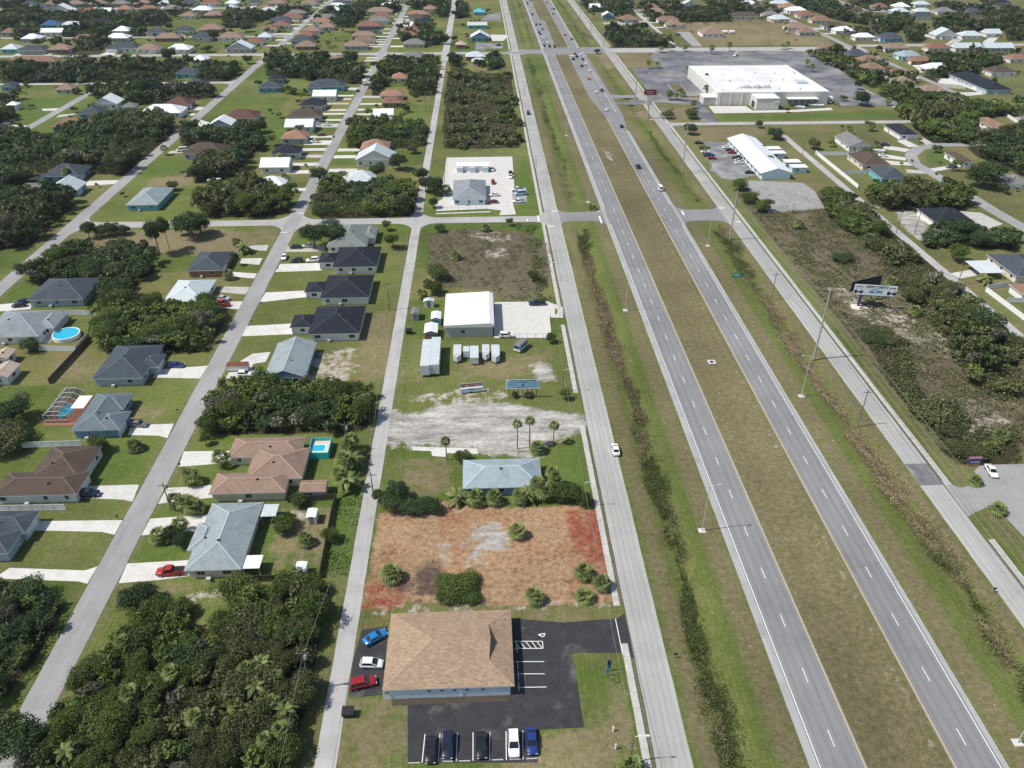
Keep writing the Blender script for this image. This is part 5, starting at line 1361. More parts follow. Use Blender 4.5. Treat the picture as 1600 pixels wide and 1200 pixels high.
def house(vols, roof, wall, label, near=True, z=2.75, pitch=.4, name='house', seed=0, streets=STREETS, garage=True):
    rg = random.Random(seed)
    cx = sum((v[0]+v[2])/2 for v in vols)/len(vols); cy = sum((v[1]+v[3])/2 for v in vols)/len(vols)
    t = thing(name, label, 'house' if name == 'house' else 'building', (cx, cy, 0))
    wb = MB(); wm = M['wall_'+wall]
    for i, (x0, y0, x1, y1, k) in enumerate(vols):
        x0 -= cx; x1 -= cx; y0 -= cy; y1 -= cy; zz = z - .012*i
        o, h = roof_volume(x0, y0, x1, y1, zz, k, pitch + .004*i, roof, wm, t, cap=near or roof not in ('metal',))
        ins = .55
        wb.box(x0+ins, y0+ins, -.1, x1-ins, y1-ins, zz - .19 + .01*i)
        w = x1 - x0; d = y1 - y0
        if i == 0 or near:
            n = max(1, int((w - 2)/4.2))
            if i == 0 or w > 6:
                for j in range(n):
                    if near and rg.random() < .2: continue
                    window(t, x0 + (j + .5)*w/n + rg.uniform(-.5, .5), y0 + ins, .95, 0, rg.choice((1.3, 1.7, .9)), 1.1, near)
        if near:
            for sx, xx, rz in ((-1, x0+ins, -math.pi/2), (1, x1-ins, math.pi/2)):
                n = max(1, int((d - 3)/5))
                for j in range(n):
                    if rg.random() < .55: window(t, xx, y0 + (j + .5)*d/n, .95, rz, 1.3, 1.1, True)
            for j in range(2):
                px, py = x0 + w*rg.uniform(.35, .65), y0 + d*rg.uniform(.3, .45)
                # height of the roof under the vent
                hz = zz + min(px - x0, x1 - px, (py - y0), (y1 - py))*pitch if k == 'h' else zz + min(px - x0, x1 - px)*pitch
                link('roof_vent' if j else 'vent_pipe', VENT if j else PIPE, o, (px, py, hz))
    wb.build('wall', wm, t)
    x0, y0, x1, y1, k = vols[-1] if len(vols) > 1 else vols[0]
    if garage:
        sx = min(streets, key=lambda s: abs(s - cx)); east = sx > cx
        bx0, by0, bx1, by1, _ = max(vols, key=lambda v: v[2] if east else -v[0])
        gx = (bx1 - .55 if east else bx0 + .55) - cx; d = by1 - by0
        gy = by0 - cy + (d*.5 if d < 8 else d*.3)
        garage_door(t, gx, gy, math.pi/2 if east else -math.pi/2, 4.6 if d > 6 else 3.4)
        if d > 9: link('door', DOOR, t, (gx, by0 - cy + d*.68, 0), math.pi/2 if east else -math.pi/2)
    if near:
        v = vols[0]; link('air_conditioner', AC, t, (v[0] - cx + (v[2]-v[0])*.4, v[1] - cy - .3, 0))
    return t
ROOFWORD = dict(slate='slate-grey', slatelight='light slate', navy='near-black', greyslate='mid-grey', grey='warm grey', pale='pale grey', metal='white metal', seafoam='pale sea-green', seafoam2='pale blue-green', tan='tan', brown='brown', umber='dark brown', maroon='maroon', brick='brick-red', orange='orange-tan', blue='deep blue', teal='bright turquoise', beige='beige', sage='dull green-grey')
WALLWORD = dict(greyblue='grey-blue', skyblue='sky-blue')
BANDS = [(-260, 'left of the far-left street'), (-167, 'between the two outer left streets'), (-78, 'between the two left streets'), (-27, 'between the left street and the lane'), (60, 'between the lane and frontage road'), (165, 'between right frontage road and right lane'), (254, 'just beyond the right lane'), (316, 'behind the large white store'), (9999, 'at the far right edge')]
def band(x):
    for i, (lim, nme) in enumerate(BANDS):
        if x < lim: return i, nme
# far houses first shrink where two would overlap, then all are ranked within their block column
HS = []
for roof, wall, vols in P_HN: HS.append([list(map(list, vols)), roof, wall, True])
occ = [(min(v[0] for v in h[0]), min(v[1] for v in h[0]), max(v[2] for v in h[0]), max(v[3] for v in h[0])) for h in HS]
for x0, y0, x1, y1, roof, wall in P_HF:
    for a in occ:
        if x0 < a[2] - .2 and x1 > a[0] + .2 and y0 < a[3] + 1.0 and y1 > a[1] - 1.0:
            if y0 < a[1]: y1 = min(y1, a[1] - 1.5)
            else:
                s = a[3] + 1.5 - y0
                if s < 9: y0 += s; y1 += s
    if y1 - y0 < 4: continue
    occ.append((x0, y0, x1, y1))
    k = 'h' if roof not in ('metal', 'pale') or (x1 - x0) < 9 else random.choice('hhgx')
    HS.append([[[x0, y0, x1, y1, k]], roof, wall, y0 < 330])
# further houses along the far streets, on plots the nearer ones leave free
rgf = random.Random(77); P_DR2 = []
def far_plot(x, y, street_dx, street_dy):
    w, d = rgf.uniform(15, 21), rgf.uniform(11, 14); a = (x - w/2, y - d/2, x + w/2, y + d/2)
    if abs(x) > .6*y + 10 or any(a[0] < o_[2] + 3 and a[2] > o_[0] - 3 and a[1] < o_[3] + 4 and a[3] > o_[1] - 4 for o_ in occ): return
    occ.append(a); roof = rgf.choice(('slate', 'metal', 'pale', 'tan', 'brown', 'umber', 'orange', 'grey', 'brick', 'metal', 'tan')); wall = rgf.choice(('white', 'cream', 'white', 'grey', 'beige', 'skyblue'))
    HS.append([[list(a) + ['h']], roof, wall, False])
    if street_dx: xs_ = x + street_dx; P_DR2.append(rect(min(a[2] if street_dx > 0 else xs_, xs_ if street_dx > 0 else a[0]), y - 2.5, max(xs_, a[0] if street_dx < 0 else xs_), y + 2.5))
    else: ye_ = y + street_dy; P_DR2.append(rect(x - 2.5, min(ye_, a[1] if street_dy < 0 else a[3]), x + 2.5, max(ye_, a[3] if street_dy > 0 else a[1])))
for k in range(12): far_plot(-184, 700 + k*25, 14, 0); far_plot(-150, 695 + k*25, -14, 0); far_plot(-96, 700 + k*25, 15, 0); far_plot(-61, 690 + k*25, -15, 0)
for k in range(13): far_plot(-200 - k*24, 775, 0, -18) if k % 3 else None; far_plot(-196 - k*24, 952, 0, -17); far_plot(-200 - k*24, 911, 0, 19) if k % 4 else None; far_plot(-190 - k*24, 738, 0, 14) if k % 3 else None
for k in range(12): far_plot(291, 720 + k*25, 15, 0) if k % 3 else None; far_plot(327, 725 + k*25, -17, 0); far_plot(345 + k*23, 710, 0, -15); far_plot(340 + k*23, 672, 0, 14); far_plot(425 + k*23, 898, 0, -14); far_plot(430 + k*23, 862, 0, 16); far_plot(390, 800 + k*25, 15, 0)
for k in range(6): far_plot(293, 520 + k*24, 16, 0); far_plot(330, 515 + k*24, -17, 0)
for k in range(5): far_plot(145, 720 + k*26, 17, 0) if k > 3 else None; far_plot(182, 790 + k*28, -17, 0)
for i, p in enumerate(P_DR2): structure(MB().slab(p, .012 + .0003*i, .06).build('driveway', M[('drive', 'drive_mid')[i % 2]]))
cnt = {}
HS.sort(key=lambda h: (band(sum(v[0]+v[2] for v in h[0])/2/len(h[0]))[0], h[0][0][1]))
for i, (vols, roof, wall, nr) in enumerate(HS):
    bi, bn = band(sum(v[0]+v[2] for v in vols)/2/len(vols)); cnt[bi] = cnt.get(bi, -1) + 1
    if not nr and vols[0][4] == 'h' and vols[0][2] - vols[0][0] > 13 and i % 3 == 0:   # a garage wing breaks the plain outline
        x0, y0, x1, y1, _ = vols[0]; w = (x1-x0)
        vols.append([x0 + w*.08, y0 - 2.6, x0 + w*.45, y0 + (y1-y0)*.5, 'h'] if i % 2 else [x1 - w*.42, y0 - 2.4, x1 - w*.06, y0 + (y1-y0)*.5, 'h'])
    shape = 'hip' if vols[0][4] == 'h' else 'gable'
    lab = '%s %s-roofed house with %s walls, %s up %s' % (ROOFWORD[roof], shape, WALLWORD.get(wall, wall), ordinal(cnt[bi]), bn)
    house(vols, roof, wall, lab, nr, z=2.75 if nr else 3.1, pitch=.4 if nr else .5, seed=i, garage=not (-27 < (vols[0][0]+vols[0][2])/2 < 30))

# ---- the office with the tan shingle roof at the bottom
M['cap_shingle'] = mat('cap_shingle', (.37,.255,.19), .9, .2, 4)
x0, y0, x1, y1 = -19.0, 84.3, 3.7, 101.0
t = thing('office_building', 'office with a broad tan shingle hip roof and pale blue walls at the bottom', 'building', ((x0+x1)/2, (y0+y1)/2, 0))
w, d = x1-x0, y1-y0
pz, zr, gx_ = .31, 2.75, w/2 - 4.3            # hip roof whose east end stops in a small upright gable
E_ = [(-w/2, -d/2, zr), (w/2, -d/2, zr), (w/2, d/2, zr), (-w/2, d/2, zr)]; r0 = (-w/2 + d/2, 0, zr + d/2*pz); r1 = (gx_ + .35, 0, zr + d/2*pz); hs, hn = (gx_, -d/2 + 4.3, zr + 4.3*pz), (gx_, d/2 - 4.3, zr + 4.3*pz)
ro = MB().add(E_ + [r0, r1, hs, hn], [(0, 1, 6, 5, 4), (2, 3, 4, 5, 7), (3, 0, 4), (1, 2, 7, 6)]).build('roof', M['shingle_bottom'], t)
MB().add([hs, hn, (gx_, 0, zr + d/2*pz - .05)], [(0, 1, 2)]).build('gablet', mat('gablet_siding', (.3,.2,.15), .9, .15, 3), ro)
f_ = MB()
for i in range(4): p_, q_ = E_[i], E_[(i+1) % 4]; f_.quad((p_[0], p_[1], zr - .2), (q_[0], q_[1], zr - .2), q_, p_)
f_.add([(x_, y_, zr - .2) for x_, y_, _ in E_], [(3, 2, 1, 0)]).build('fascia', M['trim'], ro)
c_ = MB()
for p_, q_ in ((E_[0], r0), (E_[3], r0), (E_[1], hs), (E_[2], hn), (r0, r1)): cap_line(c_, p_, q_, .12)
c_.build('ridge_cap', M['cap_shingle'], ro)
MB().box(-w/2+.7, -d/2+.16, -.1, w/2-.7, d/2-.5, 2.54).build('wall', M['wall_skyblue'], t)
MB().box(-w/2+.02, -d/2+.1, -.1, -w/2+1.3, -d/2+2.2, 2.53).build('porch_post', M['wall_white'], t)
for wx in (-3.4, -1.2, 1.0, 3.2, 5.9): window(t, wx, -d/2 + .16, 1.72, 0, .62, .45, True)
window(t, -w/2 + .7, -d/2 + .1, 1.6, 0, .8, .45, True)
for k in range(4): window(t, w/2 - .7, -5 + k*3.3, .9, math.pi/2, 1.4, 1.2, True)
MB().tube((2.2, -d/2 + .08, 0), (2.2, -d/2 + .08, 2.5), .05).build('downpipe', M['trim'], t)
M['hedge_soil'] = mat('planting_bed', (.07,.055,.04), .95, .3, 2)
structure(MB().slab([(-17.5, 83.2), (2.6, 83.2), (2.6, 84.4), (-17.5, 84.4)], .06, .1).build('planting_bed', M['hedge_soil']), 'narrow bare planting bed along the office wall')

# ---- white metal warehouse
t = thing('warehouse', 'white flat-roofed metal warehouse beside a concrete yard', 'building', (-5, 221, 0))
MB().box(-7.4, -10, -.1, 7.2, 11, 4.1).build('wall', mat('warehouse_siding', (.5,.5,.475), .8, .1, 2, (3, 3, .1)), t)
W_ = mat('white_metal_roof', (.76,.76,.76), .55, .05, .6, (.3, 3, 1), dirt=(.64,.64,.63), dscale=.25, dcut=(.5, .8))
o = MB().add([(-7.8,-10.4,4.3),(6.3,-10.4,4.9),(6.3,11.4,4.9),(-7.8,11.4,4.3),(7.7,-10.4,4.3),(7.7,11.4,4.3)], [(0,1,2,3),(1,4,5,2)]).build('roof', W_, t)
MB().box(-7.8, -10.42, 3.55, 7.7, -10.3, 4.28).box(7.6, -10.3, 3.55, 7.72, 11.4, 4.28).box(-7.8, -10.3, 3.55, -7.7, 11.4, 4.28).box(-7.7, 11.3, 3.55, 7.6, 11.42, 4.28).add([(-7.8,-10.42,4.28),(7.7,-10.42,4.28),(6.3,-10.42,4.88)], [(0,1,2)]).build('fascia', M['trim'], o)
for yy in (-6, 1): garage_door(t, 7.2, yy, math.pi/2, 4.0, 3.2)
link('door', DOOR, t, (7.2, 7.5, 0), math.pi/2); window(t, -2, -10, 1.4, 0, 1.3, 1.1)
for k, (x, y, sx, sy, h, rf, wl, lab) in enumerate(((-15.6, 220.5, 3.2, 5.0, 2.6, 'metal', 'teal', 'white-roofed turquoise shed against the warehouse'), (-16.8, 212.5, 4.2, 6.0, 2.4, 'metal', 'brown', 'white gable-roofed shed below the warehouse'), (-22.5, 224, 2.6, 4.2, 2.5, 'grey', 'grey', 'grey flat lean-to shed beside the lane'), (-18.5, 232, 3.6, 2.4, 2.2, 'pale', 'white', 'small pale shed behind the warehouse'))):
    t = thing('shed', lab, 'shed', (x, y, 0)); MB().box(-sx/2+.2, -sy/2+.2, 0, sx/2-.2, sy/2-.2, h).build('wall', M['wall_'+wl], t); roof_volume(-sx/2, -sy/2, sx/2, sy/2, h + .1, 'g', .3, rf, M['wall_'+wl], t, cap=False, drop=.1); link('door', DOOR, t, (0, -sy/2+.2, 0))
# ---- garden sheds by the sea-green roofed house
for (k, s, lab) in (('shedA', 2.3, 'small white garden shed at the lower fence corner'), ('shedB', 2.2, 'small white garden shed near the wooden fence, upper of two')):
    x, y = P_misc[k]; t = thing('shed', lab, 'shed', (x, y, 0)); MB().box(-1.0, -1.4, 0, 1.0, 1.4, 2.1).build('wall', M['wall_white'], t); roof_volume(-1.1, -1.5, 1.1, 1.5, 2.2, 'g', .2, 'metal', M['wall_white'], t, cap=False, drop=.1); link('door', DOOR, t, (0, -1.4, 0))
# shed of the tan house
t = thing('shed', 'cream shed with brown gable roof beside the tan house', 'shed', (-40.2, 139.1, 0))
MB().box(-2.75, -1.7, 0, 2.75, 1.7, 2.3).build('wall', M['wall_cream'], t); roof_volume(-3.05, -2.1, 3.05, 2.1, 2.4, 'x', .35, 'tan', M['wall_cream'], t, drop=.1); window(t, -.6, -1.7, .9, 0, .8, .8)
# ---- carports and awnings: name, footprint, height
for x0, y0, x1, y1, h, lab in ((-50.0, 129.0, -46.7, 133.0, 2.5, 'pale flat carport roof beside the sea-green house, upper of two'), (-50.2, 113.8, -46.75, 117.5, 2.4, 'white corrugated patio roof beside the sea-green house'), (-109.3, 172.4, -105.9, 178.4, 2.62, 'white flat patio roof between pool cage and blue house'), (174.2, 244.5, 183.2, 255, 2.6, 'pale green carport beside the right-hand lane')):
    t = thing('carport', lab, 'carport', ((x0+x1)/2, (y0+y1)/2, 0)); w, d = (x1-x0)/2, (y1-y0)/2
    r_ = MB().box(-w, -d, h, w, d, h+.1).build('roof', W_ if 'white' in lab else M['roof_pale'], t)
    n = int(w*2/.45); rb = MB()
    for j in range(n): rb.box(-w + j*.45, -d, h+.1, -w + j*.45+.05, d, h+.13)
    rb.build('ribs', M['trim'], r_)
    for sx in (-1, 1):
        for sy in (-1, 1): MB().tube((sx*(w-.15), sy*(d-.15), 0), (sx*(w-.15), sy*(d-.15), h), .05).build('post', M['trim'], t)
# ---- long white metal shop on the right
t = thing('shop_building', 'long white metal-roofed shop with car park on the right', 'building', (137.4, 383, 0))
MB().box(-6.6, -28.6, -.1, 6.9, 28.6, 3.4).build('wall', M['wall_skyblue'], t)
MB().add([(-6.6,-28.61,3.39),(6.9,-28.61,3.39),(.1,-28.61,5.4)], [(0,1,2)]).build('gable_wall', M['wall_skyblue'], t)
o = MB().add([(-7.5,-29.2,3.3),(.1,-29.2,5.6),(.1,29.2,5.6),(-7.5,29.2,3.3),(7.6,-29.2,3.3),(7.6,29.2,3.3)], [(0,1,2,3),(1,4,5,2)]).build('roof', mat('white_rib_roof', (.74,.78,.8), .5, .06, .6, (.2, 6, 1)), t)
MB().box(-7.6, -29.2, 3.0, -7.45, 29.2, 3.28).box(7.5, -29.2, 3.0, 7.65, 29.2, 3.28).build('gutter', M['trim'], o)
for k in range(9): window(t, -6.6, -25 + k*6.2, .9, -math.pi/2, 2.2, 1.4, True)
for k in range(6): MB().tube((-7.3, -27 + k*11, 0), (-7.3, -27 + k*11, 3.1), .07).build('post', M['trim'], t)
for i, (x, y, lab) in enumerate(((149, 396, 'white annex roof behind the long shop, upper'), (149, 388.5, 'white annex roof behind the long shop, second'), (151.5, 374, 'white annex roof behind the long shop, third'), (152, 366, 'pale blue annex behind the long shop, lowest'))):
    t = thing('annex', lab, 'shed', (x, y, 0)); MB().box(-3.6, -2.2, 0, 3.6, 2.2, 2.6).build('wall', M['wall_skyblue'], t); MB().box(-4, -2.6, 2.6, 4, 2.6, 2.75).build('roof', W_, t); window(t, -1, -2.2, 1, 0, 1.1, 1)
# ---- large white store
sx0, sx1, sy0, sy1 = 146.2, 215.5, 494.6, 575
t = thing('store_building', 'very large white flat-roofed store with dark car park', 'building', ((sx0+sx1)/2, (sy0+sy1)/2, 0))
w, d = (sx1-sx0)/2, (sy1-sy0)/2
swall = mat('store_wall', (.62,.6,.56), .9, .08, .4, (1, 1, .2), dirt=(.5,.49,.46), dscale=.1)
MB().box(-w, -d, -.1, w, d, 7.4).build('wall', swall, t)
o = MB().box(-w+.3, -d+.3, 7.4, w-.3, d-.3, 7.5).build('roof', mat('store_roof_membrane', (.74,.74,.73), .7, .05, .08, (1, 1, 1), dirt=(.58,.58,.57), dscale=.06, dcut=(.46, .72)), t)
MB().box(-w, -d, 7.4, w, -d+.3, 7.9).box(-w, d-.3, 7.4, w, d, 7.9).box(-w, -d+.3, 7.4, -w+.3, d-.3, 7.9).box(w-.3, -d+.3, 7.4, w, d-.3, 7.9).build('parapet', M['trim'], o)
for k in range(11): MB().box(-w+.3, -d+6.5 + k*6.6, 7.5, w-.3, -d+6.62 + k*6.6, 7.53).build('roof_seam', M['greylot'], o)
for k in range(14): MB().box(-w+4 + (k*37 % 62), -d+6 + (k*23 % 68), 7.5, -w+5 + (k*37 % 62), -d+7.1 + (k*23 % 68), 8.0 + .3*(k % 2)).build('roof_vent', M['alu'], o)
for k in range(9): MB().box(-18 + k*2.2, -d+11, 7.5, -16.6 + k*2.2, -d+13.5, 8.4 + .4*(k % 3)).build('rooftop_unit', M['alu'], o)
MB().box(22, -18, 7.5, 29, -10, 8.6).build('rooftop_unit', M['roof_pale'], o); MB().box(-30, 10, 7.5, -28, 12, 8.4).build('rooftop_unit', M['darkmetal'], o)
MB().box(-14, -d-12, -.1, 0, -d, 6.6).build('wing', swall, t); MB().box(-14.2, -d-12.2, 6.6, .2, -d, 6.9).build('wing_roof', W_, t)
MB().box(-w-8, -d+2, -.1, -w, -d+12, 4.4).build('wing', swall, t); MB().box(-w-8.2, -d+1.8, 4.4, -w, -d+12.2, 4.6).build('wing_roof', W_, t)
MB().box(8, -d-5, 4.3, 27, -d, 4.7).build('canopy', M['trim'], t)
for k in range(5): MB().box(9.5 + k*4, -d-.1, .9, 12 + k*4, -d+.05, 3.6).build('loading_door', M['greylot'], t)
for k in range(3): MB().box(-w+1 + k*7, -d-.25, 0, -w+1.5 + k*7, -d, 7.3).build('pilaster', M['trim'], t)
MB().box(-14.1, -d-9, .5, -13.9, -d-3, 4).build('loading_door', M['darkmetal'], t); MB().box(-3, -d-12.3, 4.2, 0, -d-12, 5).build('canopy', M['trim'], t)
# ---- vet lot: long low pale kennel block
t = thing('kennel_block', 'long pale open-bayed storage block in the fenced concrete yard', 'building', (-4.4, 374.5, 0))
MB().box(-7.9, -2.4, 0, 7.7, 3.4, 2.5).build('wall', M['wall_white'], t); MB().box(-8.1, -2.8, 2.5, 7.9, 3.8, 2.7).build('roof', W_, t)
for k in range(3): MB().box(-7.7 + k*6.1, -4.6, 0, -4.9 + k*6.1, -2.42, 2.35).build('bay', M['wall_skyblue'], t); MB().box(-7.8 + k*6.1, -4.75, 2.35, -4.8 + k*6.1, -2.85, 2.47).build('bay_roof', M['roof_pale'], t)
# far white church tanks
for k in range(2):
    o = thing('storage_tank', 'white storage tank beside the tan-roofed church, %s' % ('nearer the church' if k == 0 else 'outer of two'), 'tank', (220.5 + 6.2*k, 752, 0)); MB().tube((-2.2, 0, 1.6), (2.2, 0, 1.6), 1.5, n=14).build('drum', W_, o); MB().box(-1.8, -.8, 0, -1.4, .8, .6).box(1.4, -.8, 0, 1.8, .8, .6).build('cradle', M['concrete'], o)

# ---- swimming pools and cage
water = mat('pool_water', (.03,.42,.62), .05, .08, 1.5, spec=.5)
px, py = P_misc['pool']
t = thing('round_pool', 'round above-ground pool with turquoise water and a white wall', 'pool', (px, py, 0)); n = 24; rr = 4.0
ring = MB()
for i in range(n):
    a, b_ = 2*math.pi*i/n, 2*math.pi*(i+1)/n
    c0, s0, c1, s1 = math.cos(a), math.sin(a), math.cos(b_), math.sin(b_)
    ring.quad((rr*c0, rr*s0, 0), (rr*c1, rr*s1, 0), (rr*c1, rr*s1, 1.25), (rr*c0, rr*s0, 1.25)); ring.quad((rr*c0, rr*s0, 1.25), (rr*c1, rr*s1, 1.25), ((rr-.3)*c1, (rr-.3)*s1, 1.25), ((rr-.3)*c0, (rr-.3)*s0, 1.25)); ring.quad(((rr-.3)*c0, (rr-.3)*s0, 1.25), ((rr-.3)*c1, (rr-.3)*s1, 1.25), ((rr-.3)*c1, (rr-.3)*s1, .9), ((rr-.3)*c0, (rr-.3)*s0, .9))
ring.build('pool_wall', M['vinyl'], t)
MB().add([((rr-.3)*math.cos(2*math.pi*i/n), (rr-.3)*math.sin(2*math.pi*i/n), 1.1) for i in range(n)], [tuple(range(n))]).build('water', water, t)
structure(MB().slab([(px-8.5, py-3), (px-3.9, py-4.2), (px-3.6, py+2.5), (px-5.5, py+4)], .05, .1).build('patio', M['drive']), 'pale patio beside the round pool')
ax, ay = P_misc['bluepool0']; bx = P_misc['bluepool1'][0]; cy_ = P_misc['bluepool2'][1]
cx, cy = (ax+bx)/2, (ay+cy_)/2; w, d = (bx-ax)/2, (cy_-ay)/2
t = thing('raised_pool', 'raised oval pool with bright turquoise wooden surround', 'pool', (cx, cy, 0))
tq = mat('turquoise_paint', (.05,.5,.52), .6, .08, 1)
MB().box(-w, -d, 0, w, -d+.12, 2.0).box(-w, d-.12, 0, w, d, 2.0).box(w-.12, -d+.12, 0, w, d-.12, 2.0).box(-w, -d+.12, 0, -w+.12, d-.12, 2.0).build('surround', tq, t)
MB().box(-w, -d+.12, 1.0, w-.12, d-.12, 1.1).build('deck', mat('pool_deck', (.62,.5,.4), .85, .08), t)
MB().add([((w*.62)*max(-1, min(1, 1.3*math.cos(a))) - .15*w, d*.42*max(-1, min(1, 1.3*math.sin(a))), 1.13) for a in [2*math.pi*i/24 for i in range(24)]], [tuple(range(24))]).build('water', water, t)
MB().add([((w*.7)*max(-1, min(1, 1.3*math.cos(a))) - .15*w, d*.52*max(-1, min(1, 1.3*math.sin(a))), 1.115) for a in [2*math.pi*i/24 for i in range(24)]], [tuple(range(24))]).build('coping', M['trim'], t)
for k in range(6): MB().tube((-w + .3 + k*(2*w-.5)/5, d-.06, 2.0), (-w + .3 + k*(2*w-.5)/5, d-.06, 2.35), .05).build('rail_post', M['trim'], t)
x0, y0 = P_misc['cage0']; x1 = P_misc['cage1'][0]; y1 = P_misc['cage2'][1]
t = thing('pool_cage', 'screened pool enclosure with a white frame and mansard top', 'pool cage', ((x0+x1)/2, (y0+y1)/2, 0)); w, d = (x1-x0)/2, (y1-y0)/2
for k in range(6):
    yy = -d + k*2*d/5; MB().strip([(-w, yy, 0), (-w, yy, 2.4), (-w+1.6, yy, 3.6), (w-1.6, yy, 3.6), (w, yy, 2.6)], .06).build('frame_rib', M['trim'], t)
for x, z in ((-w, 2.4), (-w+1.6, 3.6), (w-1.6, 3.6), (w, 2.6), (-w, .9), (0, 3.6)): MB().tube((x, -d, z), (x, d, z), .05, n=4).build('frame_beam', M['trim'], t)
for a, b_ in (((-w, -d, 2.4), (w, -d, 2.4)), ((-w, -d, .9), (w, -d, .9)), ((0, -d, 0), (0, -d, 3.6)), ((-w/2, -d, 0), (-w/2, -d, 3.6)), ((w/2, -d, 0), (w/2, -d, 3.6))): MB().tube(a, b_, .05, n=4).build('frame_beam', M['trim'], t)
MB().slab([(-w-.4, -d-1.0), (w+4.5, -d-1.4), (w+4.5, d), (-w-.4, d)], .05, .1).build('deck', mat('red_deck', (.3,.13,.09), .9, .1), t)
MB().add([(w*.62*math.cos(a), d*.62*math.sin(a), .08) for a in [2*math.pi*i/20 for i in range(20)]], [tuple(range(20))]).build('water', water, t)
scr = bpy.data.materials.new('insect_screen'); scr.use_nodes = True; _N = scr.node_tree.nodes; _L = scr.node_tree.links
_t = _N.new('ShaderNodeBsdfTransparent'); _x = _N.new('ShaderNodeMixShader'); _x.inputs[0].default_value = .42; _N['Principled BSDF'].inputs['Base Color'].default_value = (.03, .045, .05, 1); _N['Principled BSDF'].inputs['Roughness'].default_value = .8
_L.new(_t.outputs[0], _x.inputs[1]); _L.new(_N['Principled BSDF'].outputs[0], _x.inputs[2]); _L.new(_x.outputs[0], _N['Material Output'].inputs['Surface'])
pr_ = [(-w, 0), (-w, 2.4), (-w+1.6, 3.6), (w-1.6, 3.6), (w, 2.6)]
for (xa, za), (xb, zb) in zip(pr_, pr_[1:]): MB().quad((xa, -d, za), (xb, -d, zb), (xb, d, zb), (xa, d, za)).build('screen', scr, t)
for yy in (-d, d): MB().add([(a, yy, c) for a, c in pr_] + [(w, yy, 0)], [(0, 1, 2, 3, 4, 5)]).build('screen', scr, t)
# dark cage beside the big slate house
for (x, y, w, d, lab) in ((-124.5, 240.5, 6.5, 11, 'dark screened porch cage behind the big slate-roofed house'), (-221, 476, 9, 8, 'dark pool cage between slate and brown houses'), (-205.5, 365, 7, 9, 'dark pool cage beside the bright blue house')):
    t = thing('pool_cage', lab, 'pool cage', (x, y, 0))
    for k in range(4): yy = -d/2 + k*d/3; MB().strip([(-w/2, yy, 0), (-w/2, yy, 2.5), (w/2, yy, 2.5), (w/2, yy, 0)], .07).build('frame_rib', M['darkmetal'], t)
    for xx in (-w/2, 0, w/2): MB().tube((xx, -d/2, 2.5), (xx, d/2, 2.5), .07, n=4).build('frame_beam', M['darkmetal'], t)
    MB().box(-w/2, -d/2, 2.5, w/2, d/2, 2.52).build('screen', scr, t)
    for a, c, e, f in ((-w/2, -d/2, w/2, -d/2), (-w/2, d/2, w/2, d/2), (-w/2, -d/2, -w/2, d/2), (w/2, -d/2, w/2, d/2)): MB().quad((a, c, 0), (e, f, 0), (e, f, 2.5), (a, c, 2.5)).build('screen', scr, t)
    MB().slab(rect(-w/2, -d/2, w/2, d/2), .06, .1).build('deck', M['worn'], t)
# ---------------------------------------------------------------- vehicles
def loft(b, st):
    """rings across the car at stations (y, z bottom, z waist, z top, half width)"""
    rings = []
    for y, zb, zw, zt, w in st: rings.append([(-w*.93, y, zb), (-w, y, zw), (-w*.95, y, zt-.06), (-w*.82, y, zt), (w*.82, y, zt), (w*.95, y, zt-.06), (w, y, zw), (w*.93, y, zb)])
    n0 = len(b.v); k = 8
    vs = [p for r in rings for p in r]; fs = []
    for i in range(len(rings)-1):
        for j in range(k): a = i*k+j; c = i*k+(j+1) % k; fs.append((a, c, c+k, a+k))
    fs += [tuple(range(k))[::-1], tuple(range((len(rings)-1)*k, len(rings)*k))]
    return b.add(vs, [f[::-1] for f in fs])
SPEC = {  # body stations, cabin base y0,y1,z / roof y0,y1,z, half width, axles
 'sedan': ([(-2.33,.4,.6,.82,.78),(-2.25,.3,.62,.96,.86),(-1.5,.22,.62,1.0,.91),(1.1,.22,.62,.97,.91),(1.9,.25,.58,.86,.88),(2.25,.32,.52,.72,.8),(2.35,.38,.5,.62,.7)], (-1.75,1.2,.97), (-1.0,.25,1.43), .84, (1.4,-1.35)),
 'hatch': ([(-2.0,.4,.6,.9,.76),(-1.93,.3,.62,1.0,.84),(-1.2,.22,.62,1.02,.88),(1.1,.22,.62,1.0,.88),(1.75,.25,.6,.88,.85),(2.05,.32,.52,.72,.76),(2.13,.38,.5,.62,.66)], (-1.9,1.25,.99), (-1.5,.25,1.55), .82, (1.28,-1.2)),
 'suv': ([(-2.38,.45,.7,.98,.82),(-2.32,.32,.7,1.06,.91),(-1.4,.25,.7,1.1,.95),(1.1,.25,.7,1.08,.95),(1.95,.28,.66,.98,.92),(2.28,.35,.6,.84,.84),(2.38,.42,.58,.7,.74)], (-2.28,1.2,1.07), (-1.95,.3,1.72), .89, (1.45,-1.4)),
 'pickup': ([(-2.85,.5,.75,1.1,.88),(-2.8,.42,.75,1.16,.95),(-.6,.32,.75,1.16,.98),(1.3,.32,.75,1.14,.98),(2.4,.35,.72,1.06,.95),(2.75,.42,.65,.92,.86),(2.82,.48,.6,.75,.78)], (-.75,1.45,1.15), (-.5,.65,1.84), .92, (1.75,-1.75)),
 'van': ([(-2.65,.4,.8,1.2,.88),(-2.6,.32,.8,1.3,.97),(0,.28,.8,1.32,1.0),(1.6,.28,.78,1.25,.98),(2.3,.32,.7,1.1,.94),(2.62,.38,.6,.9,.85),(2.68,.42,.58,.75,.75)], (-2.6,1.9,1.27), (-2.5,1.2,2.15), .96, (1.65,-1.6)),
}
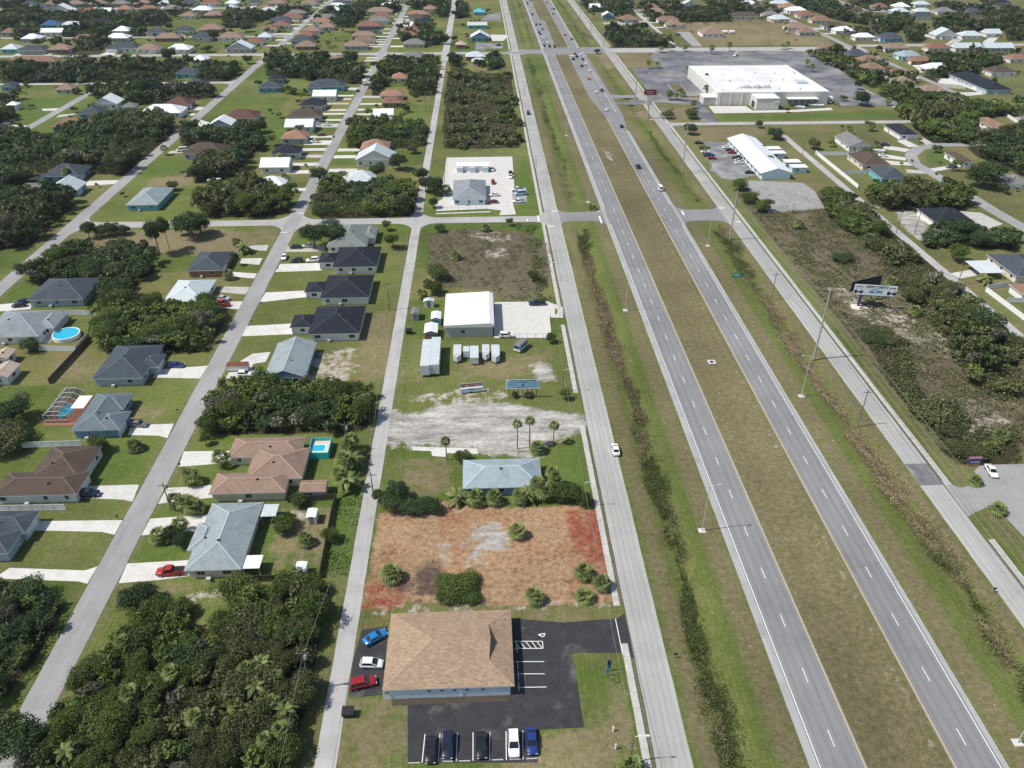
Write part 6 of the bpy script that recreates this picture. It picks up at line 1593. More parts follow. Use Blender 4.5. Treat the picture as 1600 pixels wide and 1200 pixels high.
WHEEL = MB().tube((-.11, 0, 0), (.11, 0, 0), .33, n=14).mesh('wheel', M['tyre']); RIM = MB().tube((-.12, 0, 0), (.12, 0, 0), .21, n=10).mesh('rim', M['rim'])
def cabin_quads(sp):
    _, (a0, a1, az), (r0, r1, rz), w, _x = sp
    wb, wr = w, w*.83
    B = [(-wb, a0, az), (wb, a0, az), (wb, a1, az), (-wb, a1, az)]; T = [(-wr, r0, rz), (wr, r0, rz), (wr, r1, rz), (-wr, r1, rz)]
    return B, T
def inset(q, f, off):
    c = sum((Vector(p) for p in q), Vector())/4; n = (Vector(q[1])-Vector(q[0])).cross(Vector(q[3])-Vector(q[0])).normalized()
    return [tuple(c + (Vector(p)-c)*f + n*off) for p in q]
def glass_quads(sp):
    B, T = cabin_quads(sp)
    return dict(rear_window=inset([B[0], B[1], T[1], T[0]], .84, .015), windshield=inset([B[2], B[3], T[3], T[2]], .9, .015), side_window_a=inset([B[1], B[2], T[2], T[1]], .84, .015), side_window_b=inset([B[3], B[0], T[0], T[3]], .84, .015))
PROTO = {}
def vehicle_proto(kind, small):
    key = (kind, small)
    if key in PROTO: return PROTO[key]
    parts = []   # (name, mesh, loc, painted, [subparts])
    if kind == 'truck':
        parts.append(('cargo_box', MB().box(-1.2, -3.6, .95, 1.2, 1.4, 3.2).mesh('cargo_box', M['paint_white']), (0, 0, 0), True, []))
        cb = MB(); loft(cb, [(1.5,.5,.9,2.3,1.0),(1.6,.45,.9,2.4,1.05),(2.5,.45,.9,2.35,1.05),(3.1,.45,.9,1.4,1.0),(3.6,.5,.8,1.25,.9)]); parts.append(('cab', cb.mesh('cab', M['paint_white']), (0, 0, 0), True, []))
        parts.append(('windshield', MB().quad((-.85, 2.62, 2.25), (.85, 2.62, 2.25), (.85, 3.12, 1.5), (-.85, 3.12, 1.5)).mesh('windshield', M['carglass']), (0, 0, .03), False, []))
        parts.append(('chassis', MB().box(-.9, -3.5, .5, .9, 3.2, .95).mesh('chassis', M['black']), (0, 0, 0), False, [])); ax = (2.4, -2.3); wd_ = 1.0
    else:
        sp = SPEC[kind]; b = MB(); loft(b, sp[0]); parts.append(('body', b.mesh('body', M['paint_white'], True), (0, 0, 0), True, []))
        B, T = cabin_quads(sp); c = MB(); c.add(B + T, [(0, 1, 5, 4), (1, 2, 6, 5), (2, 3, 7, 6), (3, 0, 4, 7), (4, 5, 6, 7)]); parts.append(('cabin', c.mesh('cabin', M['paint_white']), (0, 0, 0), True, []))
        gq = glass_quads(sp)
        if small: g_ = MB(); [g_.quad(*q) for q in gq.values()]; parts.append(('windows', g_.mesh('windows', M['carglass']), (0, 0, 0), False, []))
        else:
            for n_, q in gq.items(): parts.append((n_.replace('_a', '').replace('_b', '') if n_.startswith('side') else n_, MB().quad(*q).mesh(n_, M['carglass']), (0, 0, 0), False, []))
        st = sp[0]; yf, yr = st[-1][0], st[0][0]; w = st[2][4]; ax = sp[4]; wd_ = w - .1
        zf, zr = st[-2][3] - .12, st[1][3] - .18
        if not small:
            hl_ = MB().box(-.18, -.1, -.07, .18, .1, .07).mesh('headlight', M['lampglass']); tl_ = MB().box(-.14, -.05, -.09, .14, .06, .09).mesh('taillight', M['taillamp'])
            for s in (-1, 1): parts.append(('headlight', hl_, (s*w*.68, yf - .1, zf), False, [])); parts.append(('taillight', tl_, (s*w*.78, yr + .06, zr), False, []))
            m_ = MB().box(-.1, -.06, -.06, .1, .06, .06).mesh('mirror', M['black'])
            for s in (-1, 1): parts.append(('mirror', m_, (s*(w+.05), sp[1][1] - .45, sp[1][2] + .08), False, []))
        if kind == 'pickup': parts.append(('cargo_bed', MB().box(-.8, -2.72, .9, .8, -.85, 1.175).mesh('cargo_bed', M['black']), (0, 0, 0), False, []))
    if small:
        wb = MB()
        for s in (-1, 1):
            for y in ax: wb.tube((s*wd_ - .1, y, .33), (s*wd_ + .1, y, .33), .33, n=8)
        parts.append(('wheels', wb.mesh('wheels', M['tyre']), (0, 0, 0), False, []))
    else:
        for s in (-1, 1):
            for y in ax: parts.append(('wheel', WHEEL, (s*wd_, y, .33), False, [('rim', RIM)]))
    PROTO[key] = parts; return parts
def vehicle(kind, color, x, y, rz, label, small=False, z=.05, group=None, name=None):
    nm = name or {'sedan': 'car', 'hatch': 'hatchback', 'suv': 'suv', 'pickup': 'pickup_truck', 'van': 'van', 'truck': 'box_truck'}[kind]
    t = thing(nm, label, {'hatch': 'car', 'sedan': 'car', 'suv': 'car', 'pickup': 'pickup', 'van': 'van', 'truck': 'truck'}[kind], (x, y, z), rz, group)
    for n_, me_, loc, painted, subs in vehicle_proto(kind, small):
        o = link(n_, me_, t, loc)
        if painted:
            o.material_slots[0].link = 'OBJECT'; o.material_slots[0].material = M['paint_'+color]
        for sn, sm in subs: link(sn, sm, o)
    return t
COLW = dict(midnight='dark navy', royal='royal blue', azure='bright blue', paleblue='pale blue', crimson='deep red', silver='silver', black='black', white='white', grey='grey', red='red', maroon='maroon', orange='orange')
KW = {'sedan': 'sedan', 'hatch': 'hatchback', 'suv': 'SUV', 'pickup': 'pickup truck', 'van': 'van', 'truck': 'box truck'}
def place_words(x, y):
    if 51 < x < 64: return 'in the left carriageway of the highway'
    if 69 < x < 86: return 'in the right carriageway of the highway'
    if -20 < x < 9 and y < 83: return 'in the parking row below the office'
    if x < -18 and -28 < x and y < 105: return 'beside the left end of the office'
    if 25 < x < 33: return 'driving on the left frontage road'
    if 110 < x < 135 and y < 430: return 'in the car park of the long white shop'
    if 20 > x > -14 and 330 < y < 400: return 'in the fenced concrete yard'
    if x > 108 and y < 150: return 'in the lot at the right edge'
    if -120 < x < -30 and y > 330: return 'by the upper part of the left street'
    if -12 < x < 26 and 200 < y < 240: return 'in the yard of the warehouse'
    if x < -30: return 'on a driveway in the left half'
    return 'parked in the right half' if x > 0 else 'parked up by the lane'
BUMP_ORDER = {}
lst = sorted(P_CARS, key=lambda c: c[2][1])
cnt = {}
for t_, c_, nose, tail in lst:
    x, y = (nose[0]+tail[0])/2, (nose[1]+tail[1])/2
    rz = math.atan2(nose[1]-tail[1], nose[0]-tail[0]) - math.pi/2
    pw = place_words(x, y); k = (t_, c_, pw); cnt.setdefault(k, []).append((x, y, rz))
for (t_, c_, pw), l in cnt.items():
    for i, (x, y, rz) in enumerate(l):
        lab = '%s %s %s' % (COLW[c_], KW[t_], pw)
        if len(l) > 1: lab += ', %s from the bottom' % ordinal(i)
        vehicle(t_, c_, x, y, rz, lab, small=y > 330, z=.06 if y > 105 or x > 9 else .062, group=('highway traffic' if 'carriageway' in pw else 'parked cars'))
# ---- trailers in the yard
def trailer(x0, y0, x1, y1, h, label, big, vnose):
    t = thing('cargo_trailer' if not big else 'semi_trailer', label, 'trailer', ((x0+x1)/2, (y0+y1)/2, 0), 0, 'trailers in the grass yard'); w, d = (x1-x0)/2, (y1-y0)/2
    b = MB()
    if vnose: b.add([(-w,-d+1,.5),(0,-d,.5),(w,-d+1,.5),(w,d,.5),(-w,d,.5),(-w,-d+1,h),(0,-d,h-.1),(w,-d+1,h),(w,d,h),(-w,d,h)], [(0,1,6,5),(1,2,7,6),(2,3,8,7),(3,4,9,8),(4,0,5,9),(5,6,7,8,9),(4,3,2,1,0)])
    else: b.box(-w, -d, .8 if big else .5, w, d, h)
    o = b.build('box_body', mat('trailer_skin', (.62,.65,.68), .45, .08, .8, dirt=(.45,.46,.46), dscale=.6), t)
    MB().box(-w-.02, -d+(1 if vnose else 0), h, w+.02, d, h+.06).build('roof', M['roof_pale'], o)
    rb = MB()
    for k in range(int(2*d/1.2)): rb.box(-w-.03, -d+1.1+k*1.2, h+.06, w+.03, -d+1.16+k*1.2, h+.08)
    rb.build('roof_rib', M['trim'], o)
    for s in (-1, 1):
        for yy in ((d-1.5, d-2.6) if big else (-.1, .7)):
            wh = link('wheel', WHEEL, t, (s*(w-.12), yy, .33)); link('rim', RIM, wh)
    if not big: MB().tube((0, -d, .45), (0, -d-1.2, .45), .06).tube((-.5, -d+.3, .45), (0, -d-1.0, .45), .04).build('drawbar', M['darkmetal'], t)
    else: MB().box(-.5, -d+1.5, 0, -.35, -d+1.7, .8).box(.35, -d+1.5, 0, .5, -d+1.7, .8).build('landing_leg', M['darkmetal'], t)
tl = ['leftmost of the five cargo trailers, with a pointed nose', 'shortest of the five cargo trailers, second from left', 'middle of the five cargo trailers, square-fronted', 'fourth cargo trailer from the left in the yard', 'rightmost of the five cargo trailers, with a pointed nose', 'dull white semi-trailer nearer the lane, left of a pair', 'bright silver semi-trailer, right of the pair by the lane']
for i, (p, q, r) in enumerate(P_trail):
    trailer(p[0], p[1], q[0], r[1] - 2.2, 2.5 if i < 5 else 3.9, tl[i], i > 4, i in (0, 3, 4))
# ---- old blue step van
t = thing('step_van', 'old two-tone blue and white step van standing on the grass', 'van', (10.6, 203.2, 0), R(-32), None)
MB().box(-1.1, -2.7, .5, 1.1, 2.4, 1.0).build('lower_body', M['wall_white'], t); MB().box(-1.1, -2.7, 1.0, 1.1, 2.4, 2.4).build('upper_body', mat('van_blue', (.2,.42,.58), .5, .1, 1), t); MB().add([(-1.12,-2.75,2.4),(1.12,-2.75,2.4),(1.12,2.45,2.4),(-1.12,2.45,2.4),(-.8,-2.5,2.62),(.8,-2.5,2.62),(.8,2.2,2.62),(-.8,2.2,2.62)], [(4,5,6,7),(0,1,5,4),(1,2,6,5),(2,3,7,6),(3,0,4,7)]).build('roof', M['roof_grey'], t)
MB().box(-.95, -2.73, 1.5, .95, -2.69, 2.2).build('rear_window', M['carglass'], t); MB().box(1.09, -1.8, 1.5, 1.12, 1.6, 2.15).build('side_window', M['carglass'], t); MB().box(-1.12, -1.8, 1.5, -1.09, 1.6, 2.15).build('side_window', M['carglass'], t); MB().box(-.95, 2.38, 1.4, .95, 2.43, 2.2).build('windshield', M['carglass'], t)
for s in (-1, 1):
    for yy in (1.5, -1.6): wh = link('wheel', WHEEL, t, (s*1.0, yy, .33)); link('rim', RIM, wh)
# ---- white trailer with rusty roof
t = thing('utility_trailer', 'white trailer with a rusty brown roof beside the street', 'trailer', (-71.6, 194.3, 0), R(2)); MB().box(-3, -1.1, .45, 3, 1.1, 2.0).build('box_body', M['wall_white'], t); MB().box(-3.05, -1.15, 2.0, 3.05, 1.15, 2.08).build('roof', mat('rust', (.17,.06,.035), .9, .3, 2), t)
for s in (-1, 1): wh = link('wheel', WHEEL, t, (.3, s*1.05, .33), math.pi/2); link('rim', RIM, wh)
# ---- boats
def boat(x, y, rz, label, L_=6.5):
    t = thing('boat', label, 'boat', (x, y, .25), rz); h = L_/2
    def ring(y_, w, zb, zt): return [(-w, y_, zt), (-w*.75, y_, zb+.15), (0, y_, zb), (w*.75, y_, zb+.15), (w, y_, zt)]
    rs = [ring(-h, 1.05, .35, 1.2), ring(-h*.2, 1.15, .3, 1.25), ring(h*.5, .85, .4, 1.35), ring(h, .05, .9, 1.5)]
    b = MB(); b.add([p for r in rs for p in r], [(i*5+j, i*5+j+5, i*5+j+6, i*5+j+1) for i in range(3) for j in range(4)] + [(0,1,2,3,4)]); b.build('hull', M['paint_white'], t, True)
    MB().poly([(-1.0, -h+.1), (1.0, -h+.1), (1.1, -h*.2), (.8, h*.5), (0, h*.95), (-.8, h*.5), (-1.1, -h*.2)], 1.12).build('deck', mat('boat_deck', (.7,.69,.66), .6, .05), t)
    MB().box(-.6, -.5, 1.13, .6, .6, 1.75).build('console', M['trim'], t); MB().add([(-.6,.62,1.7),(.6,.62,1.7),(.5,.35,2.1),(-.5,.35,2.1)], [(0,1,2,3)]).build('windscreen', M['carglass'], t); MB().box(-.22, -h-.45, .5, .22, -h, 1.5).build('outboard_motor', M['black'], t)
    MB().box(-.6, -h+.3, -.2, .6, h*.5, .3).build('trailer_frame', M['alu'], t)
boat(-124.6, 361, R(-80), 'white motorboat in the clearing left of the street'); boat(204, 394.2, R(80), 'white boat on the drive beside the grey gable house'); boat(194.6, 484.8, R(85), 'small white boat behind the large store'); boat(206.3, 488.2, R(92), 'longer dark-hulled boat behind the large store', 10)
# ---------------------------------------------------------------- plants
def leaf_mesh(name, P, N_, S, tint, m, aspect=.6):
    """one bent leaf-clump card per point: P centres, N_ normals, S sizes, tint 0..1"""
    n = len(P); rg = RNG
    up = rg.normal(size=(n, 3)); u = np.cross(N_, up); u /= np.linalg.norm(u, axis=1)[:, None] + 1e-6; v = np.cross(N_, u)
    u = u*S[:, None]*.5; v = v*(S*aspect)[:, None]*.5; dn = -N_*(S*.18)[:, None]
    V = np.stack([P - u + dn, P - v, P + u + dn, P + v], 1).reshape(-1, 3)
    return quad_mesh(name, V, np.repeat(tint, 4), m)
def quad_mesh(name, V, tint, m):
    nq = len(V)//4; me = bpy.data.meshes.new(name); me.vertices.add(len(V)); me.vertices.foreach_set('co', V.astype(np.float32).ravel())
    me.loops.add(len(V)); me.loops.foreach_set('vertex_index', np.arange(len(V), dtype=np.int32)); me.polygons.add(nq); me.polygons.foreach_set('loop_start', (np.arange(nq)*4).astype(np.int32))
    at = me.attributes.new('tint', 'FLOAT', 'POINT'); at.data.foreach_set('value', tint.astype(np.float32)); me.materials.append(m); me.update(); return me
def crown_points(n, seed, flat=.75, lobes=9, leaf=.16, spread=1.0):
    """a crown of radius about 1 around the origin, made of uneven lobes"""
    rg = np.random.default_rng(seed)
    a = rg.uniform(0, 2*np.pi, lobes); rr = np.sqrt(rg.uniform(.05, 1, lobes))*.68*spread; zz = rg.uniform(-.25, .55, lobes)*flat
    Cn = np.stack([rr*np.cos(a), rr*np.sin(a), zz], 1); Rl = rg.uniform(.2, .46, lobes); w = Rl**2/np.sum(Rl**2)
    li = rg.choice(lobes, n, p=w); d = rg.normal(size=(n, 3)); d[:, 2] = np.abs(d[:, 2])*.9 - .25*rg.random(n); d /= np.linalg.norm(d, axis=1)[:, None]
    P = Cn[li] + d*(Rl[li]*(.6 + .5*rg.random(n) + .22*np.maximum(0, rg.normal(size=n))))[:, None]*np.array([1, 1, flat])
    N_ = d*.75 + rg.normal(size=(n, 3))*.5; N_ /= np.linalg.norm(N_, axis=1)[:, None]
    S = leaf*rg.uniform(.6, 1.5, n); lt = rg.uniform(0, .35, lobes)
    tint = np.clip(rg.uniform(.0, .5, n) + lt[li] - .05, 0, 1)
    return P, N_, S, tint
# tree crowns: three tones, four shapes each; unit radius, scaled per tree
TMESH = {}
for tone, (nm, _, _) in enumerate(L_TONE):
    for s in range(4):
        P, N_, S, T = crown_points(5000, 100 + tone*10 + s, .9, 20 + s*5, .095); TMESH[tone, s] = leaf_mesh('crown', P, N_, S, T, M[nm])
def trunk_mesh(seed):
    rg = random.Random(seed); b = MB(); b.tube((0, 0, 0), (.02, .01, .55), .075, .05, 7); 
    for k in range(5):
        a = rg.uniform(0, 6.28); z = rg.uniform(.4, .55); b.tube((.02, .01, z), (.35*math.cos(a), .35*math.sin(a), z + rg.uniform(.2, .35)), .032, .012, 5, cap=False)
    return b.mesh('trunk', M['bark'])
TRUNK = [trunk_mesh(s) for s in range(3)]
def tree(x, y, h, r, tone, label, group=None, name='broadleaf_tree', cat='tree', rg=random):
    t = thing(name, label, cat, (x, y, 0), rg.uniform(0, 6.28), group)
    o = link('trunk', TRUNK[rg.randrange(3)], t); o.scale = (r*.75, r*.75, h)
    zs = max(min(r, h*.7), h*.42, r*.5); c = link('crown', TMESH[tone, rg.randrange(4)], t, (0, 0, max(h - zs*.72, h*.42))); c.scale = (r, r, zs*rg.uniform(.9, 1.1)); c.rotation_euler = (0, 0, rg.uniform(0, 6.28))
    return t
# where nothing may grow: roads, lots, houses
BLOCK = [(-81.8, 0, -75, 1100), (-171, 0, -163.6, 1100), (-29.5, 0, -25, 1100), (25.5, 0, 32.4, 1100), (50, 0, 60.3, 1100), (73, 0, 83, 1100), (100.5, 0, 107, 1100), (163.4, 0, 168, 428), (-172, 305, 32, 313), (-700, 665, 720, 690), (-700, 751, -164, 758), (-420, 568, -164, 574.5), (106, 449, 258, 457), (252.6, 456, 257.6, 668), (304, 490, 314, 1100), (146, 480, 216, 576), (-600, 929, -164, 937), (310, 685, 720, 696), (404, 885, 412, 1100), (411, 877, 720, 885)] + [tuple(o_) for o_ in occ]
BA = np.array(BLOCK)
def clear(x, y, m=1.2): return not np.any((x > BA[:, 0] - m) & (x < BA[:, 2] + m) & (y > BA[:, 1] - m*1.3) & (y < BA[:, 3] + m))
LOTS = [p for _, p in P_lots] + P_DR + P_darklot
def on_lot(x, y): return any(inside(p, np.array([x]), np.array([y]))[0] for p in LOTS if abs(p[0][0]-x) < 120 and abs(p[0][1]-y) < 120)
# trees of the woods and thickets, jittered grid inside each outline
cand = []
for ti, (lab, sp, h0, h1, tone, poly_) in enumerate(P_TH):
    rg = random.Random(50 + ti); x0, x1 = min(p[0] for p in poly_), max(p[0] for p in poly_); y0, y1 = min(p[1] for p in poly_), max(p[1] for p in poly_)
    yc = (y0+y1)/2; k = sp if yc < 450 else sp*1.2
    gx = np.arange(x0, x1, k); gy = np.arange(y0, y1, k)
    for X in gx:
        for Y in gy:
            x, y = X + rg.uniform(-.5, .5)*k, Y + rg.uniform(-.5, .5)*k
            if not inside(poly_, np.array([x]), np.array([y]))[0] or y > 1080: continue
            r = k*rg.uniform(.6, .95); 
            if not clear(x, y, r*.55) or on_lot(x, y): continue
            ln_ = math.sin(x*.09 + 1.3*math.sin(y*.05) + ti) + math.sin(y*.075 - x*.03 + 2*ti); h = (h0 + (h1-h0)*min(1, max(0, .5 + .25*ln_ + rg.uniform(-.35, .35)))); q__ = rg.random(); r *= .6 + .55*q__ + (.45 if q__ > .9 else 0); h *= 1.2 if q__ > .9 else 1; tn = (tone if abs(ln_) < 1.25 else (2 if ln_ > 0 else 1)) if rg.random() < .8 else rg.choice((0, 1, 2, 3))
            if tone == 2 and (rg.random() < .25 or math.sin(x*.21 + 1.5*math.sin(y*.11)) + math.sin(y*.17 + x*.06) > .35 + rg.uniform(-.4, .4)): continue
            if yc > 330 and math.sin(x*.16 + 2*math.sin(y*.06 + ti)) + math.sin(y*.13 + x*.05) > (.75 if yc > 450 else .95) + rg.uniform(-.35, .35): continue
            cand.append((r/math.hypot(y, x, 120), ti, x, y, h, r, tn))
near_c = sorted([c for c in cand if P_TH[c[1]][0] != 'far woods'], reverse=True)
singles = [(p, h, r, tn) for p, h, r, tn in P_tree]
MAXT = 296
as_thing = near_c[:MAXT - len(singles)]; rest = [c for c in cand if c not in set(as_thing)]
rgt = random.Random(3)
KIND = ['green tree', 'dark tree', 'olive tree', 'half-bare grey tree']
for _, ti, x, y, h, r, tn in as_thing:
    q_ = P_TH[ti][5]; fx = (x - min(p[0] for p in q_))/(max(p[0] for p in q_) - min(p[0] for p in q_)); fy = (y - min(p[1] for p in q_))/(max(p[1] for p in q_) - min(p[1] for p in q_))
    wx = ('left', 'middle', 'right')[min(2, int(fx*3))]; wy = ('lower', 'central', 'upper')[min(2, int(fy*3))]; sz = 'low' if h < P_TH[ti][2] + (P_TH[ti][3]-P_TH[ti][2])*.4 else 'tall'
    tree(x, y, h, r, tn, '%s %s, %s %s part of the %s' % (sz, KIND[tn], wy, wx, P_TH[ti][0]), P_TH[ti][0], rg=rgt)
def near_words(x, y):
    if -24 < x < 24 and 98 < y < 132: return 'in the mulched lot'
    if 4 < x < 22 and 128 < y < 150: return 'behind the pale blue-green roofed building'
    bi, bn = band(x); return bn
cnt = {}
for (x, y), h, r, tn in sorted(singles, key=lambda s: s[0][1]):
    small = h < 4.6; kind = ('rounded %s bush' if small else '%s spreading tree') % ('green', 'dark green', 'olive', 'grey')[tn]
    k = (kind, near_words(x, y)); i = cnt.get(k, 0); cnt[k] = i + 1
    tree(x, y, h, r, tn, '%s %s, %s counting up' % (kind, k[1], ordinal(i)), None, 'bush' if small else 'broadleaf_tree', 'bush' if small else 'tree', rgt)
# the remaining trees of each wood, one mass per wood
FT = {}
for tone in range(4):
    for s in range(3): FT[tone, s] = (crown_points(270, 300 + tone*10 + s, .85, 11, .34), crown_points(72, 400 + tone*10 + s, .85, 6, .62))
def wood_mass(name, label, items, seed):
    Vs, Ts, mats = [], [], []
    for tone in range(4):
        it = [c for c in items if c[6] == tone]
        if not it: continue
        PP, NN, SS, TT = [], [], [], []
        for c in it:
            _, ti, x, y, h, r, tn = c; lod = 0 if y < 520 else 1
            P, N_, S, T = FT[tone, int(RNG.integers(3))][lod]; a = RNG.uniform(0, 6.28); ca, sa = math.cos(a), math.sin(a); zs = max(r*.8, h*.5)
            Q = np.stack([(P[:, 0]*ca - P[:, 1]*sa)*r*1.1 + x, (P[:, 0]*sa + P[:, 1]*ca)*r*1.1 + y, np.maximum(P[:, 2]*zs + h - zs*.65, .1)], 1)
            PP.append(Q); NN.append(np.stack([N_[:, 0]*ca - N_[:, 1]*sa, N_[:, 0]*sa + N_[:, 1]*ca, N_[:, 2]], 1)); SS.append(S*r); TT.append(np.clip(T + RNG.uniform(-.12, .35), 0, 1.3))
        P, N_, S, T = map(np.concatenate, (PP, NN, SS, TT)); up = RNG.normal(size=P.shape); u = np.cross(N_, up); u /= np.linalg.norm(u, axis=1)[:, None] + 1e-6; v = np.cross(N_, u)
        u *= S[:, None]*.5; v *= S[:, None]*.32; dn = -N_*(S*.18)[:, None]
        Vs.append(np.stack([P - u + dn, P - v, P + u + dn, P + v], 1).reshape(-1, 3)); Ts.append(np.repeat(T, 4)); mats.append((tone, len(P)))
    V = np.concatenate(Vs); me = quad_mesh(name, V, np.concatenate(Ts), M[L_TONE[mats[0][0]][0]]); me.materials.clear()
    mi = []
    for i, (tone, n) in enumerate(mats): me.materials.append(M[L_TONE[tone][0]]); mi.append(np.full(n, i, np.int32))
    me.polygons.foreach_set('material_index', np.concatenate(mi)); me.update()
    return tag(link(name, me), label, None, None, 'stuff')
# garden trees and shrubs round the farther houses
rgy = random.Random(21)
for a in occ:
    if a[1] < 330: continue
    for k in range(rgy.choice((2, 3, 4, 5))):
        x, y = rgy.uniform(a[0] - 9, a[2] + 9), rgy.uniform(a[1] - 7, a[3] + 9); r = rgy.choice((1.0, 1.3, 1.7, 2.2, 2.8))
        if clear(x, y, r*.7) and not on_lot(x, y): rest.append((0, -2, x, y, r*rgy.uniform(1.2, 2.0), r, rgy.choice((0, 0, 1, 2))))
for k in range(500):
    x, y = rgy.uniform(-480, 480), rgy.uniform(330, 1000); r = rgy.choice((.9, 1.3, 1.8, 2.5))
    if (x < -30 or x > 112) and abs(x) < .62*y + 20 and clear(x, y, r) and not on_lot(x, y): rest.append((0, -2, x, y, r*rgy.uniform(1.2, 2.2), r, rgy.choice((0, 0, 1, 2))))
byw = {}
for c in rest: byw.setdefault(-2 if c[1] == -2 else c[1] if P_TH[c[1]][0] != 'far woods' else -1, []).append(c)
for k, items in byw.items(): wood_mass('woods', ('further trees of the ' + P_TH[k][0]) if k >= 0 else 'distant woods between the far houses' if k == -1 else 'small garden trees and shrubs round the far houses', items, k)
# undergrowth closes the floor of each wood: leaf cards over a rolling canopy surface
def rolling(x, y, seed):
    rg = np.random.default_rng(seed); f = np.zeros_like(x); gx = np.zeros_like(x); gy = np.zeros_like(x)
    for wl_, amp in ((14, 1.), (7, .8), (3.6, .6), (1.9, .4)):
        for k in range(3):
            a = rg.uniform(0, 6.28); q = 6.28/wl_*rg.uniform(.8, 1.25); cx_, cy_ = math.cos(a)*q, math.sin(a)*q; ph = rg.uniform(0, 6.28)
            f += amp*np.sin(cx_*x + cy_*y + ph); gx += amp*cx_*np.cos(cx_*x + cy_*y + ph); gy += amp*cy_*np.cos(cx_*x + cy_*y + ph)
    return f/3.2, gx/3.2, gy/3.2
def undergrowth(ti):
    lab, sp, h0, h1, tone, poly_ = P_TH[ti]; rg = np.random.default_rng(900 + ti); x0, x1 = min(p[0] for p in poly_), max(p[0] for p in poly_); y0, y1 = min(p[1] for p in poly_), max(p[1] for p in poly_); yc = (y0+y1)/2
    dens, sz = (19, .4) if yc < 170 else (6, .62) if yc < 300 else (3.2, .85) if yc < 480 else (1.1, 1.3)
    if tone == 2: dens *= .7
    n = int((x1-x0)*(y1-y0)*dens); x, y = rg.uniform(x0, x1, n), rg.uniform(y0, y1, n); k = inside(poly_, x, y)
    for b_ in BLOCK: k &= ~((x > b_[0] - .8) & (x < b_[2] + .8) & (y > b_[1] - .8) & (y < b_[3] + .8))
    for p in LOTS:
        if min(q[0] for q in p) < x1 and max(q[0] for q in p) > x0 and min(q[1] for q in p) < y1 and max(q[1] for q in p) > y0: k &= ~inside(p, x, y)
    x, y = x[k], y[k]; n = len(x)
    if n < 10: return None
    f, gx, gy = rolling(x, y, 40 + ti); hm = (h0*.5 + h1*.5)*((.84 if yc < 170 else .68) if tone != 2 else .45)
    keep = f > (-2 if tone != 2 else .0); x, y, f, gx, gy = [v[keep] for v in (x, y, f, gx, gy)]; n = len(x)
    z = hm*(.55 + .33*np.clip(f, -1, 1)) + rg.normal(size=n)*.22 - (rg.random(n) < .25)*rg.random(n)*1.2; z = np.maximum(z, .15)
    N_ = np.stack([-gx*hm*.3, -gy*hm*.3, np.ones(n)*.8], 1) + rg.normal(size=(n, 3))*.55; N_ /= np.linalg.norm(N_, axis=1)[:, None]
    t2, _, _ = rolling(x*.8, y*.8, 140 + ti); T = np.clip(.28 + .22*f + .2*t2 + rg.uniform(-.25, .3, n), 0, 1.2); me = leaf_mesh('undergrowth', np.stack([x, y, z], 1), N_, sz*rg.uniform(.5, 1.4, n), T, M[L_TONE[tone][0]], .7)
    for j in (0, 1, 2):
        if j != tone: me.materials.append(M[L_TONE[j][0]])
    f3, _, _ = rolling(x*.5 + 9, y*.5, 240 + ti); me.polygons.foreach_set('material_index', np.where(f3 > .75, 1, np.where(f3 < -.75, 2, 0)).astype(np.int32)); me.update()
    return tag(link('undergrowth', me), 'dense undergrowth filling the ' + lab, None, None, 'stuff')
for ti in range(len(P_TH)): undergrowth(ti)
print('trees', len(cand), 'things', len(as_thing) + len(singles), 'rest', len(rest))

# ---- palms
def frond_fan(b, base, d, L_, w, rg, tint, blades=7):
    """a fan leaf: narrow blades spread from the end of a stalk"""
    d = Vector(d).normalized(); s = d.cross(Vector((0, 0, 1))).normalized(); u = s.cross(d)
    c = Vector(base) + d*L_*.45
    for k in range(blades):
        f = (k/(blades-1) - .5)*2; dirn = (d*math.cos(f*1.25) + s*math.sin(f*1.25) - u*.0).normalized(); tip = c + dirn*L_*.62 + Vector((0, 0, -L_*.16*(1+abs(f)))); mid = c + dirn*L_*.32; q = dirn.cross(u).normalized()*w
        b[0].extend([tuple(c), tuple(mid + q), tuple(tip), tuple(mid - q)]); t = min(1, max(0, tint + rg.uniform(-.12, .12))); b[1].extend([t]*4)
    b[0].extend([tuple(Vector(base)), tuple(Vector(base) + s*.03), tuple(c + s*.03), tuple(c)]); b[1].extend([.5]*4)
def sabal_crown(seed, n=26, L_=1.5):
    rg = random.Random(seed); b = ([], [])
    for k in range(n):
        a = k*2.399 + rg.uniform(-.3, .3); e = 1.25 - 1.75*(k/n) + rg.uniform(-.15, .15); d = (math.cos(a)*math.cos(e), math.sin(a)*math.cos(e), math.sin(e)); frond_fan(b, (0, 0, 0), d, L_*rg.uniform(.85, 1.1), .11, rg, .25 + .5*rg.random())
    return quad_mesh('crown', np.array(b[0]), np.array(b[1]), M['leaf_palm'])
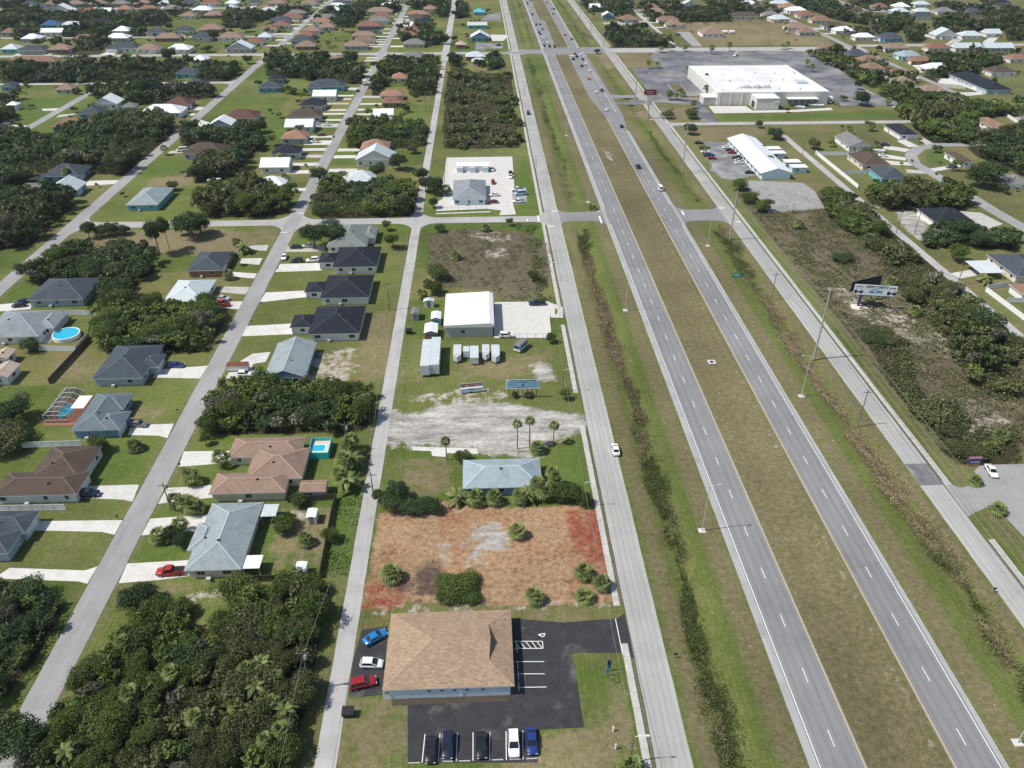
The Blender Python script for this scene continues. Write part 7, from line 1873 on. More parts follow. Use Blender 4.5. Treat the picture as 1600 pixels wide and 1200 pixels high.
def feather_crown(seed, n=16, L_=2.2):
    rg = random.Random(seed); b = ([], [])
    for k in range(n):
        a = k*2.399 + rg.uniform(-.2, .2); e = .95 - 1.3*(k/n); dx, dy = math.cos(a), math.sin(a); pts = [Vector((dx*L_*t*math.cos(e), dy*L_*t*math.cos(e), L_*t*math.sin(e) - .55*L_*t*t)) for t in (0, .25, .5, .75, 1)]
        s = Vector((-dy, dx, 0)); tn = .25 + .5*rg.random()
        for i in range(4):
            for sg in (-1, 1):
                p, q = pts[i], pts[i+1]; w0, w1 = (.14, .38, .4, .3, .05)[i:i+2]
                b[0].extend([tuple(p), tuple(q), tuple(q + s*sg*w1 + Vector((0, 0, -w1*.5))), tuple(p + s*sg*w0 + Vector((0, 0, -w0*.5)))]); b[1].extend([tn + .15*(sg > 0)]*4)
    return quad_mesh('crown', np.array(b[0]), np.array(b[1]), M['leaf_palm'])
SAB = [sabal_crown(s) for s in range(4)]; FEA = [feather_crown(s) for s in range(2)]
DEADS = []
for s in range(2):
    rg = random.Random(s); b = ([], [])
    for k in range(12): a = k*2.399; frond_fan(b, (0, 0, -.1), (math.cos(a)*.6, math.sin(a)*.6, -1.0), 1.2, .1, rg, .5, 5)
    DEADS.append(quad_mesh('dead_skirt', np.array(b[0]), np.array(b[1]), M['leaf_dead']))
PTR = MB().tube((0, 0, 0), (.0, .0, 1), .19, .15, 8).mesh('trunk', M['palmbark']); STR = MB().tube((0, 0, 0), (.03, .02, 1), .16, .11, 7).mesh('trunk', M['palmbark'])
def palm(x, y, h, label, group, crown, skirt=None, s=1.0, trunk=PTR, name='sabal_palm'):
    t = thing(name, label, 'palm', (x, y, 0), rgt.uniform(0, 6.28), group); o = link('trunk', trunk, t); o.scale = (1, 1, h + .1)
    c = link('crown', crown, t, (0, 0, h)); c.scale = (s, s, s)
    if skirt: k = link('dead_skirt', skirt, t, (0, 0, h)); k.scale = (s*.9, s*.9, s*.9)
    return t
wl = ['left of the three tall fan palms by the sandy lot', 'middle of the three tall fan palms by the sandy lot', 'right of the three tall fan palms by the sandy lot', 'single tall fan palm standing by the bare concrete slab', 'skirted palm beside the pale blue-green roof', 'shorter palm just right of the pale blue-green roof']
for i, ((x, y), h) in enumerate(P_palm): palm(x, y, h - 1.2, wl[i] if i < 6 else 'palm', None, SAB[i % 4], DEADS[i % 2] if i in (4, 5) else None, 1.0 if i < 4 else 1.25, STR if i < 4 else PTR, 'fan_palm')
cnt = {}
for i, ((x, y), h) in enumerate(sorted(P_sabal, key=lambda s: s[0][1])):
    k = near_words(x, y); n = cnt.get(k, 0); cnt[k] = n + 1; fea = h >= 2 and i % 4 == 1
    palm(x, y, h, '%s palm %s, %s counting up' % ('feathery' if fea else 'bushy fan', k, ordinal(n)), None, FEA[i % 2] if fea else SAB[i % 4], DEADS[i % 2] if i % 3 == 0 and not fea else None, (1.15 if x < -24 and y < 118 else 1.6 if y < 330 else 1.75)*rgt.uniform(.85, 1.1), name='feather_palm' if fea else 'sabal_palm')
# ---- ditch vegetation: reeds and weeds, leaning blades
def reeds(name, label, xc, hw_, y0, y1, dens, tallness, mix, mats, seed, prof=None):
    rg = np.random.default_rng(seed); n = int((y1-y0)*hw_*2*dens); x = xc + np.clip(rg.normal(size=n)*.5, -1, 1)*hw_; y = rg.uniform(y0, y1, n)
    wob = np.sin(y*.11 + seed)*.5 + np.sin(y*.037 + 2*seed)*.7; x += wob + rg.normal(size=n)*.25
    fr_, _, _ = rolling(x*1.3, y*.8, 700 + seed); clump = np.clip(.5 + .55*fr_, 0, 1); wv_ = .75 + .35*np.sin(y*.09 + seed) + .2*np.sin(y*.31 + 2*seed); keep = rg.random(n) < (.14 + 1.2*clump**1.3)*np.clip(1.25 - np.abs(x - xc - wob)/(hw_*wv_), .03, 1); x, y, clump = x[keep], y[keep], clump[keep]; n = len(x)
    h = tallness*rg.uniform(.35, 1.0, n)*(.6 + .6*clump); a = rg.uniform(0, 6.28, n); lean = rg.uniform(.4, 1.3, n)*h; w = rg.uniform(.03, .085, n)
    gz = -.9*np.exp(-((x - (39.3 if xc < 60 else 94.2))/2.3)**2)
    bx, by = np.cos(a), np.sin(a); P0 = np.stack([x, y, gz], 1); sd = np.stack([-by*w, bx*w, 0*w], 1); mid = P0 + np.stack([bx*lean*.35, by*lean*.35, h*.7], 1); tip = P0 + np.stack([bx*lean, by*lean, h*.9], 1)
    V = np.stack([P0 - sd*.5, mid - sd, tip, mid + sd], 1).reshape(-1, 3); f2, _, _ = rolling(x*.6, y*.35, 800 + seed); green = (.5 + .3*np.sin(y*.03 + seed*1.3) + .3*f2 + rg.normal(size=n)*.15) < mix
    T = np.repeat(np.clip(rg.uniform(.05, .8, n) + .25*clump - .1, 0, 1), 4); me = quad_mesh(name, V, T, M[mats[0]]); me.materials.append(M[mats[1]]); me.polygons.foreach_set('material_index', green.astype(np.int32)); me.update()
    return tag(link(name, me), label, None, None, 'stuff')
reeds('reeds', 'strip of brown and green reeds in the ditch beside the left frontage road', 39.3, 3.0, 55, 297, 85, .8, .5, ('reed', 'reedgreen'), 1)
reeds('reeds', 'strip of tan reeds in the ditch beside the right frontage road', 94.3, 3.6, 60, 300, 75, .85, .38, ('reed', 'reedgreen'), 2)
reeds('reeds', 'upper strip of reeds in the left highway ditch', 39.3, 2.4, 326, 650, 14, 1.0, .7, ('reed', 'reedgreen'), 3)
reeds('reeds', 'upper strip of reeds in the right highway ditch', 94.0, 2.8, 322, 440, 14, 1.1, .6, ('reed', 'reedgreen'), 4)
reeds('reeds', 'far strip of reeds beyond the crossing on the left', 44, 2.0, 695, 1000, 3, 1.6, .5, ('reed', 'reedgreen'), 5); reeds('reeds', 'far strip of reeds beyond the crossing on the right', 90, 2.2, 695, 1000, 3, 1.6, .45, ('reed', 'reedgreen'), 6)
# ---- weeds and litter of bark chips give the rough lots their texture
def weeds(name, label, polys, dens, size, mats, seed, green=.5, lift=.0):
    rg = np.random.default_rng(seed); Vs, Ts, gs = [], [], []
    for p in polys:
        x0, x1 = min(q[0] for q in p), max(q[0] for q in p); y0, y1 = min(q[1] for q in p), max(q[1] for q in p); n = int((x1-x0)*(y1-y0)*dens)
        x, y = rg.uniform(x0, x1, n), rg.uniform(y0, y1, n); k = inside(p, x, y) & ((np.sin(x*.5 + 2*np.sin(y*.21)) + np.sin(y*.43 + x*.17) + rg.normal(size=n)*.8) > -.1)
        k &= ~np.any([(x > b_[0]) & (x < b_[2]) & (y > b_[1]) & (y < b_[3]) for b_ in BLOCK if b_[2]-b_[0] < 60 or b_[3]-b_[1] < 60], axis=0); x, y = x[k], y[k]; n = len(x); h = size*rg.uniform(.3, 1.0, n); a = rg.uniform(0, 6.28, n); w = h*rg.uniform(.35, .7, n); P0 = np.stack([x, y, np.zeros(n) + lift], 1); sd = np.stack([-np.sin(a)*w*.5, np.cos(a)*w*.5, 0*w], 1); ln = np.stack([np.cos(a)*h*.7, np.sin(a)*h*.7, h*.6], 1)
        Vs.append(np.stack([P0 - sd*.5, P0 + ln*.6 - sd, P0 + ln, P0 + ln*.6 + sd], 1).reshape(-1, 3)); Ts.append(np.repeat(rg.uniform(0, 1, n), 4)); gs.append(rg.random(n) < green)
    me = quad_mesh(name, np.concatenate(Vs), np.concatenate(Ts), M[mats[0]]); me.materials.append(M[mats[1]]); me.polygons.foreach_set('material_index', np.concatenate(gs).astype(np.int32)); me.update()
    return tag(link(name, me), label, None, None, 'stuff')
def patches(label, polys, dens, hm, sz, tone, seed, cut=.2):
    PP = []
    for p in polys:
        rg = np.random.default_rng(seed); x0, x1 = min(q[0] for q in p), max(q[0] for q in p); y0, y1 = min(q[1] for q in p), max(q[1] for q in p); n = int((x1-x0)*(y1-y0)*dens); x, y = rg.uniform(x0, x1, n), rg.uniform(y0, y1, n); k = inside(p, x, y)
        for b_ in BLOCK: k &= ~((x > b_[0] - .5) & (x < b_[2] + .5) & (y > b_[1] - .5) & (y < b_[3] + .5))
        for l_ in LOTS: k &= ~inside(l_, x, y)
        x, y = x[k], y[k]; f, gx, gy = rolling(x, y, seed); k = f > cut; x, y, f, gx, gy = [v[k] for v in (x, y, f, gx, gy)]; n = len(x)
        z = np.maximum(.08, hm*np.clip(f - cut, 0, 1)**.7*rg.uniform(.4, 1, n)); N_ = np.stack([-gx*hm*.4, -gy*hm*.4, np.ones(n)*.8], 1) + rg.normal(size=(n, 3))*.5; N_ /= np.linalg.norm(N_, axis=1)[:, None]
        PP.append((np.stack([x, y, z], 1), N_, sz*rg.uniform(.5, 1.4, n), np.clip(rg.uniform(-.1, .6, n) + .2*f, 0, 1.2)))
    P, N_, S, T = [np.concatenate([q[i] for q in PP]) for i in range(4)]; me = leaf_mesh('scrub_patches', P, N_, S, T, M[L_TONE[tone][0]], .7); return tag(link('scrub_patches', me), label, None, None, 'stuff')
patches('low green scrub scattered over the brown lot by the billboard', [P_GC['brown'][0]], 6.5, 1.2, .5, 2, 31, -.1)
patches('brown dead brush scattered over the lot by the billboard', [P_GC['brown'][0]], 2.5, .8, .6, 2, 37, .3).data.materials[0] = M['leaf_dead']
patches('thin weeds over the vacant brown lot above the warehouse', P_GC['brown'][1:2], 5, .6, .45, 2, 33, .15)
patches('ragged green bushes along the right edge of the vacant lot', [[(17.5, 235), (22.5, 235), (23, 300), (14, 303), (10, 299), (17, 292)]], 6, 1.8, .55, 0, 34, -.1)
weeds('weeds', 'low weeds and dry stalks over the rough lots', P_GC['brown'][:4], 1.6, .7, ('reed', 'leaf_olive'), 9, .55)
M['chips'] = leafmat('bark_chips', (.17,.09,.05), (.6,.45,.31)); M['redchips'] = leafmat('red_bark_chips', (.13,.045,.03), (.46,.22,.14))
weeds('bark_chips', 'scattered tan bark chips over the cleared lot', P_GC['mulch'], 7, .3, ('chips', 'chips'), 10, .0, .0)
weeds('bark_chips', 'reddish bark chips at both ends of the cleared lot', P_GC['redmulch'], 9, .3, ('redchips', 'redchips'), 12, .0, .0)
weeds('weeds', 'lush ground creepers along the wooden fence', P_GC['lush'][1:2], 6, .8, ('reedgreen', 'leaf_mid'), 11, .6)
# ---------------------------------------------------------------- poles, wires, signs, fences
def text_mesh(body, size, m, name='lettering', bold=.0, shear=0):
    cu = bpy.data.curves.new(name, 'FONT'); cu.body = body; cu.size = size; cu.align_x = 'CENTER'; cu.align_y = 'CENTER'; cu.extrude = .012; cu.offset = bold; cu.shear = shear; cu.resolution_u = 3
    o = bpy.data.objects.new(name, cu); COL.objects.link(o); bpy.context.view_layer.update()
    me_ = bpy.data.meshes.new_from_object(o.evaluated_get(bpy.context.evaluated_depsgraph_get())); bpy.data.objects.remove(o); bpy.data.curves.remove(cu); me_.materials.clear(); me_.materials.append(m); return me_
def lettering(parent, body, size, loc, m, bold=.0, shear=0, name='lettering', rx=math.pi/2):
    o = link(name, text_mesh(body, size, m, name, bold, shear), parent, loc); o.rotation_euler = (rx, 0, 0); return o
def strokes(parent, name, m, x, y, z, words, h, seed=0):
    """a line of lettering too small to read: upright strokes grouped as words of the given widths"""
    rg = random.Random(seed); b = MB(); tot = sum(words) + h*.6*(len(words)-1); cx = x - tot/2
    for w in words:
        t = 0
        while t < w - .02:
            s_ = min(h*rg.uniform(.28, .5), w - t); hh_ = h*(1 if t == 0 else rg.uniform(.6, .9)); b.box(cx + t, y - .004, z - h/2, cx + t + s_*.72, y, z - h/2 + hh_); b.box(cx + t, y - .003, z - h/2 + hh_*.4, cx + t + s_, y, z - h/2 + hh_*.62); t += s_
        cx += w + h*.6
    return b.build(name, m, parent)
def wire(label, pts, sag=.8, r=.03):
    b = MB()
    for a, c in zip(pts, pts[1:]):
        a, c = Vector(a), Vector(c); p = [a.lerp(c, i/8) - Vector((0, 0, sag*4*(i/8)*(1-i/8))) for i in range(9)]; b.strip(p, r, 3)
    return tag(b.build('power_cable', M['wire']), label, 'cable')
# tall transmission poles right of the highway
PH = [23, 20, 22.5, 23, 24, 25, 25]
for i, (x, y) in enumerate(P_power):
    h = PH[i]; t = thing('utility_pole', 'tall grey transmission pole with side arms, %s from the bottom right of the highway' % ordinal(i), 'utility pole', (x, y, 0), 0, 'transmission poles')
    MB().tube((0, 0, 0), (0, 0, h), .3, .2, 9).build('shaft', M['polecon'], t)
    for k in range(4):
        a = MB().tube((0, 0, h - 1.2 - k*1.9), (-1.6, 0, h - .9 - k*1.9), .07, .05, 5); o = a.build('cross_arm', M['polecon'], t); MB().tube((-1.6, 0, h - .95 - k*1.9), (-1.6, 0, h - 1.45 - k*1.9), .06, n=6).build('insulator', M['alu'], o)
for k in range(4): wire('high power cable strung between the tall grey poles, %s from the top' % ordinal(k), [(P_power[0][0] - 1.6, 20, 21.5 - k*1.9)] + [(p[0] - 1.6, p[1], PH[i] - 1.45 - k*1.9) for i, p in enumerate(P_power)] , 1.2, .04)
# highway lamps on concrete pads
for i, (x, y) in enumerate(P_light):
    h = 12.6; s = 1 if x < 60 else -1; side = 'left' if x < 60 else 'right'
    t = thing('street_lamp', 'tall thin highway lamp on a square concrete pad, %s side, %s' % (side, ['lowest', 'second from the bottom', 'third from the bottom', 'fourth from the bottom', 'second from the bottom', 'third from the bottom', 'lowest', 'fourth from the bottom'][i]), 'street lamp', (x, y, 0), 0, 'highway lamps')
    MB().add([(-.9, -.8, -.3), (.9, -.8, -.3), (.9, .8, -.3), (-.9, .8, -.3), (-.75, -.65, .12), (.75, -.65, .12), (.75, .65, .12), (-.75, .65, .12)], [(4,5,6,7),(0,1,5,4),(1,2,6,5),(2,3,7,6),(3,0,4,7)]).build('concrete_pad', M['concrete'], t)
    MB().tube((0, 0, .1), (0, 0, h), .12, .08, 7).build('mast', M['alu'], t); MB().strip([(0, 0, h), (s*1.1, 0, h + .35), (s*2.0, 0, h + .4)], .05, 5).build('arm', M['alu'], t); MB().box(s*2.0 - .4, -.16, h + .32, s*2.0 + .4, .16, h + .48).build('lamp_head', M['alu'], t)
# slim lamps along the left frontage road
for i, (x, y) in enumerate(P_flamp):
    t = thing('street_lamp', 'slim wooden pole with curved white lamp arm, %s up the left frontage road' % ordinal(i), 'street lamp', (x - .2, y, 0), 0, 'frontage road lamps'); MB().tube((0, 0, 0), (0, 0, 7.4), .11, .09, 7).build('pole', M['poleWood'], t)
    MB().strip([(0, 0, 6.9), (.7, 0, 7.35), (1.5, 0, 7.4), (2.1, 0, 7.3)], .045, 5).build('arm', M['vinyl'], t); MB().box(1.9, -.14, 7.2, 2.5, .14, 7.34).build('lamp_head', M['vinyl'], t)
wire('thin cable strung along the slim lamp poles beside the left frontage road', [(p[0] - .2, p[1], 7.3) for p in [(P_flamp[0][0], 20)] + list(P_flamp)], .7, .038)
# wooden utility poles
wn = ['beside the right frontage road near the ditch', 'beside the upper right highway ditch', 'with a transformer beside the lane at the bottom', 'beside the lane by the near-black roofs', 'at the lane by the dark bushes', 'beside the left street by the sea-green house', 'left of two by the right-hand lane', 'right of two by the right-hand lane', 'beside the right-hand lane below the carport', 'in the lawn by the red-brown roof', 'in the lawn beside the upper lane', 'by the palms behind the tan house', 'by the grass lane behind the long shop']
WH = [11.5, 10, 10.5, 10, 8, 8, 10, 10, 9, 9, 9, 9, 9]
for i, (x, y) in enumerate(P_wood):
    t = thing('utility_pole', 'brown wooden utility pole ' + wn[i], 'utility pole', (x, y, 0), 0, 'wooden utility poles'); h = WH[i]; MB().tube((0, 0, 0), (0, 0, h), .16, .11, 8).build('shaft', M['poleWood'], t)
    MB().box(-1.1, -.06, h - .9, 1.1, .06, h - .75).build('cross_arm', M['poleWood'], t)
    for s in (-1, 0, 1): MB().tube((s*.95, 0, h - .75), (s*.95, 0, h - .5), .05, n=6).build('insulator', M['alu'], t)
    if i in (2, 3, 11): MB().tube((.3, 0, h - 2.3), (.3, 0, h - 1.3), .24, n=10).build('transformer', M['alu'], t)
ln = sorted([p for p in P_wood if -33 < p[0] < -24], key=lambda p: p[1])
if len(ln) > 1: wire('cable along the poles beside the narrow lane', [(ln[0][0], 20, 9.6)] + [(p[0], p[1], 9.3) for p in ln], .8)
# ---- fences: posts and panels
def fence(kind, pts, label):
    t = thing({'vinyl': 'vinyl_fence', 'wood': 'wooden_fence', 'chain': 'chain_link_fence'}[kind], label, 'fence', (pts[0][0], pts[0][1], 0)); ox, oy = pts[0]
    for (ax, ay), (bx, by) in zip(pts, pts[1:]):
        L_ = math.hypot(bx-ax, by-ay); n = max(1, round(L_/2.4)); rz = math.atan2(by-ay, bx-ax); s = L_/n
        if kind == 'chain': pm = MB().tube((0, 0, 1.75), (s, 0, 1.75), .03, n=4).tube((0, 0, .1), (s, 0, .1), .02, n=4).mesh('rail', M['darkmetal']); pn = 'rail'
        else:
            b = MB(); k = 8; H_ = 1.8
            for j in range(k): b.box(.05 + j*(s-.1)/k, -.02, .05, .05 + (j+1)*(s-.1)/k - .012, .02, H_ + (0 if kind == 'vinyl' else random.uniform(-.04, .04)))
            b.box(.05, -.04, .2, s-.05, .04, .32).box(.05, -.04, H_-.2, s-.05, .04, H_-.08); pm = b.mesh('panel', M['vinyl' if kind == 'vinyl' else 'fencewood']); pn = 'panel'
        ps = (MB().box(-.06, -.06, 0, .06, .06, 1.95) if kind != 'chain' else MB().tube((0, 0, 0), (0, 0, 1.85), .045, n=5)).mesh('post', M['vinyl' if kind == 'vinyl' else 'fencewood' if kind == 'wood' else 'darkmetal'])
        for i in range(n):
            x, y = ax - ox + (bx-ax)*i/n, ay - oy + (by-ay)*i/n; link(pn, pm, t, (x, y, 0), rz); link('post', ps, t, (x, y, 0), rz)
        link('post', ps, t, (bx-ox, by-oy, 0), rz)
fl = ['white vinyl fence above the round-pool garden', 'white vinyl fence around the round-pool garden', 'pale fence panel run between pool cage and dark brown roof', 'white vinyl fence below the dark brown roofed house', 'long white vinyl fence beside the right-hand lane, right edge', 'white vinyl fence crossing above the brown roof at the right', 'short white vinyl fence inside the right-edge garden', 'long white vinyl fence by the lane behind the long shop', 'white vinyl fence behind the grey gable house', 'pale vinyl fence between the two garden plots at right', 'white fence below the bright blue house', 'white fence beside pale houses at the upper right', 'white fence before the metal-roofed house at upper left', 'white fence at the right edge beside the brown roof',
 'dark wooden fence running beside the round-pool garden', 'wooden fence between the tan house and sea-green house', 'wooden fence beside the overgrown strip and lane', 'wooden fence at the bottom of the sea-green house garden', 'short wooden fence near the far crossing', 'dark chain-link fence around the concrete yard', 'low chain-link fence below the sky-blue building', 'post fence along the concrete yard of the warehouse']
for (k, pts), lab in zip(P_fence, fl): fence(k, pts, lab)
# ---- billboard with two faces on a purple pole
bx, by = P_misc['bill']
t = thing('billboard', 'white two-faced billboard advertising new carts on a purple pole', 'billboard', (bx, by, 0), R(0))
pm = mat('purple_paint', (.12,.07,.3), .5, .1); ink = mat('sign_ink', (.015,.02,.035), .6, .05); tealink = mat('sign_teal_ink', (.01,.12,.14), .6, .05); face = mat('sign_face', (.72,.79,.83), .5, .04)
MB().add([(-2.6, -1.2, 0), (-.6, -2.6, 0), (2.9, -2.2, 0), (1.4, 1.4, 0), (-2.2, 1.2, 0), (-2.5, -1.1, .3), (-.6, -2.4, .3), (2.7, -2.0, .3), (1.3, 1.2, .3), (-2.1, 1.1, .3)], [(5,6,7,8,9),(0,1,6,5),(1,2,7,6),(2,3,8,7),(3,4,9,8),(4,0,5,9)]).build('footing', mat('pale_footing', (.66,.63,.55), .9, .1, 1), t)
MB().tube((0, 0, .2), (0, 0, 5.2), .42, .42, 10).build('pole', pm, t)
HB, WB = 3.6, 13.2
f1 = MB().box(-WB/2, -.2, 0, WB/2, 0, HB).build('panel', face, t, loc=(3.4, -1.7, 4.9)); f1.rotation_euler = (0, 0, R(-10))
MB().box(-WB/2-.15, 0.0, -.3, WB/2+.15, .25, HB+.15).build('frame', M['darkmetal'], f1)
f2 = MB().box(-WB/2, 0, 0, WB/2, .2, HB).build('panel', M['darkmetal'], t, loc=(2.6, 3.2, 5.0)); f2.rotation_euler = (0, 0, R(22)); f2['label'] = 'dark rear face seen from behind'
MB().box(-1.5, -1.0, 0, 6, 2.5, .18).build('catwalk', M['darkmetal'], t, loc=(0, 0, 4.6))
lettering(f1, 'NEW CARTS', 1.25, (.2, -.21, 3.0), ink, .03, .25); strokes(f1, 'lettering', ink, -.1, -.21, 2.22, [1.7], .3, 1); lettering(f1, '$6,495', 1.45, (.2, -.21, 1.3), tealink, .035, .2)
def cart(x, z, s, m):
    b = MB(); y = -.215
    def pl(pts): b.add([(x + a*s, y, z + c*s) for a, c in pts], [tuple(range(len(pts)))])
    pl([(-1.2, .2), (1.2, .2), (1.3, .7), (.6, .9), (.3, .6), (-.4, .6), (-.5, 1.0), (-1.2, .9)]); pl([(-.9, 2.0), (.9, 2.0), (.6, 2.25), (-.6, 2.25)]); pl([(.55, .9), (.65, .9), (.8, 2.0), (.7, 2.0)]); pl([(-.85, .9), (-.75, .9), (-.7, 2.0), (-.8, 2.0)])
    for cx_ in (-.8, .8): pl([(cx_ + .32*math.cos(a), .15 + .32*math.sin(a)) for a in [2*math.pi*i/12 for i in range(12)]])
    b.build('cart_picture', m, f1)
cart(-5.1, .6, 1.15, mat('sign_maroon_ink', (.09,.04,.05), .6, .05)); cart(5.2, .5, 1.15, ink)
# ---- blue board on seven posts
(x0, y0), (x1, y1) = P_misc['blue0'], P_misc['blue1']
t = thing('billboard', 'long pale blue board with dark lettering on seven posts', 'billboard', ((x0+x1)/2, (y0+y1)/2, 0)); w = (x1-x0)/2 + .9
for k in range(7): MB().tube((-w + .9 + k*(2*w-1.8)/6, .1, 0), (-w + .9 + k*(2*w-1.8)/6, .1, 6.3 if k in (0, 6) else 5.4), .12, .1, 7).build('post', M['poleWood'], t)
f = MB().box(-w, -.12, 3.1, w, 0, 6.0).build('panel', mat('blue_board', (.3,.55,.72), .6, .06, .5), t); MB().box(-w-.08, -.14, 5.55, w+.08, -.121, 6.05).box(-w-.08, -.14, 3.05, -w+.2, -.121, 5.55).box(-w+.2, -.14, 3.05, w+.08, -.121, 3.3).build('border', M['vinyl'], f)
navy = mat('navy_ink', (.012,.03,.07), .6, .05)
strokes(f, 'lettering', navy, 0, -.145, 5.78, [2.2, 1.5, 2.9], .36, 2); strokes(f, 'lettering', navy, 0, -.125, 5.15, [1.1, 1.7], .3, 3); strokes(f, 'lettering', navy, 0, -.125, 3.55, [3.2], .34, 4); strokes(f, 'lettering', navy, -w*.58, -.125, 3.5, [.5, 1.9], .2, 5); strokes(f, 'lettering', navy, w*.58, -.125, 3.62, [2.2], .2, 6)
for k in range(3):
    for s in (-1, 1): MB().box(s*w*.58 - 1.1, -.13, 4.15 + k*.42, s*w*.58 + 1.1, -.122, 4.22 + k*.42).build('text_line', navy, f)
MB().add([(-.5, -.135, 4.0), (.1, -.135, 3.95), (.35, -.135, 4.35), (.25, -.135, 4.85), (.05, -.135, 4.8), (.12, -.135, 4.45), (-.3, -.135, 4.3)], [(0,1,2,3,4,5,6)]).build('emblem', navy, f)
tag(tree(x0 + 1.5, y0 + .2, 1.6, 1.1, 0, 'small palm-like bush under the left end of the blue board', None, 'bush', 'bush', rgt)); tag(tree(x1 - 2.2, y0 + .4, 1.3, 1.5, 1, 'low bush under the right end of the blue board', None, 'bush', 'bush', rgt))
# ---- open letter sign on a white trailer
x, y = P_misc['lettersign']; t = thing('sign_trailer', 'white sign trailer with big red and white letters on top', 'sign', (x, y, 0), R(8)); MB().box(-3.1, -.5, .35, 3.1, .5, 1.75).build('box_body', M['wall_skyblue'], t)
f = MB().box(-3.1, -.1, 1.75, 3.1, .1, 3.2).build('letter_frame', mat('red_sign', (.3,.05,.03), .6, .1), t); MB().box(-3.15, -.14, 1.7, 3.15, -.1, 1.95).box(-3.15, -.14, 3.05, 3.15, -.1, 3.25).box(-3.15, -.14, 1.95, -2.95, -.1, 3.05).box(2.95, -.14, 1.95, 3.15, -.1, 3.05).build('white_border', M['vinyl'], f)
for xx, ww in ((-2.45, .1), (-1.75, .12), (-.72, .12), (.0, .12), (.72, .12), (1.62, .12), (2.3, .1)): MB().box(xx, -.135, 1.95, xx + ww, -.105, 3.05).build('letter_gap', M['vinyl'], f)
for xx, zz, ww, hh_ in ((-1.45, 2.25, .3, .35), (-1.2, 2.4, .3, .3), (-1.35, 2.0, .25, .2), (.2, 2.55, .18, .2), (.95, 2.35, .4, .22), (1.0, 2.75, .35, .1), (1.85, 2.6, .28, .12), (1.8, 2.2, .3, .2), (2.5, 2.35, .25, .15), (2.5, 2.7, .25, .1)): MB().box(xx, -.13, zz, xx + ww, -.103, zz + hh_).build('letter_stroke', M['vinyl'], f)
strokes(t, 'lettering', navy, -.2, -.505, 1.35, [1.5], .38, 7)
MB().box(-.8, -.52, .3, .4, -.3, .5).build('wheel_arch', M['black'], t)
for s in (-1, 1): wh = link('wheel', WHEEL, t, (-.2, s*.4, .33), math.pi/2)
# ---- red pylon sign
x, y = P_misc['pylon']; t = thing('pylon_sign', 'tall pole sign with a dark red board near the store', 'sign', (x, y, 0)); MB().tube((0, 0, 0), (0, 0, 16), .35, .3, 9).build('pole', M['polecon'], t); MB().box(-1.6, -.5, 7.5, 1.6, .5, 13.2).build('price_panel', M['wall_cream'], t); f = MB().add([(-3.3,-.5,13.4),(3.3,-.5,13.4),(3.6,-.5,14.0),(3.6,-.5,15.6),(3.3,-.5,16.2),(-3.3,-.5,16.2),(-3.6,-.5,15.6),(-3.6,-.5,14.0)] + [(-3.3,.5,13.4),(3.3,.5,13.4),(3.6,.5,14.0),(3.6,.5,15.6),(3.3,.5,16.2),(-3.3,.5,16.2),(-3.6,.5,15.6),(-3.6,.5,14.0)], [tuple(range(8))[::-1], tuple(range(8, 16))] + [(i, (i+1) % 8, (i+1) % 8+8, i+8) for i in range(8)]).build('board', mat('pylon_red', (.16,.012,.03), .5, .08), t)
MB().box(-2.4, -.53, 14.9, 2.4, -.505, 15.4).box(-1.8, -.53, 14.1, 1.9, -.505, 14.6).build('lettering_band', mat('pylon_pink', (.45,.2,.2), .6, .1), f)
# ---- green road sign
x, y = P_misc['green']; t = thing('road_sign', 'small green guide sign on two posts beside the right carriageway', 'road sign', (x, y, 0)); 
for s in (-1, 1): MB().tube((s*1.1, .05, -.3), (s*1.1, .05, 3.0), .05).build('post', M['alu'], t)
MB().box(-1.9, -.05, 1.6, 1.9, 0, 3.4).build('plate', mat('sign_green', (.02,.25,.14), .5, .05), t); MB().box(-1.5, -.06, 2.75, .9, -.052, 2.95).box(-1.5, -.06, 2.15, 1.1, -.052, 2.35).build('lettering', M['vinyl'], t)
# ---- shop sign at the right edge
x, y = P_misc['shopsign']; t = thing('shop_sign', 'low blue shop sign with red top at the right-edge lot entrance', 'sign', (x, y, 0)); MB().box(-1.4, -.2, 0, 1.4, .2, .7).build('base', M['wall_brick'], t); MB().box(-1.5, -.16, .7, 1.5, .16, 2.1).build('panel', mat('sign_blue', (.02,.05,.25), .5, .08), t); MB().box(-1.55, -.3, 2.1, 1.55, .3, 2.5).build('cap', mat('sign_mauve', (.28,.14,.18), .7, .1), t); MB().box(-1.1, -.18, 1.1, 1.2, -.165, 1.35).build('lettering', M['vinyl'], t)
# hedge behind it
P_, N2, S2, T2 = crown_points(1800, 77, .5, 14, .2); P_ = P_*np.array([5.5, .55, .9]); P_[:, 0] *= 1.6
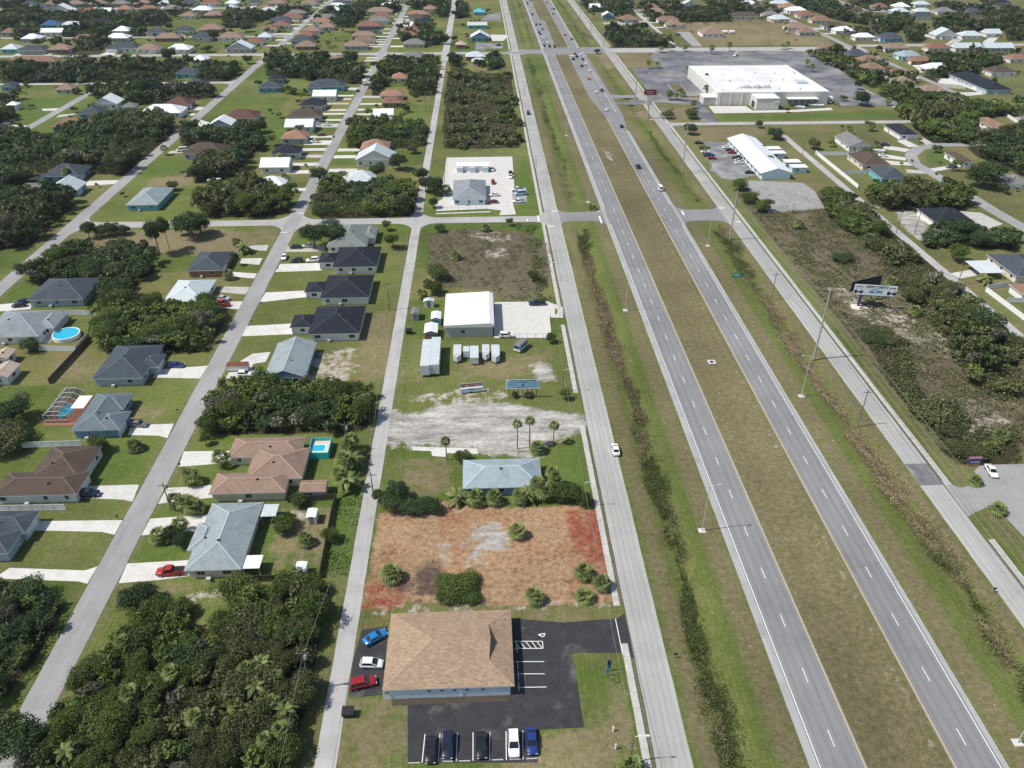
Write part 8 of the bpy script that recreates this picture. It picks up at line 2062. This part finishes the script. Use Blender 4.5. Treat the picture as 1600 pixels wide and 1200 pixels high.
# ---- feather flags and small posts on the verge
sx, sy = P_misc['sign0']
def feather_flag(x, y, m, label, h=3.6):
    t = thing('feather_flag', label, 'flag', (x, y, 0), R(15)); MB().strip([(0, 0, 0), (0, 0, h*.8), (.25, 0, h), (.6, 0, h*.96)], .03, 5).build('mast', M['alu'], t)
    n = 7; vs = []
    for i in range(n): z = .7 + (h-.8)*i/(n-1); wv = .12*math.sin(i*1.1); wd2 = .75*math.sin(math.pi*min(1, (i+1.2)/n))**.6 + .15; vs += [(.02, wv*.2, z), (wd2, wv, z - .1)]
    MB().add(vs, [(2*i, 2*i+1, 2*i+3, 2*i+2) for i in range(n-1)]).build('cloth', m, t)
feather_flag(20.4, 88.6, mat('flag_navy', (.03,.07,.25), .8, .6, 2.5), 'navy and white feather flag by the lot entrance'); feather_flag(20.0, 87.5, mat('flag_sky', (.2,.45,.62), .8, .5, 2.5), 'sky-blue feather flag by the lot entrance', 3.0); feather_flag(20.7, 85.9, mat('flag_pink', (.6,.36,.3), .8, .3, 2), 'pink feather flag on the grass verge', 2.2)
for i, (x, y) in enumerate(((19.9, 76.9), (19.85, 73.8))):
    t = thing('bollard', 'white rounded marker post on the verge, %s of two' % ('upper', 'lower')[i], 'post', (x, y, 0)); MB().tube((0, 0, 0), (0, 0, 1.3), .16, .14, 9).build('shaft', M['vinyl'], t); MB().tube((0, 0, 1.3), (0, 0, 1.42), .14, .04, 9).build('cap', M['vinyl'], t)
feather_flag(24.2 - 1.6, 223.5, mat('flag_yellow', (.6,.52,.1), .8, .2), 'yellow feather flag at the warehouse entrance', 3.2)
# ---- bins and mailboxes
for k, lab in (('bin', 'dark dumpster on the grass beside the lane below the office'), ('bin2', 'dark green dumpster beside the lane at the warehouse')):
    x, y = P_misc[k]; t = thing('dumpster', lab, 'dumpster', (x, y, 0)); MB().add([(-.9,-.6,.15),(.9,-.6,.15),(.9,.6,.15),(-.9,.6,.15),(-1,-.8,1.2),(1,-.8,1.2),(1,.7,1.4),(-1,.7,1.4)], [(0,3,2,1),(0,1,5,4),(1,2,6,5),(2,3,7,6),(3,0,4,7)]).build('bin_body', mat('dumpster_green', (.02,.035,.03), .6, .2), t); MB().add([(-1.02,-.84,1.22),(1.02,-.84,1.22),(1.02,.72,1.44),(-1.02,.72,1.44),(-1.02,-.84,1.28),(1.02,-.84,1.28),(1.02,.72,1.5),(-1.02,.72,1.5)], [(4,5,6,7),(0,1,5,4),(1,2,6,5),(2,3,7,6),(3,0,4,7)]).build('lid', M['black'], t)
    for s in (-.8, .8): MB().tube((s, -.5, .08), (s, .5, .08), .08, n=6).build('wheel', M['tyre'], t)
mb = 0
for x, y in ((-74.6, 141.5), (-74.4, 150), (-82.4, 132), (-82.2, 173), (-74.3, 222), (-74.2, 235), (-74.4, 262), (33.4, 91), (100.2, 104)):
    t = thing('mailbox', 'dark mailbox on a post beside the %s, %s up' % ('street' if x < 0 else 'frontage road', ordinal(mb)), 'mailbox', (x, y, 0)); mb += 1; MB().box(-.05, -.05, 0, .05, .05, 1.0).build('post', M['poleWood'], t); MB().box(-.28, -.13, 1.0, .28, .13, 1.28).build('box', M['black'], t)
# litter of pale stones on the median and verges
rb = MB()
for k in range(45):
    x = random.choice((66, 70.5, 88, 45, 86))+random.uniform(-3, 3); y = random.uniform(66, 330); s = random.uniform(.05, .13); z = -.35*math.exp(-((x-66.5)/3.5)**2) - .9*math.exp(-((x-39.3)/2.2)**2)
    rb.add([(x-s, y-s*.7, z), (x+s, y-s, z), (x+s*.8, y+s, z), (x-s, y+s*.8, z), (x-s*.4, y-.3*s, z+s*.7), (x+s*.5, y+s*.3, z+s*.6)], [(0,1,4),(1,2,5),(2,3,5),(3,0,4),(1,5,4),(3,4,5)])
tag(rb.build('rubble', mat('pale_stone', (.62,.6,.56), .9, .1)), 'scattered pale stones and litter on the grass verges', None, None, 'stuff')

# every setting piece carries a label and a category too
cnt = {}
for o in list(SC.objects):
    if o.parent is None and o.type == 'MESH' and o.get('kind') in ('structure', 'stuff'):
        base = o.name.split('.')[0]
        if not o.get('label'):
            v = o.data.vertices; x = sum(q.co.x for q in v)/len(v); y = sum(q.co.y for q in v)/len(v); k = (base, band(x)[1]); i = cnt.get(k, 0); cnt[k] = i + 1
            o['label'] = '%s %s, %s %s' % ({'driveway': 'pale concrete driveway', 'paved_lot': 'paved open lot', 'parking_lot': 'dark asphalt parking lot by the office'}.get(base, base.replace('_', ' ')), band(x)[1] if base != 'parking_lot' else 'at the bottom', ordinal(i), 'listed' if base != 'driveway' else 'of its column')
        if not o.get('category'): o['category'] = base.split('_')[-1]
# ---------------------------------------------------------------- thin haze over the whole place
hz = bpy.data.materials.new('haze_air'); hz.use_nodes = True; _N = hz.node_tree.nodes; _L = hz.node_tree.links
_N.remove(_N['Principled BSDF']); pv_ = _N.new('ShaderNodeVolumePrincipled'); pv_.inputs['Color'].default_value = (.86, .92, 1, 1); pv_.inputs['Density'].default_value = .00006; pv_.inputs['Anisotropy'].default_value = .2
_L.new(pv_.outputs[0], _N['Material Output'].inputs['Volume'])
hb = MB().box(-7200, -4200, -3, 7200, 12200, 125).build('haze', hz); tag(hb, 'thin pale haze in the air over the suburb', 'haze', None, 'stuff')
